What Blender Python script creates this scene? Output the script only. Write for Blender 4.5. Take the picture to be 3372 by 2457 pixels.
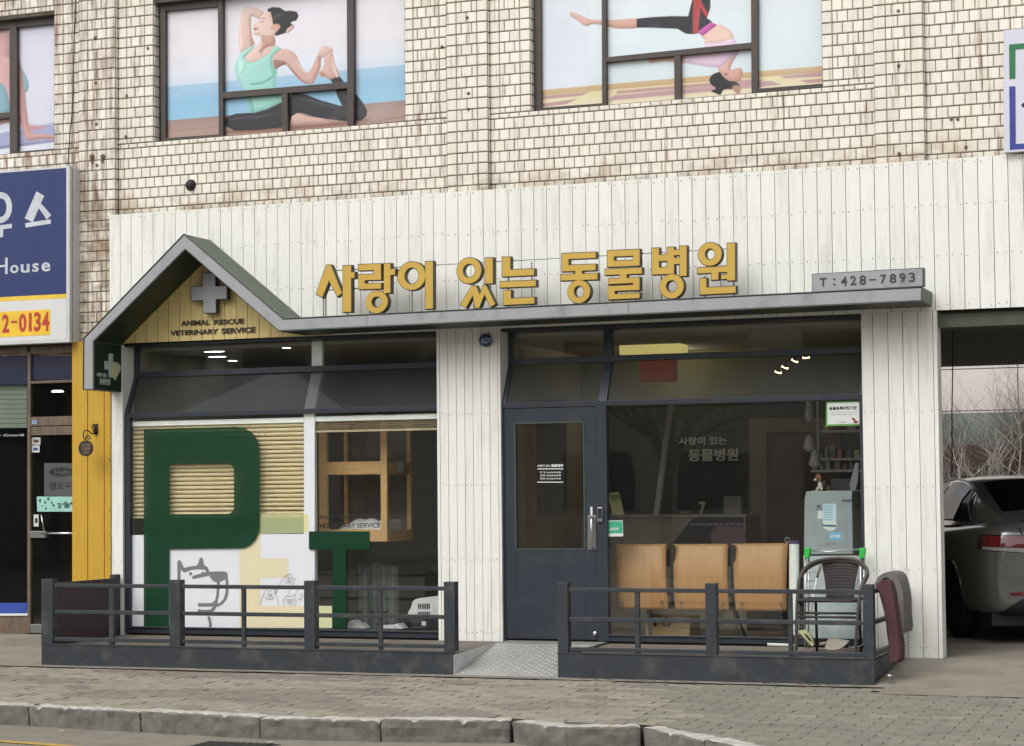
import bpy, bmesh, math, random
import numpy as np
from mathutils import Vector, Matrix, noise
from mathutils.geometry import tessellate_polygon
random.seed(7)
PI = math.pi
scene = bpy.context.scene
for _o in list(bpy.data.objects): bpy.data.objects.remove(_o)
COL = scene.collection

# ------------------------------------------------------------------ camera
FPX, CX, CY = 4500 * 3372 / 2267, 1686.0, 900 * 3372 / 2267
_a, _p, _r = [math.radians(v) for v in (-20.957451, 2.464937, -0.552159)]
CAM = Vector((6.76890522, -17.42438493, 1.3351097))
FW = Vector((math.sin(_a) * math.cos(_p), math.cos(_a) * math.cos(_p), math.sin(_p)))
_r0 = Vector((math.cos(_a), -math.sin(_a), 0)); _u0 = _r0.cross(FW)
RT = math.cos(_r) * _r0 + math.sin(_r) * _u0
UP = -math.sin(_r) * _r0 + math.cos(_r) * _u0
cd = bpy.data.cameras.new('camera'); cam = bpy.data.objects.new('camera', cd); COL.objects.link(cam)
cd.sensor_width = 36; cd.lens = FPX / 3372 * 36; cd.shift_y = (CY - 1228.5) / 3372
cd.clip_end = 600; cd.clip_start = 0.1
cam.matrix_world = Matrix(((RT.x, UP.x, -FW.x, CAM.x), (RT.y, UP.y, -FW.y, CAM.y), (RT.z, UP.z, -FW.z, CAM.z), (0, 0, 0, 1)))
scene.camera = cam

# ------------------------------------------------------------------ sky, sun, exposure
world = bpy.data.worlds.new('World'); scene.world = world; world.use_nodes = True
wt = world.node_tree; wt.nodes.clear()
sky = wt.nodes.new('ShaderNodeTexSky'); sky.sky_type = 'NISHITA'; sky.sun_disc = False
sky.sun_elevation = math.radians(48); sky.sun_rotation = math.radians(200)
sky.air_density = 1.0; sky.dust_density = 3.0; sky.ozone_density = 1.0
hs = wt.nodes.new('ShaderNodeHueSaturation'); hs.inputs['Saturation'].default_value = 0.20
bg = wt.nodes.new('ShaderNodeBackground'); bg.inputs[1].default_value = 0.14
wo = wt.nodes.new('ShaderNodeOutputWorld')
wt.links.new(sky.outputs[0], hs.inputs['Color']); wt.links.new(hs.outputs[0], bg.inputs[0]); wt.links.new(bg.outputs[0], wo.inputs[0])
sd = bpy.data.lights.new('sun', 'SUN'); sd.energy = 0.8; sd.angle = math.radians(42); sd.color = (1, 0.985, 0.96)
sun = bpy.data.objects.new('sun', sd); COL.objects.link(sun)
sun.rotation_euler = Vector((0.25, 0.68, -0.72)).to_track_quat('-Z', 'Y').to_euler()
scene.view_settings.view_transform = 'Standard'; scene.view_settings.look = 'None'
scene.view_settings.exposure = 0.36; scene.view_settings.gamma = 1
scene.view_settings.use_curve_mapping = False

# ------------------------------------------------------------------ measuring helpers (photo pixel -> point on a real plane)
def _ray(x, y): return (x - CX) / FPX * RT - (y - CY) / FPX * UP + FW
def at(x, y, Y=0.0):
    r = _ray(x, y); return CAM + (Y - CAM.y) / r.y * r
def gz(x, y, Zv):
    r = _ray(x, y); return CAM + (Zv - CAM.z) / r.z * r
def ZM(ox, oy, w, W):
    s = w / W
    f = lambda x, y: (ox + x * s, oy + y * s)
    f.inv = (ox, oy, s)
    return f
D = ZM(0, 0, 3372, 2267)          # overview
zA = ZM(0, 0, 1400, 2267); zB = ZM(1300, 0, 1500, 2267); zC = ZM(2600, 0, 772, 1159); zD = ZM(0, 500, 1000, 1836)
zL = ZM(1000, 750, 1500, 2267); zE = ZM(0, 1050, 1000, 1437); zF = ZM(400, 1080, 1100, 1622); zG = ZM(1600, 1040, 1350, 1858)
zH = ZM(2500, 1750, 500, 1502); zI = ZM(3000, 950, 372, 455); zJ = ZM(0, 1850, 1700, 2267); zK = ZM(1600, 2000, 1772, 2267)
zM = ZM(550, 1650, 550, 2019); zN = ZM(1000, 1350, 500, 1101); zO = ZM(1640, 1050, 660, 2267); zP = ZM(2200, 1050, 700, 2267)
zQ = ZM(1950, 1350, 650, 2148); zR = ZM(2500, 1300, 400, 1322); zS = ZM(3050, 1500, 322, 818); zT = ZM(1950, 1750, 700, 2267)
zU = ZM(0, 0, 300, 413); zV = ZM(0, 1150, 400, 661); zW = ZM(500, 0, 900, 2267); zX = ZM(1750, 0, 1000, 2267)
zY = ZM(2600, 880, 600, 2267); zAA = ZM(250, 1000, 400, 1468)
def P(z, x, y, Y=0.0): return at(*z(x, y), Y)

# ------------------------------------------------------------------ mesh helpers
class MB:
    def __init__(s): s.v = []; s.f = []; s.m = []; s.c = None
    def add(s, vs, fs, mi=0, cols=None):
        b = len(s.v); s.v += [Vector(q) for q in vs]
        for f in fs: s.f.append([b + i for i in f]); s.m.append(mi)
        if cols is not None:
            if s.c is None: s.c = []
            s.c += [(1, 1, 1, 1)] * (b - len(s.c)); s.c += cols
        return s
    def box(s, x0, x1, y0, y1, z0, z1, mi=0):
        vs = [(x, y, z) for z in (z0, z1) for y in (y0, y1) for x in (x0, x1)]
        return s.add(vs, [(0, 2, 3, 1), (4, 5, 7, 6), (0, 1, 5, 4), (2, 6, 7, 3), (0, 4, 6, 2), (1, 3, 7, 5)], mi)
    def prism(s, pts, y0, y1, mi=0, mif=None):     # pts: (x,z) outline, front at y0 (towards street), back at y1
        n = len(pts)
        ar = sum(pts[i][0] * pts[(i + 1) % n][1] - pts[(i + 1) % n][0] * pts[i][1] for i in range(n))
        if ar < 0: pts = pts[::-1]
        vs = [(x, y0, z) for x, z in pts] + [(x, y1, z) for x, z in pts]
        b = len(s.v); s.v += [Vector(q) for q in vs]
        tr = tessellate_polygon([[Vector((x, z, 0)) for x, z in pts]]) if n > 4 else None
        front = [list(range(n))] if n <= 4 else [list(t) for t in tr]
        for f in front:
            a = sum(pts[f[i]][0] * pts[f[(i + 1) % len(f)]][1] - pts[f[(i + 1) % len(f)]][0] * pts[f[i]][1] for i in range(len(f)))
            if a < 0: f = f[::-1]
            s.f.append([b + i for i in f]); s.m.append(mi if mif is None else mif)
            s.f.append([b + n + i for i in f[::-1]]); s.m.append(mi)
        for i in range(n):
            j = (i + 1) % n; s.f.append([b + i, b + n + i, b + n + j, b + j]); s.m.append(mi)
        return s
    def trace(s, z, pts, y0, y1, mi=0, mif=None):
        q = [P(z, x, y, y0) for x, y in pts]
        return s.prism([(p.x, p.z) for p in q], y0, y1, mi, mif)
    def flat(s, z, pts, y0, col, mi=0):             # a printed shape on a flat sheet
        q = [P(z, x, y, y0) for x, y in pts]
        tr = tessellate_polygon([[Vector((p.x, p.z, 0)) for p in q]])
        fs = []
        for t in tr:
            t = list(t); a = sum(q[t[i]].x * q[t[(i + 1) % 3]].z - q[t[(i + 1) % 3]].x * q[t[i]].z for i in range(3))
            fs.append(t if a > 0 else t[::-1])
        cols = [(*(col[i] if isinstance(col, list) else col), 1) for i in range(len(q))]
        return s.add(q, fs, mi, cols)
    def ring(s, c, rx, rz, ix, iz, y0, y1, mi=0, mif=None, n=40):
        vs = []
        for (ax, az, y) in ((rx, rz, y0), (ix, iz, y0), (rx, rz, y1), (ix, iz, y1)):
            vs += [(c[0] + ax * math.cos(2 * PI * k / n), y, c[1] + az * math.sin(2 * PI * k / n)) for k in range(n)]
        fs = []; b = len(s.v); s.v += [Vector(q) for q in vs]
        for k in range(n):
            j = (k + 1) % n
            for f, mm in (((k, j, n + j, n + k), mi if mif is None else mif), ((2 * n + k, 3 * n + k, 3 * n + j, 2 * n + j), mi), ((k, 2 * n + k, 2 * n + j, j), mi), ((n + k, n + j, 3 * n + j, 3 * n + k), mi)):
                s.f.append([b + i for i in f]); s.m.append(mm)
        return s
    def tube(s, pts, r, n=8, mi=0, close=False):
        pts = [Vector(p) for p in pts]; L = len(pts)
        rr = r if isinstance(r, (list, tuple)) else [r] * L
        rings = []; up = None
        for i, p in enumerate(pts):
            a = pts[(i - 1) % L] if (i > 0 or close) else p; b2 = pts[(i + 1) % L] if (i < L - 1 or close) else p
            t = (b2 - a).normalized()
            if up is None: up = Vector((0, 0, 1)) if abs(t.z) < 0.9 else Vector((1, 0, 0))
            sd_ = t.cross(up).normalized(); up = sd_.cross(t).normalized()
            rings.append([p + rr[i] * (math.cos(2 * PI * k / n) * sd_ + math.sin(2 * PI * k / n) * up) for k in range(n)])
        vs = [q for g in rings for q in g]; fs = []
        for i in range(L if close else L - 1):
            i2 = (i + 1) % L
            for k in range(n):
                j = (k + 1) % n; fs.append((i * n + k, i * n + j, i2 * n + j, i2 * n + k))
        if not close: fs += [tuple(range(n))[::-1], tuple(range((L - 1) * n, L * n))]
        return s.add(vs, fs, mi)
    def grid(s, fn, nu, nv, mi=0):
        vs = [fn(i / nu, j / nv) for j in range(nv + 1) for i in range(nu + 1)]
        fs = [(j * (nu + 1) + i, j * (nu + 1) + i + 1, (j + 1) * (nu + 1) + i + 1, (j + 1) * (nu + 1) + i) for j in range(nv) for i in range(nu)]
        return s.add(vs, fs, mi)
    def lathe(s, c, prof, n=24, mi=0, axis='z'):
        vs = []
        for r, h in prof:
            for k in range(n):
                a = 2 * PI * k / n; u, w = r * math.cos(a), r * math.sin(a)
                vs.append((c[0] + u, c[1] + w, c[2] + h) if axis == 'z' else (c[0] + u, c[1] + h, c[2] + w) if axis == 'y' else (c[0] + h, c[1] + u, c[2] + w))
        m = len(prof); fs = [(i * n + k, i * n + (k + 1) % n, (i + 1) * n + (k + 1) % n, (i + 1) * n + k) for i in range(m - 1) for k in range(n)]
        fs += [tuple(range(n)), tuple(range((m - 1) * n, m * n))]
        return s.add(vs, fs, mi)

def tag(o, label=None, cat=None, group=None, kind=None):
    if label: o['label'] = label
    if cat: o['category'] = cat
    if group: o['group'] = group
    if kind: o['kind'] = kind
    return o
def thing(name, loc, label, cat, group=None):
    o = bpy.data.objects.new(name, None); COL.objects.link(o); o.location = loc; o.empty_display_size = 0.1
    o['_w'] = list(loc)
    return tag(o, label, cat, group)
def wloc(o):
    l = Vector((0, 0, 0))
    while o is not None: l += Vector(o.location); o = o.parent
    return l
def obj(name, mb, mats, parent=None, bevel=0, smooth=False, norm=True, label=None, local=False):
    if not isinstance(mats, (list, tuple)): mats = [mats]
    off = Vector((0, 0, 0))
    if parent is not None:
        if not local: off = wloc(parent)
    else:
        xs = [v.x for v in mb.v]; ys = [v.y for v in mb.v]; zs = [v.z for v in mb.v]
        off = Vector(((min(xs) + max(xs)) / 2, (min(ys) + max(ys)) / 2, min(zs)))
    me = bpy.data.meshes.new(name)
    me.from_pydata([tuple(v - off) for v in mb.v], [], mb.f)
    for m in mats: me.materials.append(m)
    me.polygons.foreach_set('material_index', mb.m)
    if mb.c is not None:
        ca = me.color_attributes.new('Col', 'FLOAT_COLOR', 'POINT')
        cc = mb.c + [(1, 1, 1, 1)] * (len(mb.v) - len(mb.c))
        ca.data.foreach_set('color', [k for c in cc for k in c])
    if norm:
        bm = bmesh.new(); bm.from_mesh(me); bmesh.ops.recalc_face_normals(bm, faces=bm.faces); bm.to_mesh(me); bm.free()
    if smooth: me.polygons.foreach_set('use_smooth', [True] * len(me.polygons))
    me.update()
    o = bpy.data.objects.new(name, me); COL.objects.link(o)
    if parent is None: o.location = off
    else: o.parent = parent
    if bevel:
        b = o.modifiers.new('bevel', 'BEVEL'); b.width = bevel; b.segments = 2; b.limit_method = 'ANGLE'; b.angle_limit = 0.6
    if label: o['label'] = label
    return o
def copy_tree(o, parent=None):
    c = o.copy(); COL.objects.link(c)
    if parent: c.parent = parent
    for ch in list(o.children): copy_tree(ch, c)
    return c
def smoothpts(pts, k=4):                            # closed Catmull-Rom
    n = len(pts); out = []
    for i in range(n):
        p0, p1, p2, p3 = pts[i - 1], pts[i], pts[(i + 1) % n], pts[(i + 2) % n]
        for j in range(k):
            t = j / k
            out.append(tuple(0.5 * (2 * p1[a] + (p2[a] - p0[a]) * t + (2 * p0[a] - 5 * p1[a] + 4 * p2[a] - p3[a]) * t * t + (3 * p1[a] - p0[a] - 3 * p2[a] + p3[a]) * t ** 3) for a in (0, 1)))
    return out
_tc = bpy.data.curves.new('lettering', 'FONT'); _to = bpy.data.objects.new('lettering', _tc); COL.objects.link(_to)
def text(mb, s, z, x0, y0, x1, y1, Y, depth=0.002, bold=0.0, mi=0, basis=None, spacing=1.0, col=None):
    """lettering fitted in the rectangle traced from (x0,y0) bottom left to (x1,y1) top right of the photo, on plane y=Y"""
    _tc.body = s; _tc.offset = bold; _tc.extrude = 0.5; _tc.space_character = spacing; _tc.resolution_u = 3
    bpy.context.view_layer.update()
    me = bpy.data.meshes.new_from_object(_to.evaluated_get(bpy.context.evaluated_depsgraph_get()))
    vs = [v.co.copy() for v in me.vertices]; fs = [list(p.vertices) for p in me.polygons]; bpy.data.meshes.remove(me)
    if not vs: return mb
    ax, bx = min(v.x for v in vs), max(v.x for v in vs); ay, by = min(v.y for v in vs), max(v.y for v in vs)
    if basis is None:
        A, B = P(z, x0, y0, Y), P(z, x1, y1, Y)
        o, ex, ez, ey = Vector((A.x, Y, A.z)), Vector((B.x - A.x, 0, 0)), Vector((0, 0, B.z - A.z)), Vector((0, -1, 0))
        # follow slope of the baseline not needed: planes are true
    else: o, ex, ez, ey = basis
    out = [o + ex * ((v.x - ax) / (bx - ax)) + ez * ((v.y - ay) / (by - ay)) + ey * ((v.z + 0.5) * depth) for v in vs]
    mb.add(out, fs, mi, None if col is None else [(*col, 1)] * len(out))
    return mb
def strips(mb, poly, pitch, gap, y0, y1, mi=0, phase=0.0, axis=0, jit=0.0012):
    """vertical boards clipped to a convex outline (x,z)"""
    def clip(pts, c, sgn):
        out = []; n = len(pts)
        for i in range(n):
            a, b = pts[i], pts[(i + 1) % n]; da, db = sgn * (a[axis] - c), sgn * (b[axis] - c)
            if da >= 0: out.append(a)
            if (da >= 0) != (db >= 0):
                t = da / (da - db); out.append((a[0] + t * (b[0] - a[0]), a[1] + t * (b[1] - a[1])))
        return out
    lo = min(p[axis] for p in poly); hi = max(p[axis] for p in poly); edges = []
    x = lo - pitch + (phase % pitch)
    while x < hi:
        a, b = max(x + gap / 2, lo), min(x + pitch - gap / 2, hi)
        if b - a > 0.008:
            q = clip(clip(poly, a, 1), b, -1)
            if len(q) > 2: mb.prism(q, y0 - random.random() * jit, y1, mi); edges.append((a, b))
        x += pitch
    return edges

# ------------------------------------------------------------------ materials
def sr(r, g, b):
    f = lambda c: c / 12.92 if c <= 0.04045 else ((c + 0.055) / 1.055) ** 2.4
    return tuple(f(c / 255) for c in (r, g, b))
def mat(name, col, rough=0.6, metal=0.0, var=0.12, scale=6.0, bump=0.0, bscale=60.0, spec=0.5, dirt=None, dscale=3.0, damt=0.5, stretch=(1, 1, 1), island=0.0, attr=False, coat=0.0, emit=None, trans=0.0):
    m = bpy.data.materials.new(name); m.use_nodes = True; t = m.node_tree; N, L = t.nodes, t.links
    b = N['Principled BSDF']; b.inputs['Roughness'].default_value = rough; b.inputs['Metallic'].default_value = metal
    b.inputs['Specular IOR Level'].default_value = spec
    if coat: b.inputs['Coat Weight'].default_value = coat; b.inputs['Coat Roughness'].default_value = 0.08
    tc = N.new('ShaderNodeTexCoord'); mp = N.new('ShaderNodeMapping'); mp.inputs['Scale'].default_value = stretch
    L.new(tc.outputs['Object'], mp.inputs[0])
    if attr:
        at_ = N.new('ShaderNodeVertexColor'); at_.layer_name = 'Col'; cur = at_.outputs[0]
    else:
        rgb = N.new('ShaderNodeRGB'); rgb.outputs[0].default_value = (*col, 1); cur = rgb.outputs[0]
    if var:
        nz = N.new('ShaderNodeTexNoise'); nz.inputs['Scale'].default_value = scale; nz.inputs['Detail'].default_value = 6
        L.new(mp.outputs[0], nz.inputs['Vector'])
        mr = N.new('ShaderNodeMapRange'); mr.inputs[1].default_value = 0.3; mr.inputs[2].default_value = 0.7
        mr.inputs[3].default_value = 1 - var; mr.inputs[4].default_value = 1 + var
        L.new(nz.outputs[0], mr.inputs[0])
        h = N.new('ShaderNodeHueSaturation'); L.new(cur, h.inputs['Color']); L.new(mr.outputs[0], h.inputs['Value']); cur = h.outputs[0]
    if island:
        g = N.new('ShaderNodeNewGeometry'); mr = N.new('ShaderNodeMapRange')
        mr.inputs[3].default_value = 1 - island; mr.inputs[4].default_value = 1 + island * 0.6
        L.new(g.outputs['Random Per Island'], mr.inputs[0])
        h = N.new('ShaderNodeHueSaturation'); L.new(cur, h.inputs['Color']); L.new(mr.outputs[0], h.inputs['Value']); cur = h.outputs[0]
    if dirt:
        nz = N.new('ShaderNodeTexNoise'); nz.inputs['Scale'].default_value = dscale; nz.inputs['Detail'].default_value = 8; nz.inputs['Roughness'].default_value = 0.65
        L.new(mp.outputs[0], nz.inputs['Vector'])
        mr = N.new('ShaderNodeMapRange'); mr.inputs[1].default_value = 0.52; mr.inputs[2].default_value = 0.75; mr.inputs[4].default_value = damt
        L.new(nz.outputs[0], mr.inputs[0])
        mx = N.new('ShaderNodeMix'); mx.data_type = 'RGBA'; mx.inputs[7].default_value = (*dirt, 1)
        L.new(mr.outputs[0], mx.inputs[0]); L.new(cur, mx.inputs[6]); cur = mx.outputs[2]
    L.new(cur, b.inputs['Base Color'])
    if bump:
        nb = N.new('ShaderNodeTexNoise'); nb.inputs['Scale'].default_value = bscale; nb.inputs['Detail'].default_value = 5
        L.new(mp.outputs[0], nb.inputs['Vector'])
        bp = N.new('ShaderNodeBump'); bp.inputs['Strength'].default_value = min(bump, 1); bp.inputs['Distance'].default_value = 0.004
        L.new(nb.outputs[0], bp.inputs['Height']); L.new(bp.outputs[0], b.inputs['Normal'])
    if emit:
        b.inputs['Emission Color'].default_value = (*emit[0], 1); b.inputs['Emission Strength'].default_value = emit[1]
    if trans:
        tr = N.new('ShaderNodeBsdfTransparent'); mx = N.new('ShaderNodeMixShader'); mx.inputs[0].default_value = trans
        out = N['Material Output']; L.new(b.outputs[0], mx.inputs[1]); L.new(tr.outputs[0], mx.inputs[2]); L.new(mx.outputs[0], out.inputs[0])
    return m
def glass(name, tint=(0.8, 0.84, 0.82), refl=1.0, haze=0.0):
    m = bpy.data.materials.new(name); m.use_nodes = True; t = m.node_tree; N, L = t.nodes, t.links
    N.remove(N['Principled BSDF'])
    tr = N.new('ShaderNodeBsdfTransparent'); tr.inputs[0].default_value = (*tint, 1)
    gl = N.new('ShaderNodeBsdfGlossy'); gl.inputs['Roughness'].default_value = 0.015
    fr = N.new('ShaderNodeFresnel'); fr.inputs[0].default_value = 1.5
    ml = N.new('ShaderNodeMath'); ml.operation = 'MULTIPLY'; ml.inputs[1].default_value = refl
    nz = N.new('ShaderNodeTexNoise'); nz.inputs['Scale'].default_value = 0.9
    tc = N.new('ShaderNodeTexCoord'); L.new(tc.outputs['Object'], nz.inputs['Vector'])
    bp = N.new('ShaderNodeBump'); bp.inputs['Strength'].default_value = 0.05; bp.inputs['Distance'].default_value = 0.05
    L.new(nz.outputs[0], bp.inputs['Height']); L.new(bp.outputs[0], gl.inputs['Normal'])
    mx = N.new('ShaderNodeAddShader'); L.new(fr.outputs[0], ml.inputs[0])
    cb_ = N.new('ShaderNodeCombineColor')
    for k_ in range(3): L.new(ml.outputs[0], cb_.inputs[k_])
    L.new(cb_.outputs[0], gl.inputs[0])
    L.new(tr.outputs[0], mx.inputs[0]); L.new(gl.outputs[0], mx.inputs[1])
    last = mx.outputs[0]
    if haze:
        df = N.new('ShaderNodeBsdfDiffuse'); df.inputs[0].default_value = (0.27, 0.275, 0.27, 1); n2 = N.new('ShaderNodeTexNoise'); n2.inputs['Scale'].default_value = 1.6; L.new(tc.outputs['Object'], n2.inputs['Vector'])
        mr = N.new('ShaderNodeMapRange'); mr.inputs[1].default_value = .3; mr.inputs[2].default_value = .7; mr.inputs[3].default_value = haze * .75; mr.inputs[4].default_value = haze * 1.25; L.new(n2.outputs[0], mr.inputs[0])
        m2 = N.new('ShaderNodeMixShader'); L.new(mr.outputs[0], m2.inputs[0]); L.new(last, m2.inputs[1]); L.new(df.outputs[0], m2.inputs[2]); last = m2.outputs[0]
    L.new(last, N['Material Output'].inputs[0])
    return m
def tile_mat():
    m = mat('glazed_tile', sr(240, 233, 219), rough=0.32, var=0.03, scale=9, island=0.08, bump=0.12, bscale=35)
    t = m.node_tree; N, L = t.nodes, t.links; b = N['Principled BSDF']
    cur = b.inputs['Base Color'].links[0].from_socket
    g = N.new('ShaderNodeNewGeometry'); sp = N.new('ShaderNodeSeparateXYZ'); L.new(g.outputs['Position'], sp.inputs[0])
    def blot(col, scale, lo, hi, amt, stretch, extra=None):
        nonlocal cur
        mp = N.new('ShaderNodeMapping'); mp.inputs['Scale'].default_value = stretch; L.new(g.outputs['Position'], mp.inputs[0])
        nz = N.new('ShaderNodeTexNoise'); nz.inputs['Scale'].default_value = scale; nz.inputs['Detail'].default_value = 7; nz.inputs['Roughness'].default_value = 0.62
        L.new(mp.outputs[0], nz.inputs['Vector'])
        mr = N.new('ShaderNodeMapRange'); mr.inputs[1].default_value = lo; mr.inputs[2].default_value = hi; mr.inputs[4].default_value = amt; L.new(nz.outputs[0], mr.inputs[0])
        f = mr.outputs[0]
        if extra:
            axis, a, c = extra
            m2 = N.new('ShaderNodeMapRange'); m2.inputs[1].default_value = a; m2.inputs[2].default_value = c; L.new(sp.outputs[axis], m2.inputs[0])
            mu = N.new('ShaderNodeMath'); mu.operation = 'MULTIPLY'; L.new(f, mu.inputs[0]); L.new(m2.outputs[0], mu.inputs[1]); f = mu.outputs[0]
        mx = N.new('ShaderNodeMix'); mx.data_type = 'RGBA'; mx.inputs[7].default_value = (*col, 1)
        L.new(f, mx.inputs[0]); L.new(cur, mx.inputs[6]); cur = mx.outputs[2]
    blot(sr(214, 200, 186), 1.2, 0.5, 0.75, 0.35, (1, 1, 1))
    blot(sr(120, 88, 52), 7.0, 0.56, 0.70, 0.7, (3.2, 1, 0.16))
    blot(sr(120, 112, 98), 2.0, 0.58, 0.76, 0.35, (1.6, 1, 0.5))
    blot(sr(186, 170, 140), 3.0, 0.57, 0.8, 0.45, (3, 1, 0.35))
    blot(sr(150, 118, 62), 2.4, 0.46, 0.66, 0.75, (1.2, 1, 1.5), (2, 4.42, 4.17))
    blot(sr(96, 84, 66), 4.0, 0.50, 0.72, 0.7, (1, 1, 2.5), (2, 4.36, 4.15))
    blot(sr(120, 78, 40), 5.0, 0.46, 0.66, 0.8, (3.5, 1, 0.3), (0, -4.05, -4.3))
    blot(sr(70, 60, 50), 6.0, 0.52, 0.70, 0.6, (3.0, 1, 0.6), (0, -4.0, -4.3))
    L.new(cur, b.inputs['Base Color'])
    return m
def attr_print(name, rough=0.45):
    return mat(name, (1, 1, 1), rough=rough, var=0.05, scale=2, attr=True, spec=0.3, coat=0.35, dirt=sr(190, 190, 190), dscale=1.5, damt=0.18)

M = {}
M['tile'] = tile_mat()
M['grout'] = mat('dark_grout', sr(92, 84, 74), 0.95, var=0.35, scale=14)
M['white_board'] = mat('white_painted_board', sr(238, 237, 229), 0.55, var=0.035, scale=7, dirt=sr(150, 144, 130), dscale=2.3, damt=0.36, stretch=(5, 1, 0.6), bump=0.2, bscale=40, island=0.03)
M['yellow_board'] = mat('straw_painted_board', sr(220, 198, 134), 0.6, var=0.06, scale=8, dirt=sr(150, 120, 60), dscale=3, damt=0.4, stretch=(4, 1, 0.7), island=0.05)
M['amber_board'] = mat('amber_painted_board', sr(202, 160, 50), 0.5, var=0.05, scale=8, dirt=sr(160, 110, 30), dscale=3, damt=0.35, stretch=(4, 1, 0.6), bump=0.15, bscale=40)
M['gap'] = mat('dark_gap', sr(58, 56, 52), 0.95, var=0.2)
M['nail'] = mat('rusty_nail', sr(120, 104, 84), 0.8, var=0.3, scale=30)
M['canopy_green'] = mat('dark_green_panel', sr(84, 94, 80), 0.5, var=0.10, scale=5, spec=0.35, dirt=sr(50, 56, 46), dscale=2.2, damt=0.4)
M['shaded_deep_green'] = mat('shaded_green_panel', sr(34, 50, 36), 0.45, var=0.06)
M['fascia_grey'] = mat('pale_grey_fascia', sr(160, 161, 164), 0.5, var=0.03, dirt=sr(96, 98, 96), dscale=2.5, damt=0.55, stretch=(2, 1, 1.2))
M['edge'] = mat('dark_edge_strip', sr(70, 76, 70), 0.5)
M['frame'] = mat('slate_metal', sr(50, 56, 64), 0.42, var=0.10, scale=7, spec=0.4, dirt=sr(84, 84, 82), dscale=3.5, damt=0.25)
M['rail'] = mat('charcoal_painted_steel', sr(50, 55, 60), 0.5, var=0.16, scale=6, dirt=sr(112, 106, 96), dscale=4.5, damt=0.5, bump=0.15)
M['bronze'] = mat('bronze_window_frame', sr(74, 66, 62), 0.5, var=0.12, scale=8, dirt=sr(110, 100, 90), damt=0.3)
M['glass'] = glass('clear_pane', (0.84, 0.86, 0.845), 2.1, haze=0.022)  # haze: grey diffuse veil standing in for the street's reflection
M['glass_hazy'] = glass('hazy_raking_pane', (0.42, 0.42, 0.42), 0.12, haze=0.17)  # grey diffuse share over a dark tint
M['glass_dark'] = glass('smoked_pane', (0.62, 0.64, 0.63), 0.6, haze=0.01)
M['letter_yellow'] = mat('mustard_letter_face', sr(202, 166, 72), 0.5, var=0.04, dirt=sr(170, 130, 60), damt=0.25)
M['letter_side'] = mat('letter_can_side', sr(74, 66, 52), 0.5, var=0.1)
M['steel'] = mat('dull_steel', sr(150, 150, 148), 0.35, metal=0.7, var=0.15)
M['alu'] = mat('brushed_aluminium', sr(196, 196, 196), 0.3, metal=0.9, var=0.1)
M['chrome'] = mat('bright_steel', sr(220, 220, 220), 0.18, metal=1.0, var=0.05)
M['black'] = mat('matt_black', sr(34, 33, 34), 0.6)
M['print'] = attr_print('printed_sheet')
M['film'] = mat('window_film', (1, 1, 1), rough=0.4, var=0.02, attr=True)
M['film_soft'] = mat('window_film_translucent', (1, 1, 1), rough=0.4, var=0.02, attr=True, trans=0.4)
M['green_film'] = mat('green_window_film', sr(14, 62, 38), 0.6, var=0.06, spec=.2, trans=0.07)
M['oak'] = mat('honey_plywood', sr(176, 134, 86), 0.45, var=0.08, scale=5, stretch=(6, 1, 1), bump=0.05)
M['cagewood'] = mat('pine_frame', sr(212, 172, 116), 0.5, var=0.08, scale=6, stretch=(1, 1, 5))
M['blind'] = mat('beige_slat', sr(196, 183, 150), 0.5, var=0.04, scale=4)
M['white_plastic'] = mat('white_plastic', sr(224, 226, 224), 0.4, var=0.03)
M['grey_metal'] = mat('grey_enamel', sr(150, 157, 157), 0.35, var=0.04)
M['room_wall'] = mat('room_plaster', sr(150, 144, 126), 0.9, var=0.05)
M['room_green'] = mat('dark_green_wall', sr(40, 56, 48), 0.7, var=0.1)
M['room_floor'] = mat('room_floor_vinyl', sr(110, 100, 86), 0.6, var=0.08)
M['room_ceiling'] = mat('room_ceiling_board', sr(150, 146, 136), 0.9, var=0.03)
M['concrete'] = mat('weathered_concrete', sr(144, 137, 124), 0.9, var=0.12, scale=3, dirt=sr(104, 96, 84), dscale=2.0, damt=0.55, bump=0.5, bscale=50)
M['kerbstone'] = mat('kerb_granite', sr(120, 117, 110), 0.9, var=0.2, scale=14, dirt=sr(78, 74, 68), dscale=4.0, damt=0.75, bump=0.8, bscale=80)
M['asphalt'] = mat('road_surface', sr(136, 129, 116), 0.95, var=0.14, scale=5, dirt=sr(104, 98, 88), dscale=1.5, damt=0.5, bump=0.6, bscale=90)

# ================================================================== SETTING
def zs(x, y):
    if y > -0.05: return -0.09
    if y > -1.3: return -0.09 - 0.115 * (-y - 0.05) / 1.25
    return -0.205 - 0.031 * (-y - 1.3)
kf = [zJ(-420, 612), zJ(-60, 622), zJ(120, 630), zJ(610, 655), zJ(1135, 682), zJ(1668, 692), zJ(2240, 697), zK(330, 504), zK(655, 500), zK(1060, 585), zK(1330, 680), zK(1560, 830)]
KF = [gz(*p, -0.285) for p in kf]
def kerb_y(x):
    for a, b in zip(KF, KF[1:]):
        if a.x <= x <= b.x: return a.y + (b.y - a.y) * (x - a.x) / (b.x - a.x)
    return KF[0].y if x < KF[0].x else -99
ZR = -0.455
g = MB(); g.box(-300, 300, -300, 300, -1.2, ZR - 0.02); o = obj('ground', g, M['asphalt']); o['kind'] = 'structure'
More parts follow.
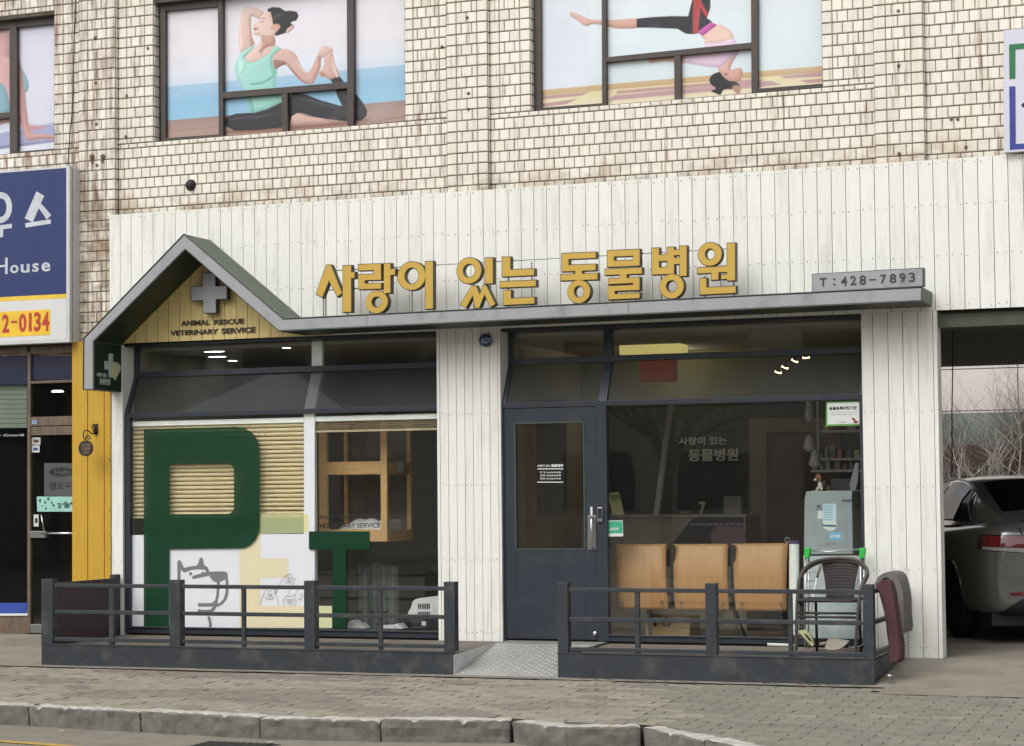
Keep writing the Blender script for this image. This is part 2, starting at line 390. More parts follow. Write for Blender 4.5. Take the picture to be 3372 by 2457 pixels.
# carriageway with a slight camber
rd = MB(); rd.grid(lambda u, v: Vector((-40 + 80 * u, -3.0 - 24 * v, ZR + 0.0 + 0.05 * math.sin(PI * v))), 60, 24)
o = obj('road', rd, M['asphalt'], norm=False); o['kind'] = 'structure'
rl = MB()
a, b2 = gz(*zJ(-300, 775), ZR), gz(*zJ(330, 822), ZR)
d_ = (b2 - a).normalized(); nrm = Vector((-d_.y, d_.x, 0)) * 0.045
rl.add([a - nrm - d_ * 6 + Vector((0, 0, .014)), b2 - nrm + d_ * 4 + Vector((0, 0, .02)), b2 + nrm + d_ * 4 + Vector((0, 0, .02)), a + nrm - d_ * 6 + Vector((0, 0, .014))], [(0, 1, 2, 3)])
o = obj('road_marking', rl, mat('worn_yellow_paint', sr(196, 160, 72), 0.8, var=0.2, scale=20, dirt=sr(140, 130, 110), dscale=9, damt=0.8), norm=False); o['kind'] = 'structure'
# kerb of separate worn stones
kb = MB()
cum = [0]
for a, b2 in zip(KF, KF[1:]): cum.append(cum[-1] + (Vector((b2.x - a.x, b2.y - a.y))).length)
def kpt(s_):
    for i in range(len(KF) - 1):
        if s_ <= cum[i + 1] or i == len(KF) - 2:
            t = (s_ - cum[i]) / (cum[i + 1] - cum[i]); p = KF[i].lerp(KF[i + 1], t)
            tn = (KF[i + 1] - KF[i]); tn.z = 0; tn.normalize(); return p, tn
joints = [cum[0], cum[2], cum[3], cum[4], cum[5], cum[6], cum[8], (cum[8] + cum[9]) / 2 + 0.2, cum[10], cum[11]]
for si, (s0, s1) in enumerate(zip(joints, joints[1:])):
    s0 += 0.006; s1 -= 0.006; n = 60
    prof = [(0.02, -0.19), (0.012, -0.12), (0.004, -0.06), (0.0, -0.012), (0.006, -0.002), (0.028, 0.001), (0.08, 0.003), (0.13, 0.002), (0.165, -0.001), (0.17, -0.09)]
    tilt = random.uniform(-0.008, 0.008); base = len(kb.v); vs = []
    for i in range(n + 1):
        s_ = s0 + (s1 - s0) * i / n; p, tn = kpt(s_); inn = Vector((-tn.y, tn.x, 0))
        endf = max(0, 1 - min(i, n - i) / 1.5)
        for k, (q, h) in enumerate(prof):
            w = p + inn * q; ns = noise.noise(Vector((w.x * 5, w.y * 5 + k, si * 3.1))) ; n2 = noise.noise(Vector((w.x * 17, k * 1.7, si)))
            chip = -0.022 * max(0, noise.noise(Vector((s_ * 11.3, si * 5.0, 9))) - 0.22) * 3 if 3 <= k <= 5 else 0
            w = w + inn * (ns * 0.012 + n2 * 0.008 + endf * (0.012 if k < 4 else 0)) ; w.z += h + tilt + (n2 * 0.007 + ns * 0.005 if k > 2 else 0) + chip - endf * 0.01 * (k > 2)
            vs.append(w)
    m_ = len(prof)
    kb.add(vs, [(i * m_ + k, (i + 1) * m_ + k, (i + 1) * m_ + k + 1, i * m_ + k + 1) for i in range(n) for k in range(m_ - 1)] + [tuple(range(m_)), tuple(range(n * m_, n * m_ + m_))])
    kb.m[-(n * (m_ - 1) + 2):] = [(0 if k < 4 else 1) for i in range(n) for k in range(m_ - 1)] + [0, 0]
o = obj('kerb', kb, [M['kerbstone'], mat('worn_lit_kerb_top', sr(190, 187, 178), 0.9, var=0.2, scale=12, dirt=sr(118, 112, 102), dscale=7.0, damt=0.6, bump=0.8, bscale=80)], smooth=False); o['kind'] = 'structure'  # dirty face darker, worn top paler: part of the shading is in these colours
# the pavement: bedding sheet, concrete apron by the building, interlocking pavers
bed = MB()
bed.grid(lambda u, v: Vector((-9 + 16.5 * u, 8 - 15.5 * v, zs(0, 8 - 15.5 * v) - 0.012)) if not (8 - 15.5 * v) < kerb_y(-9 + 16.5 * u) + 0.10 else Vector((-9 + 16.5 * u, 8 - 15.5 * v, -0.6)), 330, 310)
o = obj('pavement_bedding', bed, mat('sandy_bedding', sr(62, 56, 50), 0.95, var=0.2, scale=20), norm=False); o['kind'] = 'structure'
ap = MB()
def apron(x0, x1, y0, y1, nx, ny):
    def fn(u, v):
        x, y = x0 + (x1 - x0) * u, y0 + (y1 - y0) * v
        return Vector((x, y, zs(x, y) + 0.004 * noise.noise(Vector((x * 2, y * 2, 0))) - 0.002))
    ap.grid(fn, nx, ny)
apron(-9, 3.75, -1.42, -1.05, 60, 6); apron(-9, -4.10, -1.049, 0.3, 30, 14); apron(3.6, 7.5, -1.049, 9, 40, 60); apron(3.751, 7.5, -1.80, -1.051, 30, 8); apron(-4.09, 3.59, -1.049, 3.5, 60, 20)
o = obj('pavement_apron', ap, M['concrete'], norm=False); o['kind'] = 'structure'
def paver(mb, x, y, lx, ly, h, mi):
    e = 0.0038; w = lambda s_: 0.007 * math.sin(2 * PI * s_ / ly)
    ex = .0022; bot = [(x + ex + (lx - 2 * ex) * i / 8, y + e + w((lx - 2 * ex) * i / 8 + ex)) for i in range(9)]
    top = [(px, py + ly - 2 * e) for px, py in bot][::-1]
    out = bot + top; n = len(out); cx_, cy_ = x + lx / 2, y + ly / 2
    ins = [(cx_ + (px - cx_) * 0.988, cy_ + (py - cy_) * 0.965) for px, py in out]
    tx, ty = random.uniform(-.006, .006), random.uniform(-.012, .012)
    vs = [(px, py, zs(px, py) - 0.006) for px, py in out] + [(px, py, zs(px, py) + h + (px - cx_) * tx + (py - cy_) * ty) for px, py in ins]
    mb.add(vs, [tuple(range(n, 2 * n))] + [(i, (i + 1) % n, n + (i + 1) % n, n + i) for i in range(n)], mi)
pv = MB(); ly, lx = 0.112, 0.225; row = 0; y = -1.5
while y > -7.0:
    x = -8 + (0 if row % 2 else ly)
    while x < 6.5:
        if y - ly > kerb_y(x + lx / 2) + 0.17 and not (x > 3.62 and y > -1.80):
            nn = noise.noise(Vector((x * 0.7, y * 1.6, 3))) + 0.25 * noise.noise(Vector((x * 5, y * 5, 1)))
            grey = x > 2.0 + (-1.6 - y) * 0.28 + 0.5 * noise.noise(Vector((x * 1.5, y * 2, 8))) + random.uniform(-.25, .25)
            mi = 2 if grey else (1 if nn > 0.08 else 0)
            if random.random() < 0.10: mi = random.choice((0, 1, 2))
            paver(pv, x, y - ly, lx, ly, random.uniform(-0.003, 0.003) + 0.006 * noise.noise(Vector((x, y, 0))), mi)
        x += lx
    y -= ly; row += 1
o = obj('pavement', pv, [mat('paver_buff', sr(156, 148, 134), 0.9, var=0.10, scale=9, island=0.10, bump=0.5, dirt=sr(120, 110, 96), dscale=2.4, damt=0.5),
                         mat('paver_pink', sr(140, 131, 120), 0.9, var=0.10, scale=9, island=0.10, bump=0.5, dirt=sr(108, 96, 88), dscale=2.4, damt=0.5),
                         mat('paver_grey', sr(136, 132, 119), 0.9, var=0.10, scale=9, island=0.10, bump=0.5, dirt=sr(100, 98, 88), dscale=2.4, damt=0.5)]); o['kind'] = 'structure'
fs = MB(); L_ = cum[-1]
def fsp(u, v):
    p, tn = kpt(u * (L_ - .01)); q = p + Vector((-tn.y, tn.x, 0)) * (.155 + .24 * v); q.z = zs(q.x, q.y) - .0065 if v > .1 else -.292; return q
fs.grid(fsp, 220, 6); o = obj('sand_joint', fs, mat('sandy_filler', sr(150, 141, 124), .95, var=.2, scale=22, bump=.7), norm=False); o['kind'] = 'structure'
# a far pavement and a row of buildings across the street (they show as reflections in the panes)
fp = MB(); fp.box(-60, 60, -60, -27, ZR - .3, ZR + 0.14); o = obj('far_pavement', fp, M['concrete']); o['kind'] = 'structure'
for k, (x0, x1, h, c, lb) in enumerate(((-62, -27, 7.5, (206, 196, 180), 'tan low building across the street, mirrored in the shop panes'), (-25, 6, 10.5, (190, 182, 172), 'tall brown building across the street, mirrored in the shop panes'), (8, 50, 6.5, (160, 156, 148), 'pale low building across the street behind the viewer'))):
    t = thing('street_building', ((x0 + x1) / 2, -33, ZR + .14), lb, 'building')
    w = MB(); w.box(x0, x1, -42, -33, ZR + .14, h); obj('wall', w, mat('far_render_%d' % k, sr(*c), 0.9), t)
    n = int((x1 - x0) / 3.2)
    for fl in range(int((h - 1) / 3)):
        for i in range(n):
            if random.random() < 0.2: continue
            q = MB(); xx = x0 + 1 + i * 3.2; q.box(xx, xx + 1.9, -33.0, -32.94, 0.9 + fl * 3, 2.4 + fl * 3); obj('window', q, M['black'], t)

# ================================================================== TILED UPPER BUILDING
bld = thing('brick_building', (0, 0.3, 2.8), 'cream tiled building with dark grouted joints above the shopfronts', 'building')
YW, YP = 0.10, 0.05
ROW, Z0 = 0.102, 4.215
def tiles(mb, x0, x1, z0, z1, y, pier=False, phase=0.0, side=None):
    """real glazed tiles, 100 mm grid, on dark bedding; pier=True gives the half-tile bands with straight joints"""
    r0 = math.floor((z0 - Z0) / ROW + 1e-6)
    r = r0
    while Z0 + r * ROW < z1 - 0.01:
        a, b_ = max(Z0 + r * ROW, z0), min(Z0 + (r + 1) * ROW, z1)
        if b_ - a < 0.02: r += 1; continue
        if pier:
            cuts = [x0]; x = x0; k = 0; nb = max(1, round((x1 - x0) / 0.098)); w = (x1 - x0) / nb
            if nb >= 4:
                cuts = [x0, x0 + w]
                inner = nb - 2; xi = x0 + w
                if r % 2: cuts += [xi + w * (q + 1) for q in range(inner)]
                else: cuts += [xi + w * 0.5] + [xi + w * (q + 1.5) for q in range(inner - 1)] + [x0 + w * (nb - 1)]
                cuts += [x1]
            else: cuts = [x0 + w * q for q in range(nb + 1)]
        else:
            cuts = [x0]; x = x0 + phase - 0.2 + (0.049 if r % 2 else 0)
            while x < x1:
                if x > x0 + 0.02 and x < x1 - 0.02: cuts.append(x)
                x += 0.098
            cuts.append(x1)
        for p_, q_ in zip(cuts, cuts[1:]):
            gp = 0.0056; X0, X1, A, B = p_ + gp / 2, q_ - gp / 2, a + gp * 0.8, b_ - gp * 0.8
            c = 0.006; d = -0.007 + random.uniform(-.0012, .0012); tl, tv = random.uniform(-.0009, .0009), random.uniform(-.0009, .0009)
            if X1 - X0 < 0.02: continue
            if side is None: f = lambda u, v, w_: (u, y + v, w_)
            else: f = lambda u, v, w_: (side - v * 1.0, u, w_)     # a reveal face looking to +X: u runs along y
            mb.add([f(X0, 0, A), f(X1, 0, A), f(X1, 0, B), f(X0, 0, B), f(X0 + c, d + tl + tv, A + c), f(X1 - c, d - tl + tv, A + c), f(X1 - c, d - tl - tv, B - c), f(X0 + c, d + tl - tv, B - c)],
                   [(4, 5, 6, 7), (0, 1, 5, 4), (1, 2, 6, 5), (2, 3, 7, 6), (3, 0, 4, 7)])
        r += 1
W0R, W1L, W1R, W2L, W2R = -4.901, -3.74, -1.0, 0.272, 3.007
PL = [( P(ZM(200,0,500,1180),140,400,YP).x, P(ZM(200,0,500,1180),425,400,YP).x ), (-0.557 + .005, -0.134), (P(zC, 418, 400, YP).x, P(zC, 664, 400, YP).x)]
ZB, ZT, ZBOT = 4.875, 6.30, 4.10
w = MB(); t1 = MB()
def wall(x0, x1, z0, z1, pier=False, phase=0.0):
    w.box(x0, x1, YW, YW + 0.35, z0, z1, 0); tiles(t1, x0, x1, z0, z1, YW, pier, phase)
wall(-7.2, PL[0][0], ZBOT - 1.5, ZB, phase=.02); wall(PL[0][1], PL[1][0], ZBOT, ZB, phase=0.03); wall(PL[1][1], PL[2][0], ZBOT, ZB); wall(PL[2][1], 5.6, ZBOT, 7.4, phase=.05)
wall(W0R, PL[0][0], ZB, 7.4, True); wall(PL[0][1], W1L, ZB, 7.4, True); wall(W1R, PL[1][0], ZB, 7.4, True); wall(PL[1][1], W2L, ZB, 7.4, True); wall(W2R, PL[2][0], ZB, 7.4, True)
wall(-7.2, W0R, ZT, 7.4); wall(W1L, W1R, ZT, 7.4); wall(W2L, W2R, ZT, 7.4)
w.v += t1.v; nb_ = len(w.v) - len(t1.v); w.f += [[i + nb_ for i in f] for f in t1.f]; w.m += [1] * len(t1.f)
obj('wall', w, [M['grout'], M['tile']], bld, norm=False)
for x0, x1 in PL:
    pl = MB(); pl.box(x0, x1, YP, YW + 0.01, (2.6 if x0 < -3 else ZBOT), 7.4, 0); n0 = len(pl.f)
    tiles(pl, x0, x1, (2.6 if x0 < -3 else ZBOT), 7.4, YP, True); tiles(pl, YP + .003, YW - .008, (2.6 if x0 < -3 else ZBOT), 7.4, 0, False, side=x1, phase=.3); pl.m = [0] * n0 + [1] * (len(pl.f) - n0)
    obj('pilaster', pl, [M['grout'], M['tile']], bld, norm=False)
# tiled lower left strip beside the first pilaster, down to the amber post
ll = MB(); ll.box(-4.62, PL[0][0] + 0.001, YW + .001, YW + .3, 2.6, 4.1, 0)
# --- upper windows with printed posters
def bar(mb, z, pts, y0=0.17, y1=0.235): mb.trace(z, pts, y0, y1)
def reveal(parent, x, z0, z1, lintel=None):
    rv = MB(); rv.box(x - 0.03, x - 0.0005, YW + 0.001, 0.26, z0, z1, 0); n0 = len(rv.f)
    tiles(rv, YW + .002, 0.205, z0, z1, 0, False, side=x, phase=0.3); rv.m = [0] * n0 + [1] * (len(rv.f) - n0)
    obj('reveal', rv, [M['grout'], M['tile']], parent, norm=False)
YG = 0.215
class Poster:
    """a printed sheet: a fine grid of printed colour, shapes laid over a banded background"""
    def __init__(p, z, x0, x1, z0, z1, nx, nz):
        p.z = z; p.nx, p.nz = nx, nz; p.x = np.linspace(x0, x1, nx); p.zz = np.linspace(z0, z1, nz)
        X, Zz = np.meshgrid(p.x, p.zz); d = np.stack([X - CAM.x, np.full_like(X, YG - CAM.y), Zz - CAM.z], -1)
        dep = d @ np.array(FW); ox, oy, s = z.inv
        p.u = (CX + FPX * (d @ np.array(RT)) / dep - ox) / s; p.v = (CY - FPX * (d @ np.array(UP)) / dep - oy) / s
        p.X, p.Z = X, Zz; p.c = np.ones(X.shape + (3,))
    def bands(p, stops):
        st = stops[::-1]; zs_ = [q[0] + (1e-5 * i) for i, q in enumerate(st)]
        for k in range(3): p.c[..., k] = np.interp(p.Z, zs_, [q[1][k] for q in st])
    def shape(p, pts, col, sm, soft=0.0, w=42.0, body=True):
        q = np.array(smoothpts(pts, 5) if sm else pts, float); m = 12 + soft
        sel = (p.u > q[:, 0].min() - m) & (p.u < q[:, 0].max() + m) & (p.v > q[:, 1].min() - m) & (p.v < q[:, 1].max() + m)
        if not sel.any(): return
        U, V = p.u[sel], p.v[sel]; best = np.full(U.shape, 1e9); nxv = np.zeros_like(U); nyv = np.zeros_like(U); ins = np.zeros(U.shape, bool)
        for a, b in zip(q, np.roll(q, -1, 0)):
            e = b - a; L2 = max(e @ e, 1e-9); t = np.clip(((U - a[0]) * e[0] + (V - a[1]) * e[1]) / L2, 0, 1)
            dx, dy = U - (a[0] + t * e[0]), V - (a[1] + t * e[1]); dd = dx * dx + dy * dy; k = dd < best
            best[k] = dd[k]; nxv[k] = dx[k]; nyv[k] = dy[k]
            cr = ((a[1] > V) != (b[1] > V)); 
            if a[1] != b[1]: ins ^= cr & (U < (b[0] - a[0]) * (V - a[1]) / (b[1] - a[1]) + a[0])
        d = np.sqrt(best); sd = np.where(ins, d, -d); al = np.clip(0.5 + sd / (5.0 + soft), 0, 1)[:, None]
        if isinstance(col[0], tuple):
            A, B = np.array(sr(*col[0])), np.array(sr(*col[1])); t = 0.5 * (U - q[:, 0].min()) / np.ptp(q[:, 0]) + 0.5 * (V - q[:, 1].min()) / np.ptp(q[:, 1]); base = A + (B - A) * np.clip(t, 0, 1)[:, None]
        else: base = np.tile(np.array(sr(*col)), (len(U), 1))
        if body and w > 0:
            dn = np.maximum(d, 1e-6); s_ = np.clip(1 - d / w, 0, 1); lit = (-nxv / dn) * -0.55 + (-nyv / dn) * -0.75
            base = base * (1 - 0.20 * s_ ** 2 + 0.26 * s_ ** 1.3 * lit)[:, None]
        p.c[sel] = p.c[sel] * (1 - al) + np.clip(base, 0, 1) * al
    def mesh(p):
        nx, nz = p.nx, p.nz; mb = MB()
        mb.v = [Vector((a, YG, b)) for a, b in zip(p.X.ravel().tolist(), p.Z.ravel().tolist())]
        mb.f = [(j * nx + i, j * nx + i + 1, (j + 1) * nx + i + 1, (j + 1) * nx + i) for j in range(nz - 1) for i in range(nx - 1)]; mb.m = [0] * len(mb.f)
        rng = np.random.default_rng(3); g = 1 + 0.012 * rng.standard_normal(p.c.shape[:2])[..., None]; c = np.clip(p.c * g, 0, 1)
        mb.c = [(a, b, d_, 1) for a, b, d_ in c.reshape(-1, 3).tolist()]
        return mb
def figure(po, z, shapes):
    for sh_ in shapes:
        pts, col, sm = sh_[:3]; kw = sh_[3] if len(sh_) > 3 else {}
        us = [p_[0] for p_ in pts]; vs_ = [p_[1] for p_ in pts]; thin = min(max(us) - min(us), max(vs_) - min(vs_))
        if 'body' not in kw: kw = dict(kw, body=thin > 60 and sm is not None)
        if 'soft' not in kw and sm and thin < 70: kw['soft'] = 9.0
        po.shape(pts, col, bool(sm), **kw)
# window one: seated stretch
def skyz(z, x, y): return P(z, x, y, YG).z
wn = thing('upper_window', (0, 0, 0), None, None); bpy.data.objects.remove(wn)
def win_part(loc, label):
    e = bpy.data.objects.new('window', None); COL.objects.link(e); e.parent = bld; e.location = Vector(loc) - Vector(bld.location); e['label'] = label; e.empty_display_size = .1; return e
w1 = win_part((-2.37, 0.21, ZB), 'window with a poster of a seated stretching woman in a mint top')
fr = MB()
bar(fr, zA, [(845, -800), (880, -800), (882, 742), (858, 765)]); bar(fr, zA, [(858, 738), (1172, 716), (1172, 742), (858, 765)], 0.172)
bar(fr, zA, [(845, 22), (1160, -14), (1160, 33), (848, 62)], 0.173)
bar(fr, zA, [(1155, -800), (1183, -800), (1190, 740), (1166, 742)], 0.166); bar(fr, zA, [(1845, -800), (1884, -800), (1886, 686), (1852, 690)], 0.166)
bar(fr, zA, [(1182, 492), (1860, 436), (1862, 470), (1184, 526)], 0.168); bar(fr, zA, [(1500, 495), (1532, 492), (1534, 714), (1504, 717)], 0.170)
bar(fr, zA, [(1884, 668), (2183, 642), (2183, 664), (1884, 688)], 0.172); bar(fr, zA, [(2172, -800), (2186, -800), (2186, 660), (2174, 660)], 0.200)
bar(fr, zA, [(1183, -60), (1850, -140), (1850, -100), (1183, -20)], 0.174)
obj('frame', fr, M['bronze'], w1, bevel=0.002)
po = Poster(zW, W1L + .02, W1R, 4.86, 6.35, 470, 250)
zsea, zwood = skyz(zW, 120, 722), skyz(zW, 120, 1003)
po.bands([(6.35, sr(226, 222, 230)), (5.75, sr(232, 228, 234)), (zsea + .12, sr(224, 228, 238)), (zsea, sr(206, 220, 234)), (zsea, sr(168, 200, 224)), ((zsea + zwood) / 2, sr(146, 192, 222)), (zwood, sr(150, 196, 222)), (zwood, sr(158, 136, 132)), (zwood - .1, sr(174, 148, 138)), (4.86, sr(182, 150, 134))])
SK, SKD, SKL = (222, 188, 176), (200, 160, 148), (234, 208, 198)
LG = (48, 48, 52); MT = (176, 226, 214); MTD = (144, 204, 192)
figure(po, zW, [
 ([(1695, 620), (1712, 560), (1716, 620), (1728, 625), (1728, 800), (1695, 780)], (158, 176, 194), False, dict(body=False, soft=6.0)),
 ([(150, 800), (230, 780), (235, 784), (160, 806)], (190, 214, 232), False), ([(780, 1060), (1000, 1042), (1000, 1047), (780, 1068)], (164, 118, 96), False),
 ([(150, 1085), (540, 1052), (540, 1056), (150, 1090)], (150, 120, 112), False), ([(1720, 1025), (2120, 960), (2120, 965), (1720, 1031)], (150, 124, 112), False),
 ([(600, 1090), (700, 1075), (1150, 1045), (1700, 1000), (1800, 990), (1640, 1035), (1200, 1075), (900, 1098), (650, 1108)], (140, 98, 80), True, dict(body=False, soft=26.0)),
 ([(790, 55), (850, 65), (930, 98), (925, 135), (885, 158), (832, 135), (822, 200), (832, 300), (852, 372), (800, 420), (745, 450), (725, 370), (728, 200), (748, 95)], (SKL, SKD), True),
 ([(985, 100), (930, 108), (890, 155), (862, 190), (838, 208), (852, 222), (842, 240), (850, 252), (840, 268), (850, 290), (888, 298), (905, 315), (888, 370), (850, 400), (770, 480), (805, 530), (880, 515), (1000, 450), (1062, 402), (1022, 370), (1015, 300), (1062, 230), (1010, 160)], (SKL, SK), True),
 ([(905, 300), (960, 295), (1015, 300), (1020, 372), (960, 390), (900, 430), (885, 425), (920, 370)], ((206, 164, 150), (190, 146, 132)), True),
 ([(900, 440), (918, 380), (925, 382), (912, 445)], (180, 134, 120), True),
 ([(1005, 465), (1070, 410), (1140, 415), (1195, 455), (1240, 550), (1290, 605), (1328, 560), (1368, 470), (1400, 415), (1450, 398), (1475, 425), (1440, 468), (1408, 482), (1400, 560), (1372, 630), (1340, 690), (1300, 698), (1245, 680), (1170, 605), (1110, 538), (1060, 555), (1030, 577), (1010, 540)], (SK, SKD), True),
 ([(1012, 500), (1060, 500), (1108, 512), (1110, 535), (1060, 552), (1030, 576), (1012, 545)], (170, 122, 108), True),
 ([(1400, 392), (1430, 380), (1470, 392), (1502, 408), (1490, 440), (1445, 475), (1408, 470), (1392, 432)], (SKL, SKD), True),
 ([(1432, 470), (1472, 440), (1492, 410), (1506, 470), (1522, 540), (1558, 632), (1482, 662), (1440, 640), (1400, 632), (1388, 600), (1418, 570), (1430, 520)], (SK, SKD), True),
 ([(1150, 972), (1200, 942), (1250, 950), (1300, 968), (1390, 972), (1450, 1003), (1462, 1025), (1350, 1030), (1150, 1032)], (SK, SKD), True),
 ([(845, 372), (860, 380), (768, 478), (805, 522), (870, 508), (965, 450), (1030, 378), (1078, 402), (1005, 462), (998, 500), (1012, 560), (1036, 580), (1030, 650), (1024, 720), (1085, 770), (1180, 768), (1150, 810), (1090, 845), (960, 905), (860, 935), (806, 932), (775, 790), (740, 705), (700, 640), (683, 575), (700, 505), (745, 432)], (MT, MTD), False),
 ([(820, 690), (920, 670), (1028, 600), (1028, 625), (930, 690), (830, 705)], (140, 198, 186), True), ([(850, 735), (960, 715), (1020, 690), (1020, 702), (960, 730), (855, 745)], (148, 206, 194), True),
 ([(1480, 660), (1558, 632), (1600, 690), (1680, 762), (1750, 850), (1788, 920), (1780, 965), (1738, 1002), (1600, 1006), (1480, 992), (1350, 972), (1260, 942), (1205, 936), (1158, 968), (1145, 1050), (900, 1078), (690, 1086), (622, 1052), (600, 1012), (620, 970), (700, 942), (860, 934), (960, 905), (1100, 838), (1182, 768), (1260, 778), (1400, 832), (1578, 882), (1540, 800), (1520, 740)], LG, False),
 ([(960, 98), (958, 76), (1000, 58), (1060, 62), (1108, 92), (1140, 88), (1200, 96), (1218, 130), (1200, 172), (1165, 180), (1150, 190), (1180, 212), (1176, 240), (1130, 265), (1100, 278), (1060, 290), (1030, 300), (1018, 285), (1062, 230), (1052, 205), (1004, 204), (1000, 160), (985, 100)], (46, 42, 46), False),
 ([(1000, 205), (1050, 203), (1062, 225), (1040, 250), (995, 248), (985, 230)], (214, 168, 150), True),
 ([(1120, 242), (1175, 200), (1188, 214), (1170, 222), (1184, 238), (1160, 244), (1150, 262), (1128, 276), (1108, 272)], SK, False),

 ([(735, 130), (745, 110), (742, 240), (750, 380), (735, 400), (728, 300)], (240, 214, 204), True), ([(810, 160), (822, 170), (824, 280), (846, 360), (820, 380), (812, 280)], (190, 148, 134), True),
 ([(1120, 520), (1180, 590), (1250, 665), (1300, 690), (1290, 697), (1240, 676), (1165, 598)], (178, 134, 120), True), ([(1380, 470), (1396, 480), (1392, 560), (1366, 625), (1350, 640), (1376, 560)], (186, 142, 128), True), ([(1190, 470), (1215, 520), (1275, 600), (1262, 602), (1205, 530)], (238, 210, 198), True),
 ([(1395, 600), (1425, 600), (1450, 635), (1482, 655), (1440, 640), (1405, 632)], (180, 136, 122), True), ([(1495, 470), (1512, 540), (1545, 628), (1530, 636), (1500, 560)], (234, 206, 194), True),
 ([(640, 1000), (760, 965), (900, 960), (1040, 930), (900, 985), (760, 990)], (72, 72, 78), True), ([(1190, 800), (1300, 815), (1500, 880), (1560, 905), (1400, 880), (1260, 838)], (70, 70, 76), True), ([(1560, 700), (1620, 800), (1690, 900), (1700, 960), (1640, 880), (1580, 780)], (66, 66, 72), True),
 ([(1000, 150), (1030, 120), (1090, 110), (1060, 150), (1020, 180)], (70, 62, 64), True), ([(720, 480), (760, 500), (780, 560), (740, 620), (712, 580)], (192, 236, 226), True), ([(990, 480), (1010, 560), (1030, 590), (1015, 650), (985, 560)], (134, 192, 180), True), ([(780, 780), (820, 920), (850, 925), (815, 790)], (140, 198, 188), True),
 ([(893, 180), (912, 183), (932, 172), (928, 179), (912, 188), (895, 184)], (92, 66, 62), False), ([(905, 160), (930, 146), (946, 156), (930, 152), (908, 164)], (120, 92, 84), False),
 ([(845, 234), (862, 230), (882, 238), (868, 248), (848, 250)], (176, 92, 96), True)])
obj('poster', po.mesh(), M['print'], w1, norm=False); reveal(w1, W1L, ZB, ZT)
# window two: hanging stretch
w2 = win_part((1.64, 0.21, ZB), 'window with a poster of an upside-down hanging woman in black leggings')
fr = MB()
bar(fr, zX, [(18, -500), (66, -500), (72, 832), (22, 842)]); bar(fr, zX, [(24, 808), (560, 768), (560, 800), (24, 842)], 0.172)
bar(fr, zX, [(522, -500), (554, -500), (560, 800), (527, 802)], 0.166); bar(fr, zX, [(1636, -500), (1688, -500), (1690, 698), (1642, 702)], 0.166)
bar(fr, zX, [(548, 428), (1650, 316), (1650, 362), (548, 466)], 0.168); bar(fr, zX, [(1064, 410), (1114, 405), (1116, 750), (1068, 755)], 0.170)
bar(fr, zX, [(1690, 662), (2195, 622), (2195, 650), (1690, 692)], 0.172); bar(fr, zX, [(2186, -500), (2198, -500), (2198, 640), (2188, 640)], 0.200)
obj('frame', fr, M['bronze'], w2, bevel=0.002)
po = Poster(zX, W2L + .02, W2R, 4.86, 6.35, 470, 250); zb0 = skyz(zX, 75, 672)
po.bands([(6.35, sr(230, 228, 222)), (6.0, sr(226, 232, 236)), (5.4, sr(222, 234, 238)), (zb0, sr(216, 228, 232)), (zb0, sr(206, 178, 136)), (zb0 - .055, sr(196, 168, 128)), (zb0 - .055, sr(226, 214, 170)), (4.9, sr(232, 222, 190)), (4.86, sr(222, 204, 200))])
MV = (190, 152, 150)
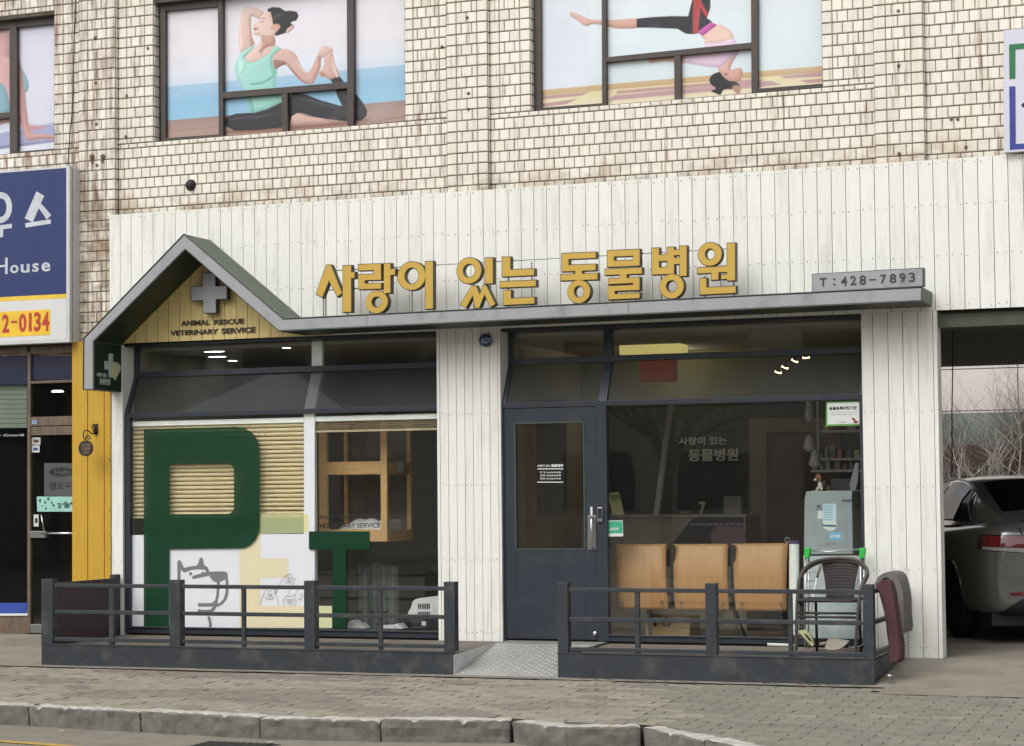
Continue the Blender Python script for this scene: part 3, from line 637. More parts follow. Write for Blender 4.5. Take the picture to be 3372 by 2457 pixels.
figure(po, zX, [
 ([(70, -60), (440, -60), (440, 100), (430, 640), (78, 672), (72, 200)], (222, 228, 236), False, dict(body=False, soft=6.0)),
 ([(75, 716), (440, 686), (372, 716), (75, 744)], MV, False, dict(body=False)), ([(75, 775), (345, 738), (262, 778), (75, 802)], MV, False, dict(body=False)),
 ([(640, 678), (1640, 592), (1745, 598), (1640, 622), (630, 702)], MV, False, dict(body=False)), ([(572, 748), (620, 712), (1790, 604), (1868, 632), (1690, 652), (590, 752)], (192, 156, 158), False, dict(body=False, soft=6.0)),
 ([(1852, 570), (2190, 534), (2190, 572), (1900, 586)], MV, False, dict(body=False)), ([(2005, 600), (2190, 585), (2190, 614), (2060, 622)], MV, False, dict(body=False)), ([(560, 790), (1640, 690), (1640, 706), (560, 800)], (206, 182, 190), False, dict(body=False, soft=6.0)),
 ([(285, 94), (310, 88), (362, 112), (430, 142), (520, 150), (640, 148), (790, 142), (790, 206), (700, 215), (620, 212), (520, 186), (452, 182), (425, 194), (390, 190), (340, 150), (290, 120)], ((228, 190, 176), (206, 158, 140)), True),
 ([(785, 140), (900, 128), (1050, 120), (1170, 122), (1180, 80), (1215, -60), (1338, -60), (1336, 60), (1310, 135), (1352, 165), (1300, 202), (1240, 252), (1200, 256), (1150, 252), (1090, 216), (900, 208), (785, 208)], (40, 42, 48), False),
 ([(1215, -60), (1255, -60), (1260, 100), (1240, 250), (1205, 250), (1204, 100)], (182, 66, 66), False), ([(1255, -60), (1272, 20), (1322, 108), (1302, 128), (1258, 50)], (196, 74, 72), False),
 ([(1275, 272), (1385, 188), (1450, 202), (1502, 250), (1502, 300), (1400, 328), (1302, 328), (1292, 292)], ((228, 190, 170), (240, 212, 200)), True),
 ([(1238, 240), (1340, 164), (1388, 186), (1276, 272)], (200, 92, 168), False),
 ([(868, 455), (900, 434), (1000, 425), (1165, 430), (1160, 470), (1000, 460), (930, 468), (892, 474)], (208, 162, 146), True),
 ([(1550, 385), (1500, 470), (1490, 520), (1560, 505), (1578, 548), (1560, 600), (1524, 612), (1470, 598), (1428, 565), (1388, 508), (1440, 470), (1520, 380)], ((232, 190, 178), (204, 154, 140)), True),
 ([(1300, 325), (1400, 318), (1505, 288), (1555, 380), (1500, 430), (1440, 480), (1400, 502), (1290, 496), (1150, 466), (1165, 430), (1240, 405), (1290, 380)], ((238, 214, 232), (226, 196, 220)), True),
 ([(1328, 600), (1345, 562), (1402, 538), (1430, 570), (1470, 600), (1530, 614), (1556, 640), (1520, 665), (1440, 668), (1412, 708), (1380, 700), (1340, 680), (1376, 660), (1342, 632)], (38, 36, 40), True),
 ([(1500, 650), (1555, 640), (1560, 690), (1530, 700)], (178, 140, 118), True), ([(1440, 552), (1462, 548), (1466, 560), (1446, 562)], (150, 92, 88), True), ([(1520, 575), (1534, 580), (1520, 586)], (86, 60, 56), False)])
obj('poster', po.mesh(), M['print'], w2, norm=False); reveal(w2, W2L, ZB, ZT)
# window zero at the left edge
w0 = win_part((-6.0, 0.21, ZB), 'window at the left edge with a poster of a woman leaning on her hands')
fr = MB()
bar(fr, zU, [(42, 105), (75, 100), (78, 695), (44, 700)], 0.166); bar(fr, zU, [(-400, 150), (273, 66), (273, 104), (-400, 175)], 0.172)
bar(fr, zU, [(76, 688), (275, 671), (275, 682), (76, 698)], 0.172); bar(fr, zU, [(-400, 548), (46, 508), (46, 534), (-400, 574)], 0.168)
bar(fr, zU, [(268, 95), (275, 95), (275, 680), (270, 680)], 0.2)
obj('frame', fr, M['bronze'], w0, bevel=0.002)
po = Poster(zU, -7.2, W0R, 4.86, 6.35, 380, 230); po.bands([(6.35, sr(214, 212, 226)), (5.6, sr(222, 222, 236)), (5.15, sr(210, 214, 228)), (5.15, sr(226, 228, 238)), (4.86, sr(224, 226, 236))])
figure(po, zU, [
 ([(-200, 640), (272, 552), (272, 634), (-200, 700)], (162, 168, 200), False, dict(body=False, soft=6.0)), ([(-200, 690), (272, 632), (272, 640), (-200, 702)], (110, 112, 150), False, dict(body=False, soft=6.0)),
 ([(-60, 150), (20, 140), (46, 165), (44, 260), (20, 300), (-60, 290)], (206, 160, 160), True), ([(-80, 260), (20, 255), (60, 300), (60, 520), (20, 560), (-80, 560)], (214, 170, 168), True),
 ([(60, 260), (100, 310), (130, 375), (118, 420), (60, 430)], (150, 196, 204), True), ([(-80, 375), (10, 380), (44, 470), (30, 520), (-80, 600)], (138, 178, 190), True),
 ([(74, 240), (95, 300), (112, 400), (130, 560), (150, 604), (200, 606), (268, 620), (258, 630), (180, 632), (120, 634), (96, 560), (76, 480)], ((220, 178, 176), (200, 150, 148)), True),
 ([(130, 565), (170, 572), (205, 570), (205, 578), (165, 590), (136, 588)], (196, 146, 144), True), ([(78, 470), (96, 560), (80, 590), (70, 560)], (190, 140, 140), True)])
obj('poster', po.mesh(), M['print'], w0, norm=False)
lt = MB(); lt.box(-7.2, W0R, YW + .002, .24, ZT - .03, ZT - .001); lt.box(W1L, W1R, YW + .002, .24, ZT - .03, ZT - .001); obj('lintel', lt, M['grout'], bld)
for nm, z, x, y, r in (('vent_pipe', zA, 1020, 988, 0.058),):
    t = tag(obj(nm, MB().lathe(tuple(P(z, x, y, YW)), [(0.01, -0.055), (r * .5, -0.050), (r * .85, -0.03), (r, -0.01), (r, 0.02)], 28, axis='y'), M['black']), 'round black vent outlet on the tiled wall above the gable', 'vent')
# rusty brackets and old anchor stubs on the first pilaster
for i, (z, x, y, lb) in enumerate(((zD, 560, 30, 'left rusty anchor bolt low on the first pilaster'), (zD, 625, 30, 'right rusty anchor bolt low on the first pilaster'))):
    p = P(z, x, y, YP); mb = MB().lathe((p.x, p.y, p.z), [(0.02, -0.02), (0.028, -0.015), (0.03, 0.0)], 12, axis='y'); mb.box(p.x - .008, p.x + .008, p.y - .03, p.y, p.z - .06, p.z + .01)
    tag(obj('anchor_bolt', mb, M['nail']), lb, 'bolt')
cb = MB(); pts = [P(ZM(200, 0, 500, 1180), x, y, YW - 0.012) for x, y in ((118, -20), (112, 120), (102, 300), (100, 480), (97, 700), (88, 880), (70, 1020), (64, 1150), (60, 1270), (66, 1310))]
cb.tube(pts, 0.004, 6); tag(obj('cable', cb, M['black']), 'thin dark cable hanging down the tiles beside the first pilaster', 'cable')

for z, pts, Y in ((ZM(200, 0, 500, 1180), ((270, 295), (275, 645), (280, 965), (285, 1285)), YP), (ZM(200, 0, 500, 1180), ((515, 745), (510, 1062), (680, 376)), YW), (zB, ((362, 88), (368, 465), (368, 545)), YP), (zB, ((236, 234),), YW), (zC, ((538, 55), (540, 325), (542, 760)), YP), (zC, ((872, 728), (800, 590), (832, 590)), YW)):
    for x, y in pts:
        p = P(z, x, y, Y); mb = MB(); mb.lathe((p.x, p.y, p.z), [(.004, -.022), (.012, -.018), (.016, -.008), (.017, .002)], 10, axis='y'); obj('rusty_stub', mb, M['nail'], bld)
# ================================================================== CLINIC STOREFRONT
shop = thing('clinic_storefront', (-0.3, 0, 0), 'white boarded veterinary clinic shopfront with slate window frames and a gabled green canopy', 'shopfront')
XL, XR = -4.19, 5.6
cl = MB()
ed = strips(cl, [(XL, 2.864), (XR, 2.864), (XR, 4.155), (XL, 4.155)], 0.1255, 0.0058, 0.0, 0.03, 0)
cl.box(XL, XR, 0.0305, 0.06, 2.868, 4.15, 1)
def nail(mb, x, y, z, r=0.0046):
    r *= random.uniform(.7, 1.3); mb.lathe((x, y, z), [(r, -0.0028), (r, 0.001)], 6, mi=2, axis='y')
for a, b_ in ed:
    for zz in (4.125, 3.76, 3.33, 2.90):
        for xx in (a + 0.022, b_ - 0.022):
            if random.random() < 0.85: nail(cl, xx + random.uniform(-.006, .006), 0, zz + random.uniform(-.012, .012))
obj('board_cladding', cl, [M['white_board'], M['gap'], M['nail']], shop, norm=False)
# columns
def column(xa, xb, z0, z1, pitch, yb=0.22, phase=0, ysplit=None):
    c = MB(); e = strips(c, [(xa, z0), (xb, z0), (xb, z1), (xa, z1)], pitch, 0.005, 0.0, 0.024, 0, phase)
    c.box(xa + 0.003, xb - 0.0245, 0.0245, yb, z0 + .002, z1 - .002, 1)
    c.box(xb - 0.024, xb - .0015, 0.0245, yb, z0, z1, 0)
    for a, b_ in e:
        for zz in (z0 + 0.09, z0 + 0.75, z0 + 1.45, z0 + 2.1, z1 - 0.12):
            if b_ - a > 0.05:
                for xx in (a + 0.02, b_ - 0.02): nail(c, xx, 0, zz + random.uniform(-.01, .01), 0.004)
    return obj('column', c, [M['white_board'], M['gap'], M['nail']], shop, norm=False)
XA0, XA1 = P(D, 247, 1100).x, P(D, 272, 1100).x
XB0, XB1 = P(D, 969, 1100).x, P(D, 1110, 1100).x
XC0, XC1 = P(D, 1913, 1100).x, P(D, 2081, 1100).x
column(XA0, XA1, -0.05, 2.8625, 0.3); column(XB0, XB1, -0.02, 2.8625, 0.083, phase=0.03); column(XC0, XC1, -0.09, 2.8625, 0.128, yb=0.20, phase=0.10)
# gable boards
A_ = P(zD, 567, 1148, -0.5); AP = P(zD, 1120, 592, -0.5); VL = P(zD, 1685, 1085, -0.5)
zgb = P(zD, 785, 1158, 0).z
gb = MB(); sl = (VL.z - AP.z) / (VL.x - AP.x)
xr_ = VL.x + 0.45
poly = [(A_.x - .03, zgb), (xr_ , zgb), (xr_, VL.z + .02), (VL.x, VL.z + 0.03), (AP.x, AP.z + 0.03), (A_.x - .03, A_.z + .0)]
e = strips(gb, [(A_.x - .03, zgb), (VL.x + .3, zgb), (VL.x + .02, VL.z + .02), (AP.x, AP.z + .03), (A_.x - .03, A_.z)], 0.1255, 0.006, -0.012, -0.0035, 0, 0.07)
gb.prism([(A_.x - .029, zgb + .002), (VL.x + .29, zgb + .002), (VL.x + .02, VL.z + .018), (AP.x, AP.z + .028), (A_.x - .029, A_.z)], -0.0034, -0.0022, 1)
obj('gable_boards', gb, [M['yellow_board'], M['gap']], shop, norm=False)
# canopy
def offs(pts, d):
    n = len(pts); ar = sum(pts[i][0] * pts[(i + 1) % n][1] - pts[(i + 1) % n][0] * pts[i][1] for i in range(n)); s_ = 1 if ar > 0 else -1
    out = []
    for i in range(n):
        a, b_, c = Vector(pts[i - 1]), Vector(pts[i]), Vector(pts[(i + 1) % n])
        u, v = (b_ - a).normalized(), (c - b_).normalized(); n1, n2 = Vector((u.y, -u.x)), Vector((v.y, -v.x))
        m_ = (n1 + n2); m_ = m_ / max(0.35, (1 + n1.dot(n2))); out.append(tuple(b_ + m_ * d * s_))
    return out
cpx = [(zD, 505, 1440), (zD, 507, 1128), (zD, 1115, 497), (zD, 1715, 1010), (zL, 320, 440), (zY, 1652, 245), (zY, 1645, 422), (zL, 320, 500), (zD, 1685, 1085), (zD, 1120, 592), (zD, 567, 1148), (zD, 567, 1440)]
cw = [P(z, x, y, -0.5) for z, x, y in cpx]; cw = [(p.x, p.z) for p in cw]
cw[4] = (cw[4][0], cw[3][1] + (cw[5][1] - cw[3][1]) * (cw[4][0] - cw[3][0]) / (cw[5][0] - cw[3][0])); cw[7] = (cw[7][0], cw[8][1] + (cw[6][1] - cw[8][1]) * (cw[7][0] - cw[8][0]) / (cw[6][0] - cw[8][0]))
del cw[7]; del cw[4]
cn = MB(); cn.prism(cw, -0.5, -0.0025, 0)
canopy = obj('canopy', cn, M['canopy_green'], shop, bevel=0.003)
# added deep green sheets under the canopy: underside shade put into the colour
zi = [cw[i] for i in (6, 7, 8, 9)]            # valley-bottom, apex-in, left-in, left-bottom
lin = MB()
def shade_sheet(a, b_, t=0.004):
    A2, B2 = Vector(a), Vector(b_); d = (B2 - A2).normalized(); n_ = Vector((-d.y, d.x))
    c0 = Vector((0.0, -1.0)); n_ = n_ if True else c0
    return d, n_
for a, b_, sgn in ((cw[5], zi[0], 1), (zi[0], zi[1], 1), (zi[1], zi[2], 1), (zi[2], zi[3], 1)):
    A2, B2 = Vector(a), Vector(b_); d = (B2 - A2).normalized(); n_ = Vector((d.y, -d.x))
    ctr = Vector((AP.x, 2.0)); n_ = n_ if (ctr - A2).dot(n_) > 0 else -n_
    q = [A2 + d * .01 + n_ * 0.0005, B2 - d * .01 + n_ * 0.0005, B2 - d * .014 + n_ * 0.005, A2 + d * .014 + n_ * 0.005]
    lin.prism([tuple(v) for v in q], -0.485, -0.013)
obj('soffit_shade_sheet', lin, M['shaded_deep_green'], canopy)
fa = MB(); fi = offs(cw, -0.010); fa.prism(fi, -0.504, -0.4995, 0)
obj('fascia', fa, M['fascia_grey'], canopy, norm=True)
se = MB()
for z, x in ((zL, 314), (zL, 1616)):
    se = MB()
    X = P(z, x, 450, -.504).x; zt = cw[4][1] if False else None
    f = lambda i0, i1: cw[i0][1] + (cw[i1][1] - cw[i0][1]) * (X - cw[i0][0]) / (cw[i1][0] - cw[i0][0])
    se.box(X - .002, X + .002, -0.5055, -0.5042, f(6, 5) + .012, f(3, 4) - .012)
    obj('seam', se, M['edge'], canopy)
# thin metal flashing along the top edge of the canopy
fl = MB()
for i0, i1 in ((1, 2), (2, 3), (3, 4)):
    a, b_ = cw[i0], cw[i1]; fl.tube([(a[0], -0.506, a[1] + .001), (b_[0], -0.506, b_[1] + .001)], 0.005, 6)
fl.tube([(cw[5][0], -0.506, cw[5][1]), (cw[6][0], -.506, cw[6][1])], 0.005, 6)
fl.tube([(cw[0][0], -0.506, cw[0][1]), (cw[1][0], -.506, cw[1][1])], 0.005, 6)
obj('edge_trim', fl, M['edge'], canopy)
# sign on the inner face of the left leg (emblem + small lettering) : lies in the plane x = const
XI = cw[8][0] + 0.006; lb = MB()
def side_pt(x, y):      # photo pixel -> (y,z) on the inner face x = XI
    r = _ray(*zAA(x, y)); t = (XI - CAM.x) / r.x; q = CAM + r * t; return q
def sidepoly(mb, pts, dx, mi=0):
    q = [side_pt(*p) for p in pts]; q2 = [(XI + dx, v.y, v.z) for v in q]
    for t in tessellate_polygon([[Vector((v[1], v[2], 0)) for v in q2]]):
        mb.add([q2[i] for i in t], [(0, 1, 2)], mi)
sidepoly(lb, [(392, 604), (447, 606), (445, 703), (500, 710), (500, 880), (445, 893), (392, 893), (392, 798), (340, 793), (340, 692), (392, 697)], 0.002, 0)
sidepoly(lb, [(412, 735), (495, 712), (530, 735), (540, 795), (470, 932), (440, 890), (405, 830)], 0.0035, 1)
for s_, (x0, y0, x1, y1) in (('사랑이 있는', (250, 882, 375, 845)), ('동물병원', (285, 975, 415, 912))):
    a, b_ = side_pt(x0, y0), side_pt(x1, y1)
    text(lb, s_, None, 0, 0, 0, 0, 0, 0.001, 0.02, 2, basis=(Vector((XI + .001, a.y, a.z)), Vector((0, b_.y - a.y, 0)), Vector((0, 0, b_.z - a.z)), Vector((1, 0, 0))))
obj('emblem', lb, [mat('pale_green_print', sr(196, 214, 204), .5, var=.02), mat('cream_print', sr(214, 216, 172), .5, var=.02), mat('white_print', sr(220, 226, 220), .5, var=.0)], canopy, norm=False)

# ---- window and door frames
def hz(z, x, y, Y): return P(z, x, y, Y).z
YF, YT = 0.03, 0.205              # lower frame plane, recessed transom plane
XWL, XWR = XA1 + 0.001, XB0 - 0.001      # left bay
XDL, XDR = XB1 + 0.001, XC0 - 0.001      # right bay
zHd = hz(zO, 700, 140, YT)               # underside of the header = top of transom panes
zU1, zU0 = hz(zG, 800, 172, YT), hz(zG, 800, 200, YT)   # bar under transom (top, bottom)
zL1, zL0 = hz(zG, 800, 378, YF), hz(zG, 800, 402, YF)   # bar above door/windows
def frames(x0, x1, muls, name):
    f = MB()
    f.box(x0, x1, YT - .01, YT + .07, zHd, 2.862); f.box(x0, x1, .033, YT - .0105, 2.832, 2.8615)                # header
    f.box(x0, x1, YT, YT + .05, zU0, zU1)
    f.box(x0, x1, YF, YF + .06, zL0, zL1)
    f.box(x0, x0 + 0.045, YT + .002, YT + .048, zU1, zHd); f.box(x1 - 0.03, x1, YT + .002, YT + .048, zU1, zHd)
    for xm, wd in muls: f.box(xm - wd / 2, xm + wd / 2, YT + .002, YT + .048, zU1, zHd)
    for xa, xb in [(x0, x0 + .04), (x1 - .03, x1)] + [(m - w_ / 2, m + w_ / 2) for m, w_ in muls]:   # raking members
        f.add([(xa, YF, zL1), (xb, YF, zL1), (xb, YF + .045, zL1), (xa, YF + .045, zL1), (xa, YT, zU0), (xb, YT, zU0), (xb, YT + .045, zU0), (xa, YT + .045, zU0)], [(0, 1, 5, 4), (1, 2, 6, 5), (2, 3, 7, 6), (3, 0, 4, 7)])
    return f
def rake_glass(x0, x1):
    g_ = MB(); g_.add([(x0, YF + .02, zL1), (x1, YF + .02, zL1), (x1, YT + .02, zU0), (x0, YT + .02, zU0)], [(0, 1, 2, 3)]); return g_
def pane(x0, x1, z0, z1, y): g_ = MB(); g_.add([(x0, y, z0), (x1, y, z0), (x1, y, z1), (x0, y, z1)], [(0, 1, 2, 3)]); return g_
def part(name, loc, parent, label=None):
    e = bpy.data.objects.new(name, None); COL.objects.link(e); e.parent = parent; e.location = Vector(loc) - wloc(parent); e.empty_display_size = .1
    if label: e['label'] = label
    return e
# left bay
wl = part('display_window', (XWL, YF, 0), shop, 'left display window carrying the large green lettering film')
f = frames(XWL, XWR, [], 'l')
zsl = hz(zF, 800, 1462, YF); xfl = P(zF, 38, 900, YF).x
f.box(XWL, xfl + .005, YF, YF + .06, 0.0, zL0); f.box(XWR - .012, XWR, YF, YF + .06, 0, zL0); f.box(xfl + .005, XWR - .012, YF, YF + .06, 0.0, zsl)
f.box(xfl, XWR - .012, YF - .015, YF, zsl - .012, zsl + .004)
obj('frame', f, M['frame'], wl, bevel=0.003)
XM0, XM1 = P(zF, 886, 700, YF + .05).x, P(zF, 938, 700, YF + .05).x
mu = MB(); mu.box(XM0, XM1, YF + .052, YF + .10, zsl, zL0 + .02)
mu.add([(XM0, YF + .052, zL0 + .02), (XM1, YF + .052, zL0 + .02), (XM1, YF + .10, zL0 + .02), (XM0, YF + .10, zL0 + .02), (XM0, YT + .045, zU0), (XM1, YT + .045, zU0), (XM1, YT + .10, zU0), (XM0, YT + .10, zU0)], [(0, 1, 5, 4), (1, 2, 6, 5), (2, 3, 7, 6), (3, 0, 4, 7)])
mu.box(XM0, XM1, YT + .055, YT + .10, zU0 + .001, zHd)
obj('mullion', mu, M['white_plastic'], wl)
for a, b_ in ((xfl + .005, XWR - .012),): obj('pane', pane(a, b_, zsl, zL0, YF + .045), M['glass'], wl, norm=False)
obj('pane', rake_glass(XWL + .04, XWR - .03), M['glass_hazy'], wl, norm=False, label='raking pane above the left display window')
obj('pane', pane(XWL + .045, XWR - .03, zU1, zHd, YT + .03), M['glass'], wl, norm=False)
# films: white ground, green P and T, cream E, line drawings  (all flat prints on the pane)
YFm = YF + .044
class FL:
    y = YFm
def film(name, shapes, m, label=None):
    mb = MB()
    for z, pts, col in shapes:
        FL.y -= 0.0005; mb.flat(z, pts, FL.y, sr(*col))
    return obj(name, mb, m, wl, norm=False, label=label)
WHT = (232, 235, 238)
film('film', [(zF, [(35, 1006), (660, 1002), (886, 1000), (886, 445), (938, 443), (938, 1458), (36, 1452)], WHT)], M['film'], 'white film ground')
film('film', [(zF, [(672, 903), (886, 903), (886, 996), (640, 1002)], (214, 222, 168))], M['film_soft'], 'top arm of the pale letter E')
film('film', [(zF, [(886, 903), (907, 903), (907, 992), (886, 992)], (232, 220, 168)), (zM, [(876, 590), (960, 565), (1040, 500), (1085, 402), (1126, 402), (1126, 692), (1466, 692), (1466, 928), (1124, 928), (1124, 1268), (1790, 1268), (1790, 1535), (876, 1530)], (232, 222, 184))], M['film'], 'cream letter E')
film('film', [(zN, [(80, 1420), (206, 1422), (206, 1582), (80, 1582)], (212, 216, 168))], M['film'], 'foot of the cream letter E')
# drawings
def stroke(mb, z, pts, wd, col, closed=False, sm=True, caps=True):
    q = list(pts)
    if sm:
        n = len(q); o_ = []
        for i in range(n - 1):
            p0, p1, p2, p3 = q[max(i - 1, 0)], q[i], q[i + 1], q[min(i + 2, n - 1)]
            for j in range(5):
                t = j / 5; o_.append(tuple(0.5 * (2 * p1[a] + (p2[a] - p0[a]) * t + (2 * p0[a] - 5 * p1[a] + 4 * p2[a] - p3[a]) * t * t + (3 * p1[a] - p0[a] - 3 * p2[a] + p3[a]) * t ** 3) for a in (0, 1)))
        o_.append(q[-1]); q = o_
    FL.y -= 0.0004; w = [P(z, *p, FL.y) for p in q]; vs = []; L_ = len(w)
    for i, p in enumerate(w):
        d = (w[min(i + 1, L_ - 1)] - w[max(i - 1, 0)]); d.y = 0; d.normalize(); n_ = Vector((-d.z, 0, d.x)) * wd / 2
        if i == 0 and caps: p = p - d * wd * .4
        if i == L_ - 1 and caps: p = p + d * wd * .4
        vs += [p - n_, p + n_]
    mb.add(vs, [(2 * i, 2 * i + 2, 2 * i + 3, 2 * i + 1) for i in range(L_ - 1)], 0, [(*sr(*col), 1)] * len(vs))
GR = (126, 126, 126)
dg = MB()
for pts, s_ in (([(125, 960), (125, 730), (145, 712), (165, 722), (205, 808), (280, 790), (360, 782), (378, 750), (395, 692), (412, 684), (430, 692), (450, 775), (490, 800), (512, 855), (620, 850), (700, 852), (728, 866), (740, 970), (740, 1110), (722, 1180), (680, 1240), (610, 1278), (560, 1276), (380, 1276), (368, 1254), (380, 1234), (540, 1234), (580, 1200), (596, 1130), (602, 985), (560, 970), (520, 925), (515, 900), (420, 920), (310, 942), (302, 925), (310, 905), (412, 876), (430, 850), (446, 862), (468, 864), (466, 836), (440, 828), (370, 824), (290, 832), (205, 866), (164, 826), (162, 960)], False),
               ([(640, 980), (690, 958), (704, 950), (710, 1000), (706, 1110), (680, 1190), (632, 1236), (606, 1236), (628, 1150), (636, 1040)], True)):
    FL.y -= 0.0005; dg.flat(zM, pts, FL.y, sr(*(GR if not s_ else WHT)))
stroke(dg, zM, [(385, 1326), (460, 1334), (540, 1322), (580, 1270), (600, 1200)], 0.030, GR); stroke(dg, zM, [(500, 1395), (520, 1460), (524, 1522)], 0.030, GR, caps=False)
FL.y -= .0005; c = P(zM, 284, 879, FL.y); dg.add([(c.x + .016 * math.cos(k * PI / 10), FL.y, c.z + .017 * math.sin(k * PI / 10)) for k in range(20)], [tuple(range(20))], 0, [(*sr(*GR), 1)] * 20)
obj('drawing', dg, M['film'], wl, norm=False, label='grey line drawing of a dog head holding its muzzle')
cd_ = MB(); LN = (150, 150, 148); wd = 0.0042
for pts in ([(1124, 1260), (1140, 1190), (1172, 1120), (1175, 1055), (1190, 1052), (1212, 1086), (1260, 1082), (1284, 1052), (1300, 1056), (1302, 1120), (1335, 1180), (1346, 1260)],
            [(1310, 1130), (1340, 1050), (1400, 940), (1460, 888), (1495, 882), (1508, 900), (1506, 930), (1520, 942), (1542, 936), (1536, 980), (1520, 1010), (1480, 1080), (1470, 1135)],
            [(1425, 1262), (1405, 1230), (1412, 1190), (1440, 1150), (1448, 1135), (1470, 1152), (1500, 1152), (1522, 1132), (1536, 1152), (1558, 1200), (1556, 1240), (1535, 1266)],
            [(1535, 1152), (1560, 1110), (1582, 1060)], [(1290, 1052), (1312, 1110), (1330, 1052)],
            [(1424, 960), (1432, 985), (1460, 990), (1470, 975)], [(1470, 975), (1490, 990), (1506, 975), (1498, 965)], [(1466, 935), (1480, 950), (1470, 970)],
            [(1205, 1170), (1222, 1190), (1240, 1172), (1256, 1190), (1274, 1170)], [(1186, 1160), (1208, 1168)], [(1190, 1180), (1206, 1172)], [(1272, 1165), (1294, 1158)], [(1274, 1172), (1290, 1182)], [(1234, 1146), (1246, 1146)],
            [(1580, 1180), (1632, 1170)], [(1590, 1196), (1630, 1184)], [(1760, 948), (1784, 946), (1780, 968), (1764, 962)], [(1476, 1228), (1482, 1236)], [(1470, 1244), (1492, 1244)]):
    stroke(cd_, zM, pts, wd, LN, caps=False)
for x, y, r in ((1464, 940, 22), (1222, 1130, 14), (1256, 1130, 14), (1462, 1208, 24), (1510, 1206, 24), (1626, 1132, 18), (1230, 1132, 4), (1250, 1132, 4), (1462, 1196, 6), (1508, 1196, 6), (1482, 1232, 3)):
    stroke(cd_, zM, [(x + r * math.cos(k * PI / 6), y + r * math.sin(k * PI / 6)) for k in range(13)], wd * .9, LN, caps=False)
obj('drawing', cd_, M['film'], wl, norm=False, label='thin line drawing of several small cats')
# letter P and T : cut from green film, P on a thin board proud of the pane
def arc(cx, cy, rx, ry, a0, a1, n=10): return [(cx + rx * math.cos(math.radians(a0 + (a1 - a0) * k / n)), cy - ry * math.sin(math.radians(a0 + (a1 - a0) * k / n))) for k in range(n + 1)]
lp = MB(); y0 = FL.y - .0022
def tp(z, p, Y): q = P(z, *p, Y); return (q.x, q.z)
outer = [(108, 1452), (108, 492)] + [(560, 480)] + arc(560, 590, 110, 108, 88, 2)[0:] + [(672, 700), (670, 900)] + arc(575, 960, 94, 110, 2, -86) + [(232, 1074), (230, 1452)]
hole = [(234, 905)] + [(234, 662)] + arc(512, 695, 34, 38, 88, 2, 6) + [(546, 800)] + arc(512, 868, 34, 36, 0, -88, 6)
ow, hw = [tp(zF, p, y0) for p in outer], [tp(zF, p, y0) for p in hole]
tri = tessellate_polygon([[Vector((x, z, 0)) for x, z in ow], [Vector((x, z, 0)) for x, z in hw[::-1]]]); allp = ow + hw[::-1]
lp.add([(x, y0, z) for x, z in allp], [t for t in tri]); pass
for R_ in (ow, hw[::-1]):
    n = len(R_); lp.add([(x, y0, z) for x, z in R_] + [(x, y0 + .001, z) for x, z in R_], [(i, (i + 1) % n, n + (i + 1) % n, n + i) for i in range(n)])
obj('letter', lp, M['green_film'], wl, label='large dark green letter P')
lt_ = MB(); FL.y -= .0006
for pts in ([(910, 988), (1206, 988), (1206, 1076), (910, 1076)], [(1027, 1077), (1090, 1077), (1090, 1458), (1023, 1458)]): lt_.trace(zF, pts, FL.y - .001, FL.y, 0)
obj('letter', lt_, M['green_film'], wl, label='dark green letter T')
gl_ = MB(); text(gl_, 'ANIMAL RESCUE', zN, 110, 790, 552, 762, FL.y, .0006, 0.015, 0); text(gl_, 'VETERINARY SERVICE', zN, 110, 856, 555, 820, FL.y, .0006, 0.015, 0)
text(gl_, 'PLAY', zN, 330, 1500, 620, 1458, FL.y, .0006, 0.03, 0)
obj('lettering', gl_, mat('dark_vinyl', sr(34, 36, 36), .5), wl, norm=False)
# right bay
XDm = P(zG, 532, 900, YF).x; XDl = P(zG, 85, 900, YF).x; XDr = P(zG, 502, 900, YF).x
wr = part('display_window', (XDm, YF, 0), shop, 'right display window beside the door')
xm = P(zO, 1240, 300, YT).x
f = frames(XDL, XDR, [(xm, 0.085)], 'r')
XG0, XG1 = P(zG, 550, 900, YF).x, P(zG, 1700, 900, YF).x
zsr = hz(zG, 800, 1450, YF); zsb = 0.0
f.box(XDL, XDl - .002, YF, YF + .06, zsb, zL0); f.box(XDr + .002, XG0, YF, YF + .06, zsb, zL0); f.box(XG1, XDR, YF, YF + .06, zsb, zL0); f.box(XG0, XG1, YF, YF + .06, zsb, zsr)
f.box(XG0, XG1, YF - .012, YF, zsr - .012, zsr + .003)
obj('frame', f, M['frame'], wr, bevel=0.003)
obj('pane', pane(XG0, XG1, zsr, zL0, YF + .04), M['glass'], wr, norm=False)
for a, b_ in ((XDL + .04, xm - .042), (xm + .042, XDR - .03)):
    obj('pane', rake_glass(a, b_), M['glass_hazy'], wr, norm=False); obj('pane', pane(a, b_, zU1, zHd, YT + .03), M['glass'], wr, norm=False)
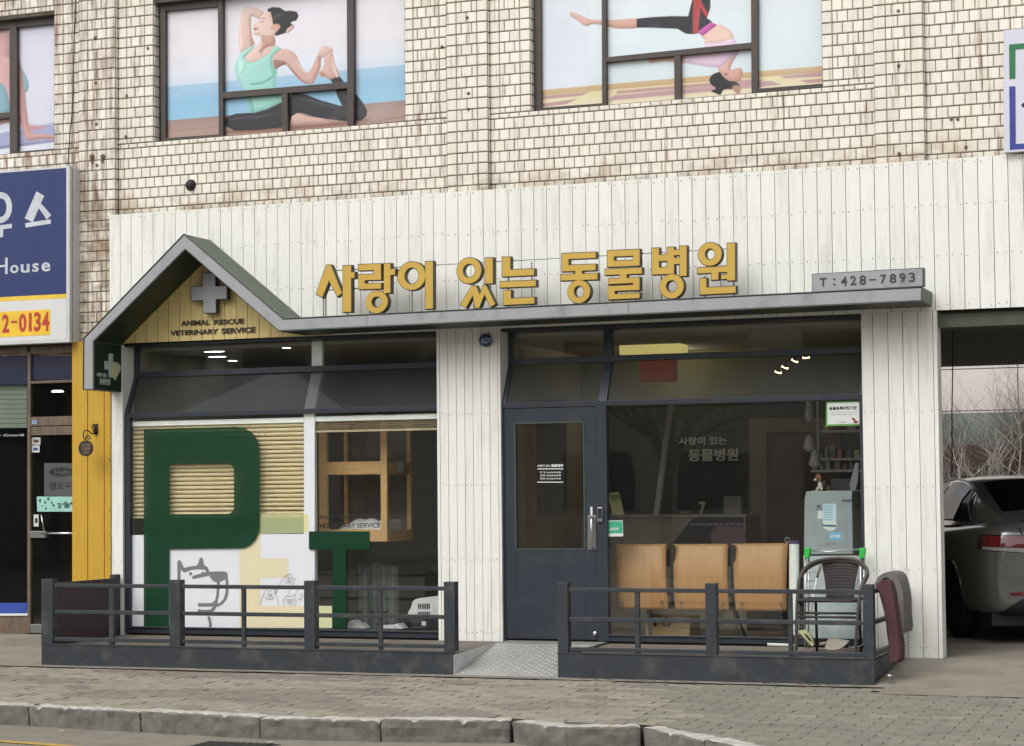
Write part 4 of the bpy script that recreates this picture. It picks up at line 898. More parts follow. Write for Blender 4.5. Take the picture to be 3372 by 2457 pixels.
# door
dr = part('door', (XDl, YF, 0), shop, 'slate metal door with a tall glass light')
zd1 = zL0 - .006; wx0, wx1 = P(zG, 134, 900, YF).x, P(zG, 445, 900, YF).x; wz0, wz1 = hz(zG, 300, 1058, YF), hz(zG, 300, 484, YF)
f = MB(); yd = YF + .008
f.box(XDl, wx0, yd, yd + .045, 0.012, zd1); f.box(wx1, XDr, yd, yd + .045, 0.012, zd1); f.box(wx0, wx1, yd, yd + .045, wz1, zd1); f.box(wx0, wx1, yd, yd + .045, 0.012, wz0)
obj('leaf', f, M['frame'], dr, bevel=0.002)
bd = MB()
for x0, x1, z0, z1 in ((wx0 - .008, wx0 + .006, wz0 - .008, wz1 + .008), (wx1 - .006, wx1 + .008, wz0 - .008, wz1 + .008), (wx0, wx1, wz1 - .006, wz1 + .0075), (wx0, wx1, wz0 - .0075, wz0 + .006)): bd.box(x0, x1, yd - .005, yd + .01, z0, z1)
obj('glazing_bead', bd, M['edge'], dr); obj('pane', pane(wx0, wx1, wz0, wz1, yd + .02), M['glass'], dr, norm=False)
gl_ = MB(); yt = yd + .0195
text(gl_, '사랑이 있는', zG, 233, 686, 292, 674, yt, .0006, 0.02); text(gl_, '동물병원', zG, 296, 686, 350, 672, yt, .0006, 0.045)
for k, (a, b_) in enumerate((('평  일', 'AM 09:30~PM 08:00'), ('토요일', 'AM 09:30~PM 07:00'), ('일요일', 'AM 12:00~PM 06:00'))):
    y_ = 714 + 14 * k; text(gl_, a, zG, 246, y_, 268, y_ - 9, yt, .0006, 0.02); text(gl_, b_, zG, 273, y_, 340, y_ - 8, yt, .0006, 0.02)
for y_ in (694, 754): gl_.trace(zG, [(233, y_ - 2), (350, y_ - 2), (350, y_ + 2), (233, y_ + 2)], yt - .0006, yt)
obj('lettering', gl_, mat('white_vinyl', sr(226, 226, 224), .5, var=0), dr, norm=False)
hp = MB(); hp.trace(zG, [(461, 905), (499, 905), (499, 1060), (461, 1060)], yd - .006, yd - .0005); obj('handle_plate', hp, M['steel'], dr, bevel=.002)
hd = MB(); a, b_ = P(zG, 478, 930, yd - .05), P(zG, 478, 1038, yd - .05)
hd.tube([(a.x, yd - .006, a.z + .03), (a.x, yd - .035, a.z + .025), (a.x, yd - .05, a.z), (b_.x, yd - .05, b_.z), (b_.x, yd - .035, b_.z - .025), (b_.x, yd - .006, b_.z - .03)], 0.011, 12)
obj('handle', hd, M['chrome'], dr, smooth=True)
lk = MB(); lk.trace(zG, [(503, 868), (528, 868), (528, 935), (503, 935)], YF - .022, YF - .0005, 0); lko = obj('door_lock', lk, M['steel'], dr, bevel=.006)
l2 = MB(); l2.trace(zG, [(507, 874), (524, 874), (524, 918), (507, 918)], YF - .0245, YF - .0225, 0); obj('keypad', l2, M['black'], lko)
tx = MB(); tx.trace(zG, [(473, 866), (483, 866), (483, 903), (473, 903)], yd - .0015, yd - .0005); obj('sticker', tx, M['white_plastic'], dr)
bl = MB(); bl.lathe(tuple(P(zG, 497, 1440, yd)), [(.006, -.028), (.018, -.024), (.02, -.006), (.022, 0)], 16, axis='y'); obj('bolt_knob', bl, M['chrome'], dr)

# ---- rooms behind the glass
def room(x0, x1, y1, cols, label):
    r = part('room', ((x0 + x1) / 2, 1.5, 0), shop, label)
    m1, m2, m3 = cols
    slant = label.startswith('dim waiting')
    if slant:
        q = MB(); q.add([(3.60, .10, -.1), (3.32, 3.0, -.1), (3.35, 3.12, -.1), (3.66, .21, -.1), (3.60, .10, 2.868), (3.32, 3.0, 2.868), (3.35, 3.12, 2.868), (3.66, .21, 2.868)], [(0, 1, 2, 3), (4, 5, 6, 7), (0, 1, 5, 4), (1, 2, 6, 5), (2, 3, 7, 6), (3, 0, 4, 7)]); obj('wall', q, m1, r)
    for n_, bx, m_ in (('floor', (x0, x1, .10, y1, -.06, -.006), m3), ('ceiling', (x0, x1, .29, y1, 2.80, 2.86), M['room_ceiling']), ('wall', (x0, x1, y1, y1 + .1, -.006, 2.8), m2), ('wall', (x0 - .08, x0, .10, y1 + .1, -.006, 2.86), m1), ('wall', (x1, x1 + .08, .10, y1 + .1, -.006, 2.86), m1)):
        if slant and bx[0] == x1: continue
        q = MB(); q.box(*bx); obj(n_, q, m_, r)
    return r
room(XWL - .02, XB0 + .3, 3.3, (M['room_wall'], M['room_wall'], M['room_floor']), 'dim consulting room behind the left window')
room(XB0 + .39, XDR - .06, 3.0, (M['room_wall'], M['room_green'], M['room_floor']), 'dim waiting room behind the right window')
rf = MB(); rf.box(-4.3, 3.66, .12, 3.5, 2.875, 3.0); rf.box(-4.3, 2.6, 3.43, 3.6, -.1, 2.869); rf.box(-4.32, -4.24, .1, 3.4, -.1, 2.86); obj('structural_wall', rf, M['concrete'], shop)
up_ = MB(); up_.box(XB0 + .40, XDR - .07, 2.985, 2.999, 2.25, 2.80); obj('lamplit_band', up_, mat('lamplit_wall', sr(132, 132, 88), .8, var=.05), shop)  # yellow lamplight on the upper wall, put into its colour
# ================================================================== SIGNS
# big standing letters on the canopy
YS = -0.36
sg = thing('shop_sign', (P(zL, 1100, 400, YS)[0], YS, cw[3][1]), 'mustard yellow standing Korean letters of the clinic name on top of the canopy', 'sign')
def R4(x0, y0, x1, y1, ax=0): return [(x0, y0), (x1, y1), (x1 + ax, 0), (x0, 0)]
def bq(l, t, r, tr, rb, lb_): return [(l, t), (r, tr), (r, rb), (l, lb_)]
LET = [
 ('사', [[(112, 187), (135, 186), (190, 325), (168, 342), (126, 262), (92, 347), (62, 330)], bq(195, 190, 236, 188, 418, 420), bq(232, 222, 253, 221, 250, 251)], []),
 ('랑', [bq(272, 184, 384, 180, 209, 213), bq(350, 182, 384, 180, 258, 260), bq(274, 234, 385, 230, 259, 262), bq(274, 236, 304, 235, 304, 305), bq(275, 280, 385, 277, 303, 307), bq(400, 179, 432, 178, 324, 327), bq(430, 206, 455, 205, 234, 236)], [(364, 370, 55, 55, 26, 28)]),
 ('이', [bq(606, 169, 643, 168, 402, 404)], [(537, 240, 69, 70, 36, 42)]),
 ('있', [bq(903, 151, 941, 150, 276, 278), [(838, 290), (858, 290), (877, 335), (893, 287), (908, 287), (953, 380), (930, 394), (900, 330), (873, 398), (852, 398), (842, 335), (808, 398), (780, 382)]], [(823, 214, 61, 64, 31, 35)]),
 ('는', [bq(988, 147, 1028, 146, 240, 243), bq(990, 211, 1147, 205, 236, 243), bq(978, 269, 1155, 262, 291, 298), bq(995, 314, 1031, 312, 383, 385), bq(997, 355, 1148, 347, 377, 385)], []),
 ('동', [bq(1285, 129, 1453, 122, 150, 157), bq(1285, 131, 1318, 129, 216, 218), bq(1287, 188, 1453, 182, 211, 218), bq(1353, 208, 1385, 207, 236, 237), bq(1280, 234, 1462, 227, 257, 263)], [(1370, 318, 56, 57, 26, 30)]),
 ('물', [bq(1512, 115, 1672, 108, 138, 144), bq(1512, 167, 1672, 161, 188, 195), bq(1512, 117, 1544, 116, 193, 194), bq(1640, 110, 1672, 109, 187, 189), bq(1500, 208, 1683, 200, 228, 236), bq(1573, 230, 1607, 229, 258, 259), bq(1517, 255, 1672, 248, 273, 281), bq(1640, 250, 1672, 249, 310, 312), bq(1517, 291, 1672, 285, 309, 316), bq(1517, 293, 1548, 292, 356, 357), bq(1518, 333, 1672, 326, 350, 358)], []),
 ('병', [bq(1733, 103, 1768, 101, 231, 232), bq(1810, 98, 1843, 97, 228, 230), bq(1764, 136, 1812, 134, 165, 167), bq(1735, 200, 1843, 196, 229, 233), bq(1872, 92, 1906, 91, 239, 241), bq(1840, 112, 1874, 110, 135, 137), bq(1840, 152, 1874, 150, 180, 182)], [(1832, 292, 60, 60, 29, 31)]),
 ('원', [bq(1960, 200, 2110, 192, 219, 228), bq(2030, 218, 2064, 217, 257, 260), bq(2108, 78, 2147, 77, 261, 263), bq(2079, 235, 2112, 234, 254, 256), bq(1972, 253, 2004, 252, 330, 333), bq(1975, 300, 2150, 292, 324, 333)], [(2022, 132, 59, 58, 25, 29)]),
]
for ch, polys, rings in LET:
    mb = MB(); k = 0
    for pl_ in polys:
        q = [P(zL, *p, YS) for p in pl_]; q = [(v.x, v.z) for v in q]
        mb.prism(offs(q, 0.007), YS + 0.003 + k * .0006, YS + 0.062, 0); mb.prism(q, YS - 0.001 - k * 0.0006, YS + 0.02 + k * .0006, 1); k += 1
    for cx_, cy_, rx, ry, ix, iy in rings:
        c = P(zL, cx_, cy_, YS); a = P(zL, cx_ + rx, cy_, YS).x - c.x; b_ = c.z - P(zL, cx_, cy_ + ry, YS).z
        s1, s2 = a / rx, b_ / ry
        mb.ring((c.x, c.z), a + .007, b_ + .007, ix * s1 - .007, iy * s2 - .007, YS + .003 + k * .0006, YS + .062, 0)
        mb.ring((c.x, c.z), a, b_, ix * s1, iy * s2, YS - .001 - k * .0006, YS + .02 + k * .0006, 1); k += 1
    obj('letter', mb, [M['letter_side'], M['letter_yellow']], sg)
sr_ = MB(); yb = YS + 0.075
for x0, y0, x1, y1 in ((100, 216, 2120, 104), (100, 312, 300, 300)):
    a, b_ = P(zL, x0, y0, yb), P(zL, x1, y1, yb); sr_.tube([a, b_], 0.006, 6)
for x, yt, in ((98, 330), (110, 200), (218, 400), (330, 400), (402, 400), (540, 300), (648, 390), (846, 270), (930, 270), (1018, 240), (1135, 170), (1140, 370), (1345, 200), (1375, 380), (1545, 340), (1655, 340), (1780, 230), (1830, 340), (1995, 240), (2140, 260)):
    a = P(zL, x, yt, yb); sr_.tube([a, (a.x, a.y, cw[3][1] - 0.02)], 0.006, 6)
obj('support_rail', sr_, M['steel'], sg)
# telephone board
tb = thing('phone_sign', tuple(P(zY, 960, 300, -.46)), 'grey board reading T:428-7893 standing on the right end of the canopy', 'sign')
b_ = MB(); b_.trace(zY, [(276, 82), (1668, 4), (1668, 236), (276, 312)], -0.47, -0.38); obj('board', b_, M['edge'], tb, bevel=.002)
b_ = MB(); b_.trace(zY, [(284, 90), (1652, 14), (1652, 230), (284, 304)], -0.474, -0.4702); obj('face', b_, M['fascia_grey'], tb)
b_ = MB()
for ch, x0, y0, x1, y1 in (('T', 378, 243, 462, 130), (':', 542, 228, 572, 138), ('4', 640, 234, 716, 117), ('2', 756, 226, 830, 106), ('8', 870, 222, 950, 100), ('-', 995, 165, 1078, 145), ('7', 1130, 208, 1202, 90), ('8', 1246, 200, 1326, 80), ('9', 1366, 194, 1442, 72), ('3', 1486, 188, 1562, 64)):
    text(b_, ch, zY, x0, y0, x1, y1, -0.4745, .003, 0.022 if ch not in ':-' else 0.0)
obj('lettering', b_, mat('dark_numerals', sr(62, 62, 62), .5), tb, norm=False)
# cross and lettering on the gable
cs = MB()
for pts in ([(1225, 733), (1300, 735), (1300, 815), (1370, 812), (1370, 888), (1304, 890), (1304, 972), (1230, 974), (1230, 896), (1158, 900), (1155, 818), (1226, 815)],):
    q = [P(zD, *p, -.10) for p in pts]; q = [(v.x, v.z) for v in q]
    cs.prism(offs(q, .006), -0.096, -0.045, 0); cs.prism(q, -0.101, -0.09, 1)
for dx, dz in ((0, .05), (0, -.12)): p = P(zD, 1264, 850, -.1); cs.lathe((p.x + dx, 0, p.z + dz), [(.012, -.05), (.012, -.011)], 8, axis='y', mi=0)
tag(obj('cross_sign', cs, [mat('cross_side', sr(52, 54, 66), .5), M['fascia_grey']]), 'pale grey plus-shaped cross mounted on the yellow gable boards', 'sign')
wsn = thing('word_sign', tuple(P(zD, 1285, 1100, -.02)), 'black raised words ANIMAL RESCUE VETERINARY SERVICE on the yellow gable', 'sign')
for s_, x0, y0, x1, y1 in (('ANIMAL', 1096, 1054, 1270, 1015), ('RESCUE', 1296, 1047, 1476, 1008), ('VETERINARY', 1032, 1113, 1320, 1070), ('SERVICE', 1340, 1101, 1545, 1059)):
    b_ = MB(); text(b_, s_, zD, x0, y0, x1, y1, -0.0165, .006, 0.028); obj('word', b_, mat('dark_brown_letter', sr(48, 38, 30), .5), wsn, norm=False)
# blue octagonal alarm box
al = MB(); c = P(D, 1077, 754, 0)
al.lathe((c.x, -.001, c.z), [(.052, -.05), (.062, -.04), (.064, 0)], 8, axis='y', mi=0)
text(al, 'ADT', D, 1064, 761, 1090, 748, -0.0512, .002, .04, 1)
tag(obj('alarm_box', al, [mat('blue_plastic', sr(36, 58, 98), .4), mat('alarm_letters', sr(150, 170, 200), .4)], norm=False), 'blue octagonal alarm box high on the middle white column', 'alarm box')
# notice on the right pane
nt = thing('notice_sign', tuple(P(zP, 1870, 1140, YF + .02)), 'white notice with green border in the top right corner of the right window', 'sign')
yn = YF + .035
b_ = MB(); b_.trace(zP, smoothpts([(1684, 884), (1700, 880), (2044, 872), (2058, 884), (2060, 1128), (2048, 1136), (1700, 1144), (1684, 1134)], 2), yn - .002, yn); obj('border', b_, mat('leaf_green_print', sr(104, 168, 74), .5), nt)
b_ = MB(); b_.trace(zP, [(1700, 896), (2042, 888), (2046, 1118), (1700, 1126)], yn - .003, yn - .0022); obj('sheet', b_, M['white_plastic'], nt)
b_ = MB(); text(b_, '동물등록대행기관', zP, 1718, 976, 2014, 930, yn - .0032, .0004, .04, 0); text(b_, '이 병원은 동물등록을 위한 동물등록 지정기관입니다', zP, 1728, 1004, 2016, 992, yn - .0032, .0004, .01, 0); text(b_, '반려동물의 등록은 동물등록 대행기관', zP, 1728, 1028, 1980, 1016, yn - .0032, .0004, .02, 0); text(b_, '인천광역시', zP, 1822, 1108, 1904, 1096, yn - .0032, .0004, .02, 0)
obj('lettering', b_, M['black'], nt, norm=False)
b_ = MB(); b_.trace(zP, [(1955, 1052), (1972, 1056), (1990, 1062), (1996, 1078), (2010, 1090), (2034, 1088), (2024, 1100), (2020, 1112), (1976, 1114), (1982, 1098), (1974, 1080), (1962, 1074)], yn - .0036, yn - .003); obj('dog_print', b_, mat('red_brown_print', sr(140, 58, 40), .5), nt)
st = thing('door_sticker', tuple(P(zQ, 243, 1378, YF)), 'small green and white sticker on the glass beside the door', 'sticker')
b_ = MB(); b_.trace(zQ, [(148, 1205), (332, 1202), (338, 1375), (150, 1378)], yn - .0015, yn); obj('sheet', b_, M['white_plastic'], st)
b_ = MB(); b_.trace(zQ, [(154, 1212), (328, 1210), (332, 1342), (156, 1345)], yn - .0024, yn - .0017); text(b_, '금연구역', zQ, 190, 1312, 285, 1280, yn - .0026, .0003, .03, 1); obj('print', b_, [mat('mint_print', sr(64, 168, 130), .5), M['white_plastic']], st, norm=False)

# ================================================================== DECKS WITH RAILINGS
YR = -1.30
def deck(name, label, xa, xb, posts, thin, zr, z_, right_ret, left_ret, src):
    t = thing(name, ((xa + xb) / 2, -0.65, -0.2), label, 'railing', 'charcoal railed decks in front of the clinic')
    zt, zm0, zb0, zbt, zbb, zpt = zr
    s_ = MB(); s_.box(xa, xb, YR, YR + .04, zbb, zbt); s_.box(xa, xa + .04, YR + .041, -.02, -.16, zbt - .002); s_.box(xb - .04, xb, YR + .041, -.02, -.16, zbt - .002)
    s_.box(xa - .004, xb + .004, YR - .006, YR + .046, zbt + .0005, zbt + .012)
    obj('base_skirt', s_, M['rail'], t, bevel=.003)
    dk = MB(); y = YR + .05; k = 0
    while y < -.02:
        y2 = min(y + .135, -.012); dk.box(xa + .042, xb - .042, y, y2 - .006, -.045, -.012 - random.random() * .002 + (-.018 * (-y)), 0); y = y2; k += 1
    obj('deck_board', dk, mat('grey_deck_boards', sr(122, 114, 104), .85, var=.15, scale=6, stretch=(.6, 3, 1), bump=.4, island=.08), t)
    for x0, x1 in posts:
        q = MB(); q.box(x0, x1, YR - .004, YR + .085, zbt + .0125, zpt); q.box(x0 - .002, x1 + .002, YR - .006, YR + .087, zpt, zpt + .006); obj('post', q, M['rail'], t, bevel=.003)
    for x0, x1 in thin:
        q = MB(); q.box(x0, x1, YR + .02, YR + .055, zbt + .0125, zt - .03); obj('baluster', q, M['rail'], t, bevel=.002)
    for z0 in (zt, zm0, zb0):
        q = MB(); xs_ = sorted(posts)
        for (a0, a1), (b0, b1) in zip(xs_, xs_[1:]): q.box(a1, b0, YR + .012, YR + .06, z0 - .034, z0)
        obj('rail', q, M['rail'], t, bevel=.003)
    for flag, x in ((left_ret, xa), (right_ret, xb - .07)):
        if not flag: continue
        q = MB(); q.box(x, x + .07, -.13, -.045, -.018, zpt); obj('post', q, M['rail'], t, bevel=.003)
        for z0 in (zt, zm0, zb0):
            q = MB(); q.box(x + .012, x + .058, YR + .087, -.131, z0 - .034, z0); obj('rail', q, M['rail'], t, bevel=.003)
    return t
def zr_of(zz, x, ys): return [P(zz, x, y, YR).z for y in ys]
lz = zr_of(zJ, 1200, (104, 225, 350, 386, 474, 86)); lz[4] = -.215
px = lambda a, b_: (P(zJ, a, 300, YR).x, P(zJ, b_, 300, YR).x)
LP = [px(182, 232), px(745, 792), px(1336, 1383), px(1950, 1998)]
dl = deck('deck_railing', 'left charcoal railed deck below the green letter P with a brown side panel', LP[0][0], P(zJ, 1986, 300, YR).x, LP, [px(473, 492), px(1055, 1070), px(1657, 1672)], lz, None, False, True, None)
sp = MB(); sp.box(LP[0][0] + .0585, LP[0][0] + .066, YR + .09, -.132, -.03, lz[0] - .012); obj('side_panel', sp, mat('dark_brown_panel', sr(68, 54, 54), .6, var=.1), dl)
rz = zr_of(zG, 1000, (1238, 1375, 1515, 1545, 1640, 1216)); rz[4] = -.24
px = lambda a, b_: (P(zG, a, 1400, YR).x, P(zG, b_, 1400, YR).x)
RP = [px(326, 372), px(996, 1045), px(1712, 1757)]
dr_ = deck('deck_railing', 'right charcoal railed deck with a rattan armchair standing on it', P(zG, 326, 1600, YR).x, RP[-1][1] + .0, RP, [px(671, 692), px(1367, 1386)], rz, None, True, False, None)
ft = MB()
for k_ in range(26):
    x = random.uniform(RP[0][0], RP[-1][1] - .1); ft.add([(x, YR - .012, zs(0, YR) + .001), (x + random.uniform(.03, .12), YR - .02, zs(0, YR) + .001), (x + .05, YR - .05 - random.random() * .03, zs(0, YR - .05) + .002), (x + .0, YR - .035, zs(0, YR - .04) + .010 * random.random() + .001)], [(0, 1, 2, 3)])
tag(obj('mortar_crumbs', ft, M['concrete'], norm=False), 'crumbled mortar lying along the foot of the right deck', 'rubble', None, 'stuff')
# checker plate ramp
XR0, XR1 = P(zJ, 1986, 300, YR).x + .0045, RP[0][0] - .004
rp = thing('ramp', ((XR0 + XR1) / 2, -.75, -.2), 'silver diamond-plate ramp between the two railed decks', 'ramp')
def rz_(y): return -0.006 + (y + 0.30) / 1.02 * 0.195 if y < -.30 else -0.006
q = MB(); q.add([(XR0, -1.32, rz_(-1.32) - .004), (XR1, -1.32, rz_(-1.32) - .004), (XR1, -.30, -.006), (XR0, -.30, -.006)], [(0, 1, 2, 3)]); q.add([(XR0, -.2995, -.006), (XR1, -.2995, -.006), (XR1, .02, -.004), (XR0, .02, -.004)], [(0, 1, 2, 3)], 1)
r_ = 0; y = -1.29
while y < -.33:
    x = XR0 + .03 + (.045 if r_ % 2 else 0)
    while x < XR1 - .03:
        a = .6 if (r_ % 2) else -.6; L_, W_ = .017, .006; ca, sa = math.cos(a), math.sin(a); z0 = rz_(y)
        pts = [(x + L_ * ca, y + L_ * sa), (x - W_ * sa, y + W_ * ca), (x - L_ * ca, y - L_ * sa), (x + W_ * sa, y - W_ * ca)]
        q.add([(u, v, rz_(v) - .003) for u, v in pts] + [(x, y, z0 + .005)], [(0, 1, 4), (1, 2, 4), (2, 3, 4), (3, 0, 4)], 2); x += .09
    y += .042; r_ += 1
obj('plate', q, [mat('checker_plate', sr(168, 168, 164), .45, metal=.15, var=.08, dirt=sr(130, 124, 112), dscale=4, damt=.5), mat('threshold_stone', sr(136, 132, 124), .8, var=.1), mat('checker_stud', sr(186, 186, 182), .45, metal=.2, var=.05)], rp, norm=False)
q = MB(); xs_ = XR0 - .001; q.add([(XR0 + .002, -1.30, -.2), (XR0 + .002, -.3, -.01), (XR0 + .002, -.3, 0.0), (XR0 + .002, -1.3, -.035)], [(0, 1, 2, 3)]); obj('side_plate', q, mat('galvanised_side', sr(225, 225, 222), .5, metal=0, var=.12, scale=20), rp, norm=False)

# ================================================================== THINGS ON AND BESIDE THE RIGHT DECK
zd = lambda y: -.012 - .018 * (-y)
# rattan chair
YC = -.62
ch = thing('rattan_chair', (P(zH, 700, 1150, YC).x, YC, zd(YC)), 'dark woven rattan armchair standing behind the right railing', 'chair')
def hp_(x, y, Y=YC): return P(zH, x, y, Y)
fl_ = [hp_(362, 1165, YC - .22), hp_(372, 850, YC - .2), hp_(385, 560, YC - .18), hp_(405, 450, YC - .1), hp_(470, 350, YC), hp_(600, 285, YC + .12), hp_(800, 265, YC + .2), hp_(960, 285, YC + .14), hp_(1040, 340, YC + .02), hp_(1072, 400, YC - .08), hp_(1040, 480, YC - .16), hp_(1000, 600, YC - .2), hp_(975, 850, YC - .22), hp_(945, 1170, YC - .24)]
def smooth3(p, k=5):
    out = []; n = len(p)
    for i in range(n - 1):
        a, b_, c, d = p[max(0, i - 1)], p[i], p[i + 1], p[min(n - 1, i + 2)]
        for j in range(k):
            t = j / k; out.append(0.5 * (2 * b_ + (c - a) * t + (2 * a - 5 * b_ + 4 * c - d) * t * t + (3 * b_ - a - 3 * c + d) * t ** 3))
    return out + [p[-1]]
zfl = zd(YC)
fl_[0].z = zfl; fl_[-1].z = zfl
q = MB(); q.tube(smooth3(fl_), .014, 10); q.tube(smooth3([v + Vector((0, .012, -.022)) for v in fl_[3:11]]), .012, 8); obj('frame', q, mat('wrapped_rattan', sr(84, 78, 72), .7, var=.25, scale=60, stretch=(1, 1, 3)), ch, smooth=True)
for x0, x1, xt, Y in ((565, 572, 560, YC + .22), (985, 1005, 990, YC + .22)):
    q = MB(); a = hp_(x1, 1140, Y); a.z = zd(Y); q.tube([a, hp_(xt, 700, Y - .04)], .012, 10); obj('leg', q, M['black'], ch, smooth=True)
def backf(u, v):
    xl, xr = 615 + 45 * math.sin(v * PI / 2), 995 - 55 * math.sin(v * PI / 2); y0_ = 300 - 18 * math.sin(u * PI)
    p = P(zH, xl + (xr - xl) * u, y0_ + (650 - y0_) * v, YC + .19 - .06 * v); p.y += .03 * math.sin(u * PI); p.y += .004 * math.sin(u * 90) * math.cos(v * 150); return p
q = MB(); q.grid(backf, 60, 60); o = obj('backrest', q, mat('dark_weave', sr(66, 60, 58), .65, var=.35, scale=160), ch, norm=False); md = o.modifiers.new('s', 'SOLIDIFY'); md.thickness = .012
q = MB(); xs0, xs1 = hp_(430, 665, YC).x, hp_(985, 665, YC).x; zz = hp_(430, 668, YC - .15).z; q.box(xs0, xs1, YC - .24, YC + .2, zz - .022, zz); obj('seat', q, mat('dark_weave_seat', sr(52, 48, 48), .7, var=.35, scale=120), ch, bevel=.01)
q = MB()
for yy in (805, 845): a, b_ = hp_(385, yy, YC - .2), hp_(965, yy, YC - .2); b_.z = a.z; q.tube([a, b_], .010, 8)
q.tube([hp_(385, 690, YC - .2), hp_(985, 690, YC - .2)], .011, 8); a, b_ = hp_(600, 720, YC - .2), hp_(940, 720, YC - .2)
obj('stretcher', q, mat('dark_steel_bar', sr(60, 56, 54), .5), ch, smooth=True)
# folded drying rack
YK = -.14
rk = thing('drying_rack', (P(zH, 745, 1000, YK).x, YK, zd(YK)), 'folded silver clothes drying rack with bright green corner caps behind the chair', 'drying rack')
zk = zd(YK)
for x, xb_ in ((470, 462), (1015, 1010)):
    for dx, dy in ((-12, 0), (22, .03)):
        q = MB(); a = P(zH, x + dx, 230, YK + dy); b_ = P(zH, xb_ + dx, 1020, YK + dy); b_.z = zd(YK + dy); q.tube([a, b_], .008, 8); obj('leg', q, M['alu'], rk, smooth=True)
    q = MB(); q.trace(zH, [(x - 28, 166), (x + 28, 160), (x + 30, 200), (x + 18, 268), (x - 24, 268), (x - 28, 200)], YK - .025, YK + .045); obj('corner_cap', q, mat('bright_green_plastic', sr(56, 190, 72), .4, var=.03), rk, bevel=.006)
q = MB(); q.tube([P(zH, 498, 188, YK), P(zH, 690, 202, YK), P(zH, 985, 180, YK)], .007, 8)
for yy in (298, 400, 490, 610, 820): q.tube([P(zH, 470, yy, YK + .01), P(zH, 1010, yy - 4, YK + .01)], .004, 6)
obj('rung', q, M['alu'], rk, smooth=True)
q = MB(); q.trace(zH, [(505, 226), (985, 222), (985, 240), (505, 244)], YK - .006, YK + .008); obj('hinge_bar', q, M['black'], rk)
# broom, dustpan, white rod
YBm = -.42
br = thing('broom', tuple(P(zH, 520, 1130, YBm)), 'broom with white stick and pale yellow-green head leaning behind the chair', 'broom')
q = MB(); q.tube([P(zH, 608, 340, YBm + .12), P(zH, 570, 460, YBm + .09)], .011, 10, 0); q.tube([P(zH, 570, 460, YBm + .09), P(zH, 472, 985, YBm)], .008, 10, 1); obj('handle', q, [mat('taupe_grip', sr(120, 108, 100), .6), M['white_plastic']], br, smooth=True)
q = MB(); ou = smoothpts([(388, 990), (410, 978), (450, 978), (500, 1010), (530, 1070), (540, 1120), (528, 1136), (500, 1118), (440, 1050)], 4); q.trace(zH, ou, YBm - .02, YBm + .012); obj('head', q, mat('pale_lime_plastic', sr(196, 198, 150), .5), br, bevel=.004)
q = MB(); q.trace(zH, [(440, 1010), (470, 1022), (516, 1078), (512, 1092), (480, 1062)], YBm - .024, YBm - .0205); obj('slot', q, M['black'], br)
YDp = -.80
dp = thing('dustpan', (P(zH, 765, 1160, YDp).x, YDp, zd(YDp)), 'beige dustpan lying on the right deck under the chair', 'dustpan')
def pan(u, v):
    x = 660 + 210 * u; yt = 1068 + 30 * u + 10 * math.sin(u * PI) * -1; yb2 = 1160 + 18 * math.sin(u * PI) - 40 * u ** 3
    p = P(zH, x, yt + (yb2 - yt) * v, YDp); p.y += -.05 * math.sin(v * PI / 2) + .10 * (1 - v); return p
q = MB(); q.grid(pan, 16, 8); o = obj('tray', q, mat('beige_plastic', sr(172, 164, 150), .5, var=.1), dp, norm=False, smooth=True); md = o.modifiers.new('s', 'SOLIDIFY'); md.thickness = .006
q = MB(); q.tube([P(zH, 600, 1118, YDp + .02), P(zH, 668, 1105, YDp + .02)], .015, 10); obj('handle', q, mat('beige_plastic_b', sr(160, 150, 136), .5), dp, smooth=True)
q = MB(); q.tube([P(zH, 82, 1118, -.45), P(zH, 380, 1130, -.45)], .013, 12); tag(obj('white_rod', q, M['white_plastic'], smooth=True), 'short white plastic rod lying on the right deck', 'rod')
q = MB(); q.tube(smooth3([P(zH, 1035, 1060, -.5), P(zH, 1025, 1110, -.5), P(zH, 985, 1140, -.5), P(zH, 880, 1145, -.5)]), .004, 6); tag(obj('wire', q, M['alu'], smooth=True), 'bent thin wire on the deck right of the dustpan', 'wire')
# blankets over the right return rail
def blanket(name, pts, y0, y1, m, label, th=1):
    q = [P(zH, *p, y0) for p in smoothpts(pts, 3)]; prof = [(v.x, v.z) for v in q]; n = len(prof); mb = MB(); NS = 14; cx_ = sum(p[0] for p in prof) / n
    vs = []
    for j in range(NS + 1):
        t = j / NS; yy = y0 + (y1 - y0) * t
        for (x, z) in prof:
            hang = max(0, .62 - z); s_ = .020 * math.sin(t * 9 + z * 5) * hang + .010 * noise.noise(Vector((x * 8, t * 5, z * 6)))
            e_ = 1 - .10 * (2 * t - 1) ** 6
            vs.append((cx_ + (x - cx_) * e_ + s_, yy + .02 * noise.noise(Vector((x * 4, z * 4, 3))) * (1 if 0 < j < NS else 1), z + (.012 * math.sin(t * 7) * (hang > .5))))
    mb.add(vs, [(j * n + i, j * n + (i + 1) % n, (j + 1) * n + (i + 1) % n, (j + 1) * n + i) for j in range(NS) for i in range(n)])
    for j in (0, NS):
        tr = tessellate_polygon([[Vector((x, z, 0)) for x, z in prof]]); mb.add([vs[j * n + i] for i in range(n)], [tuple(t_) for t_ in tr])
    return tag(obj(name, mb, m, smooth=False), label, 'blanket')
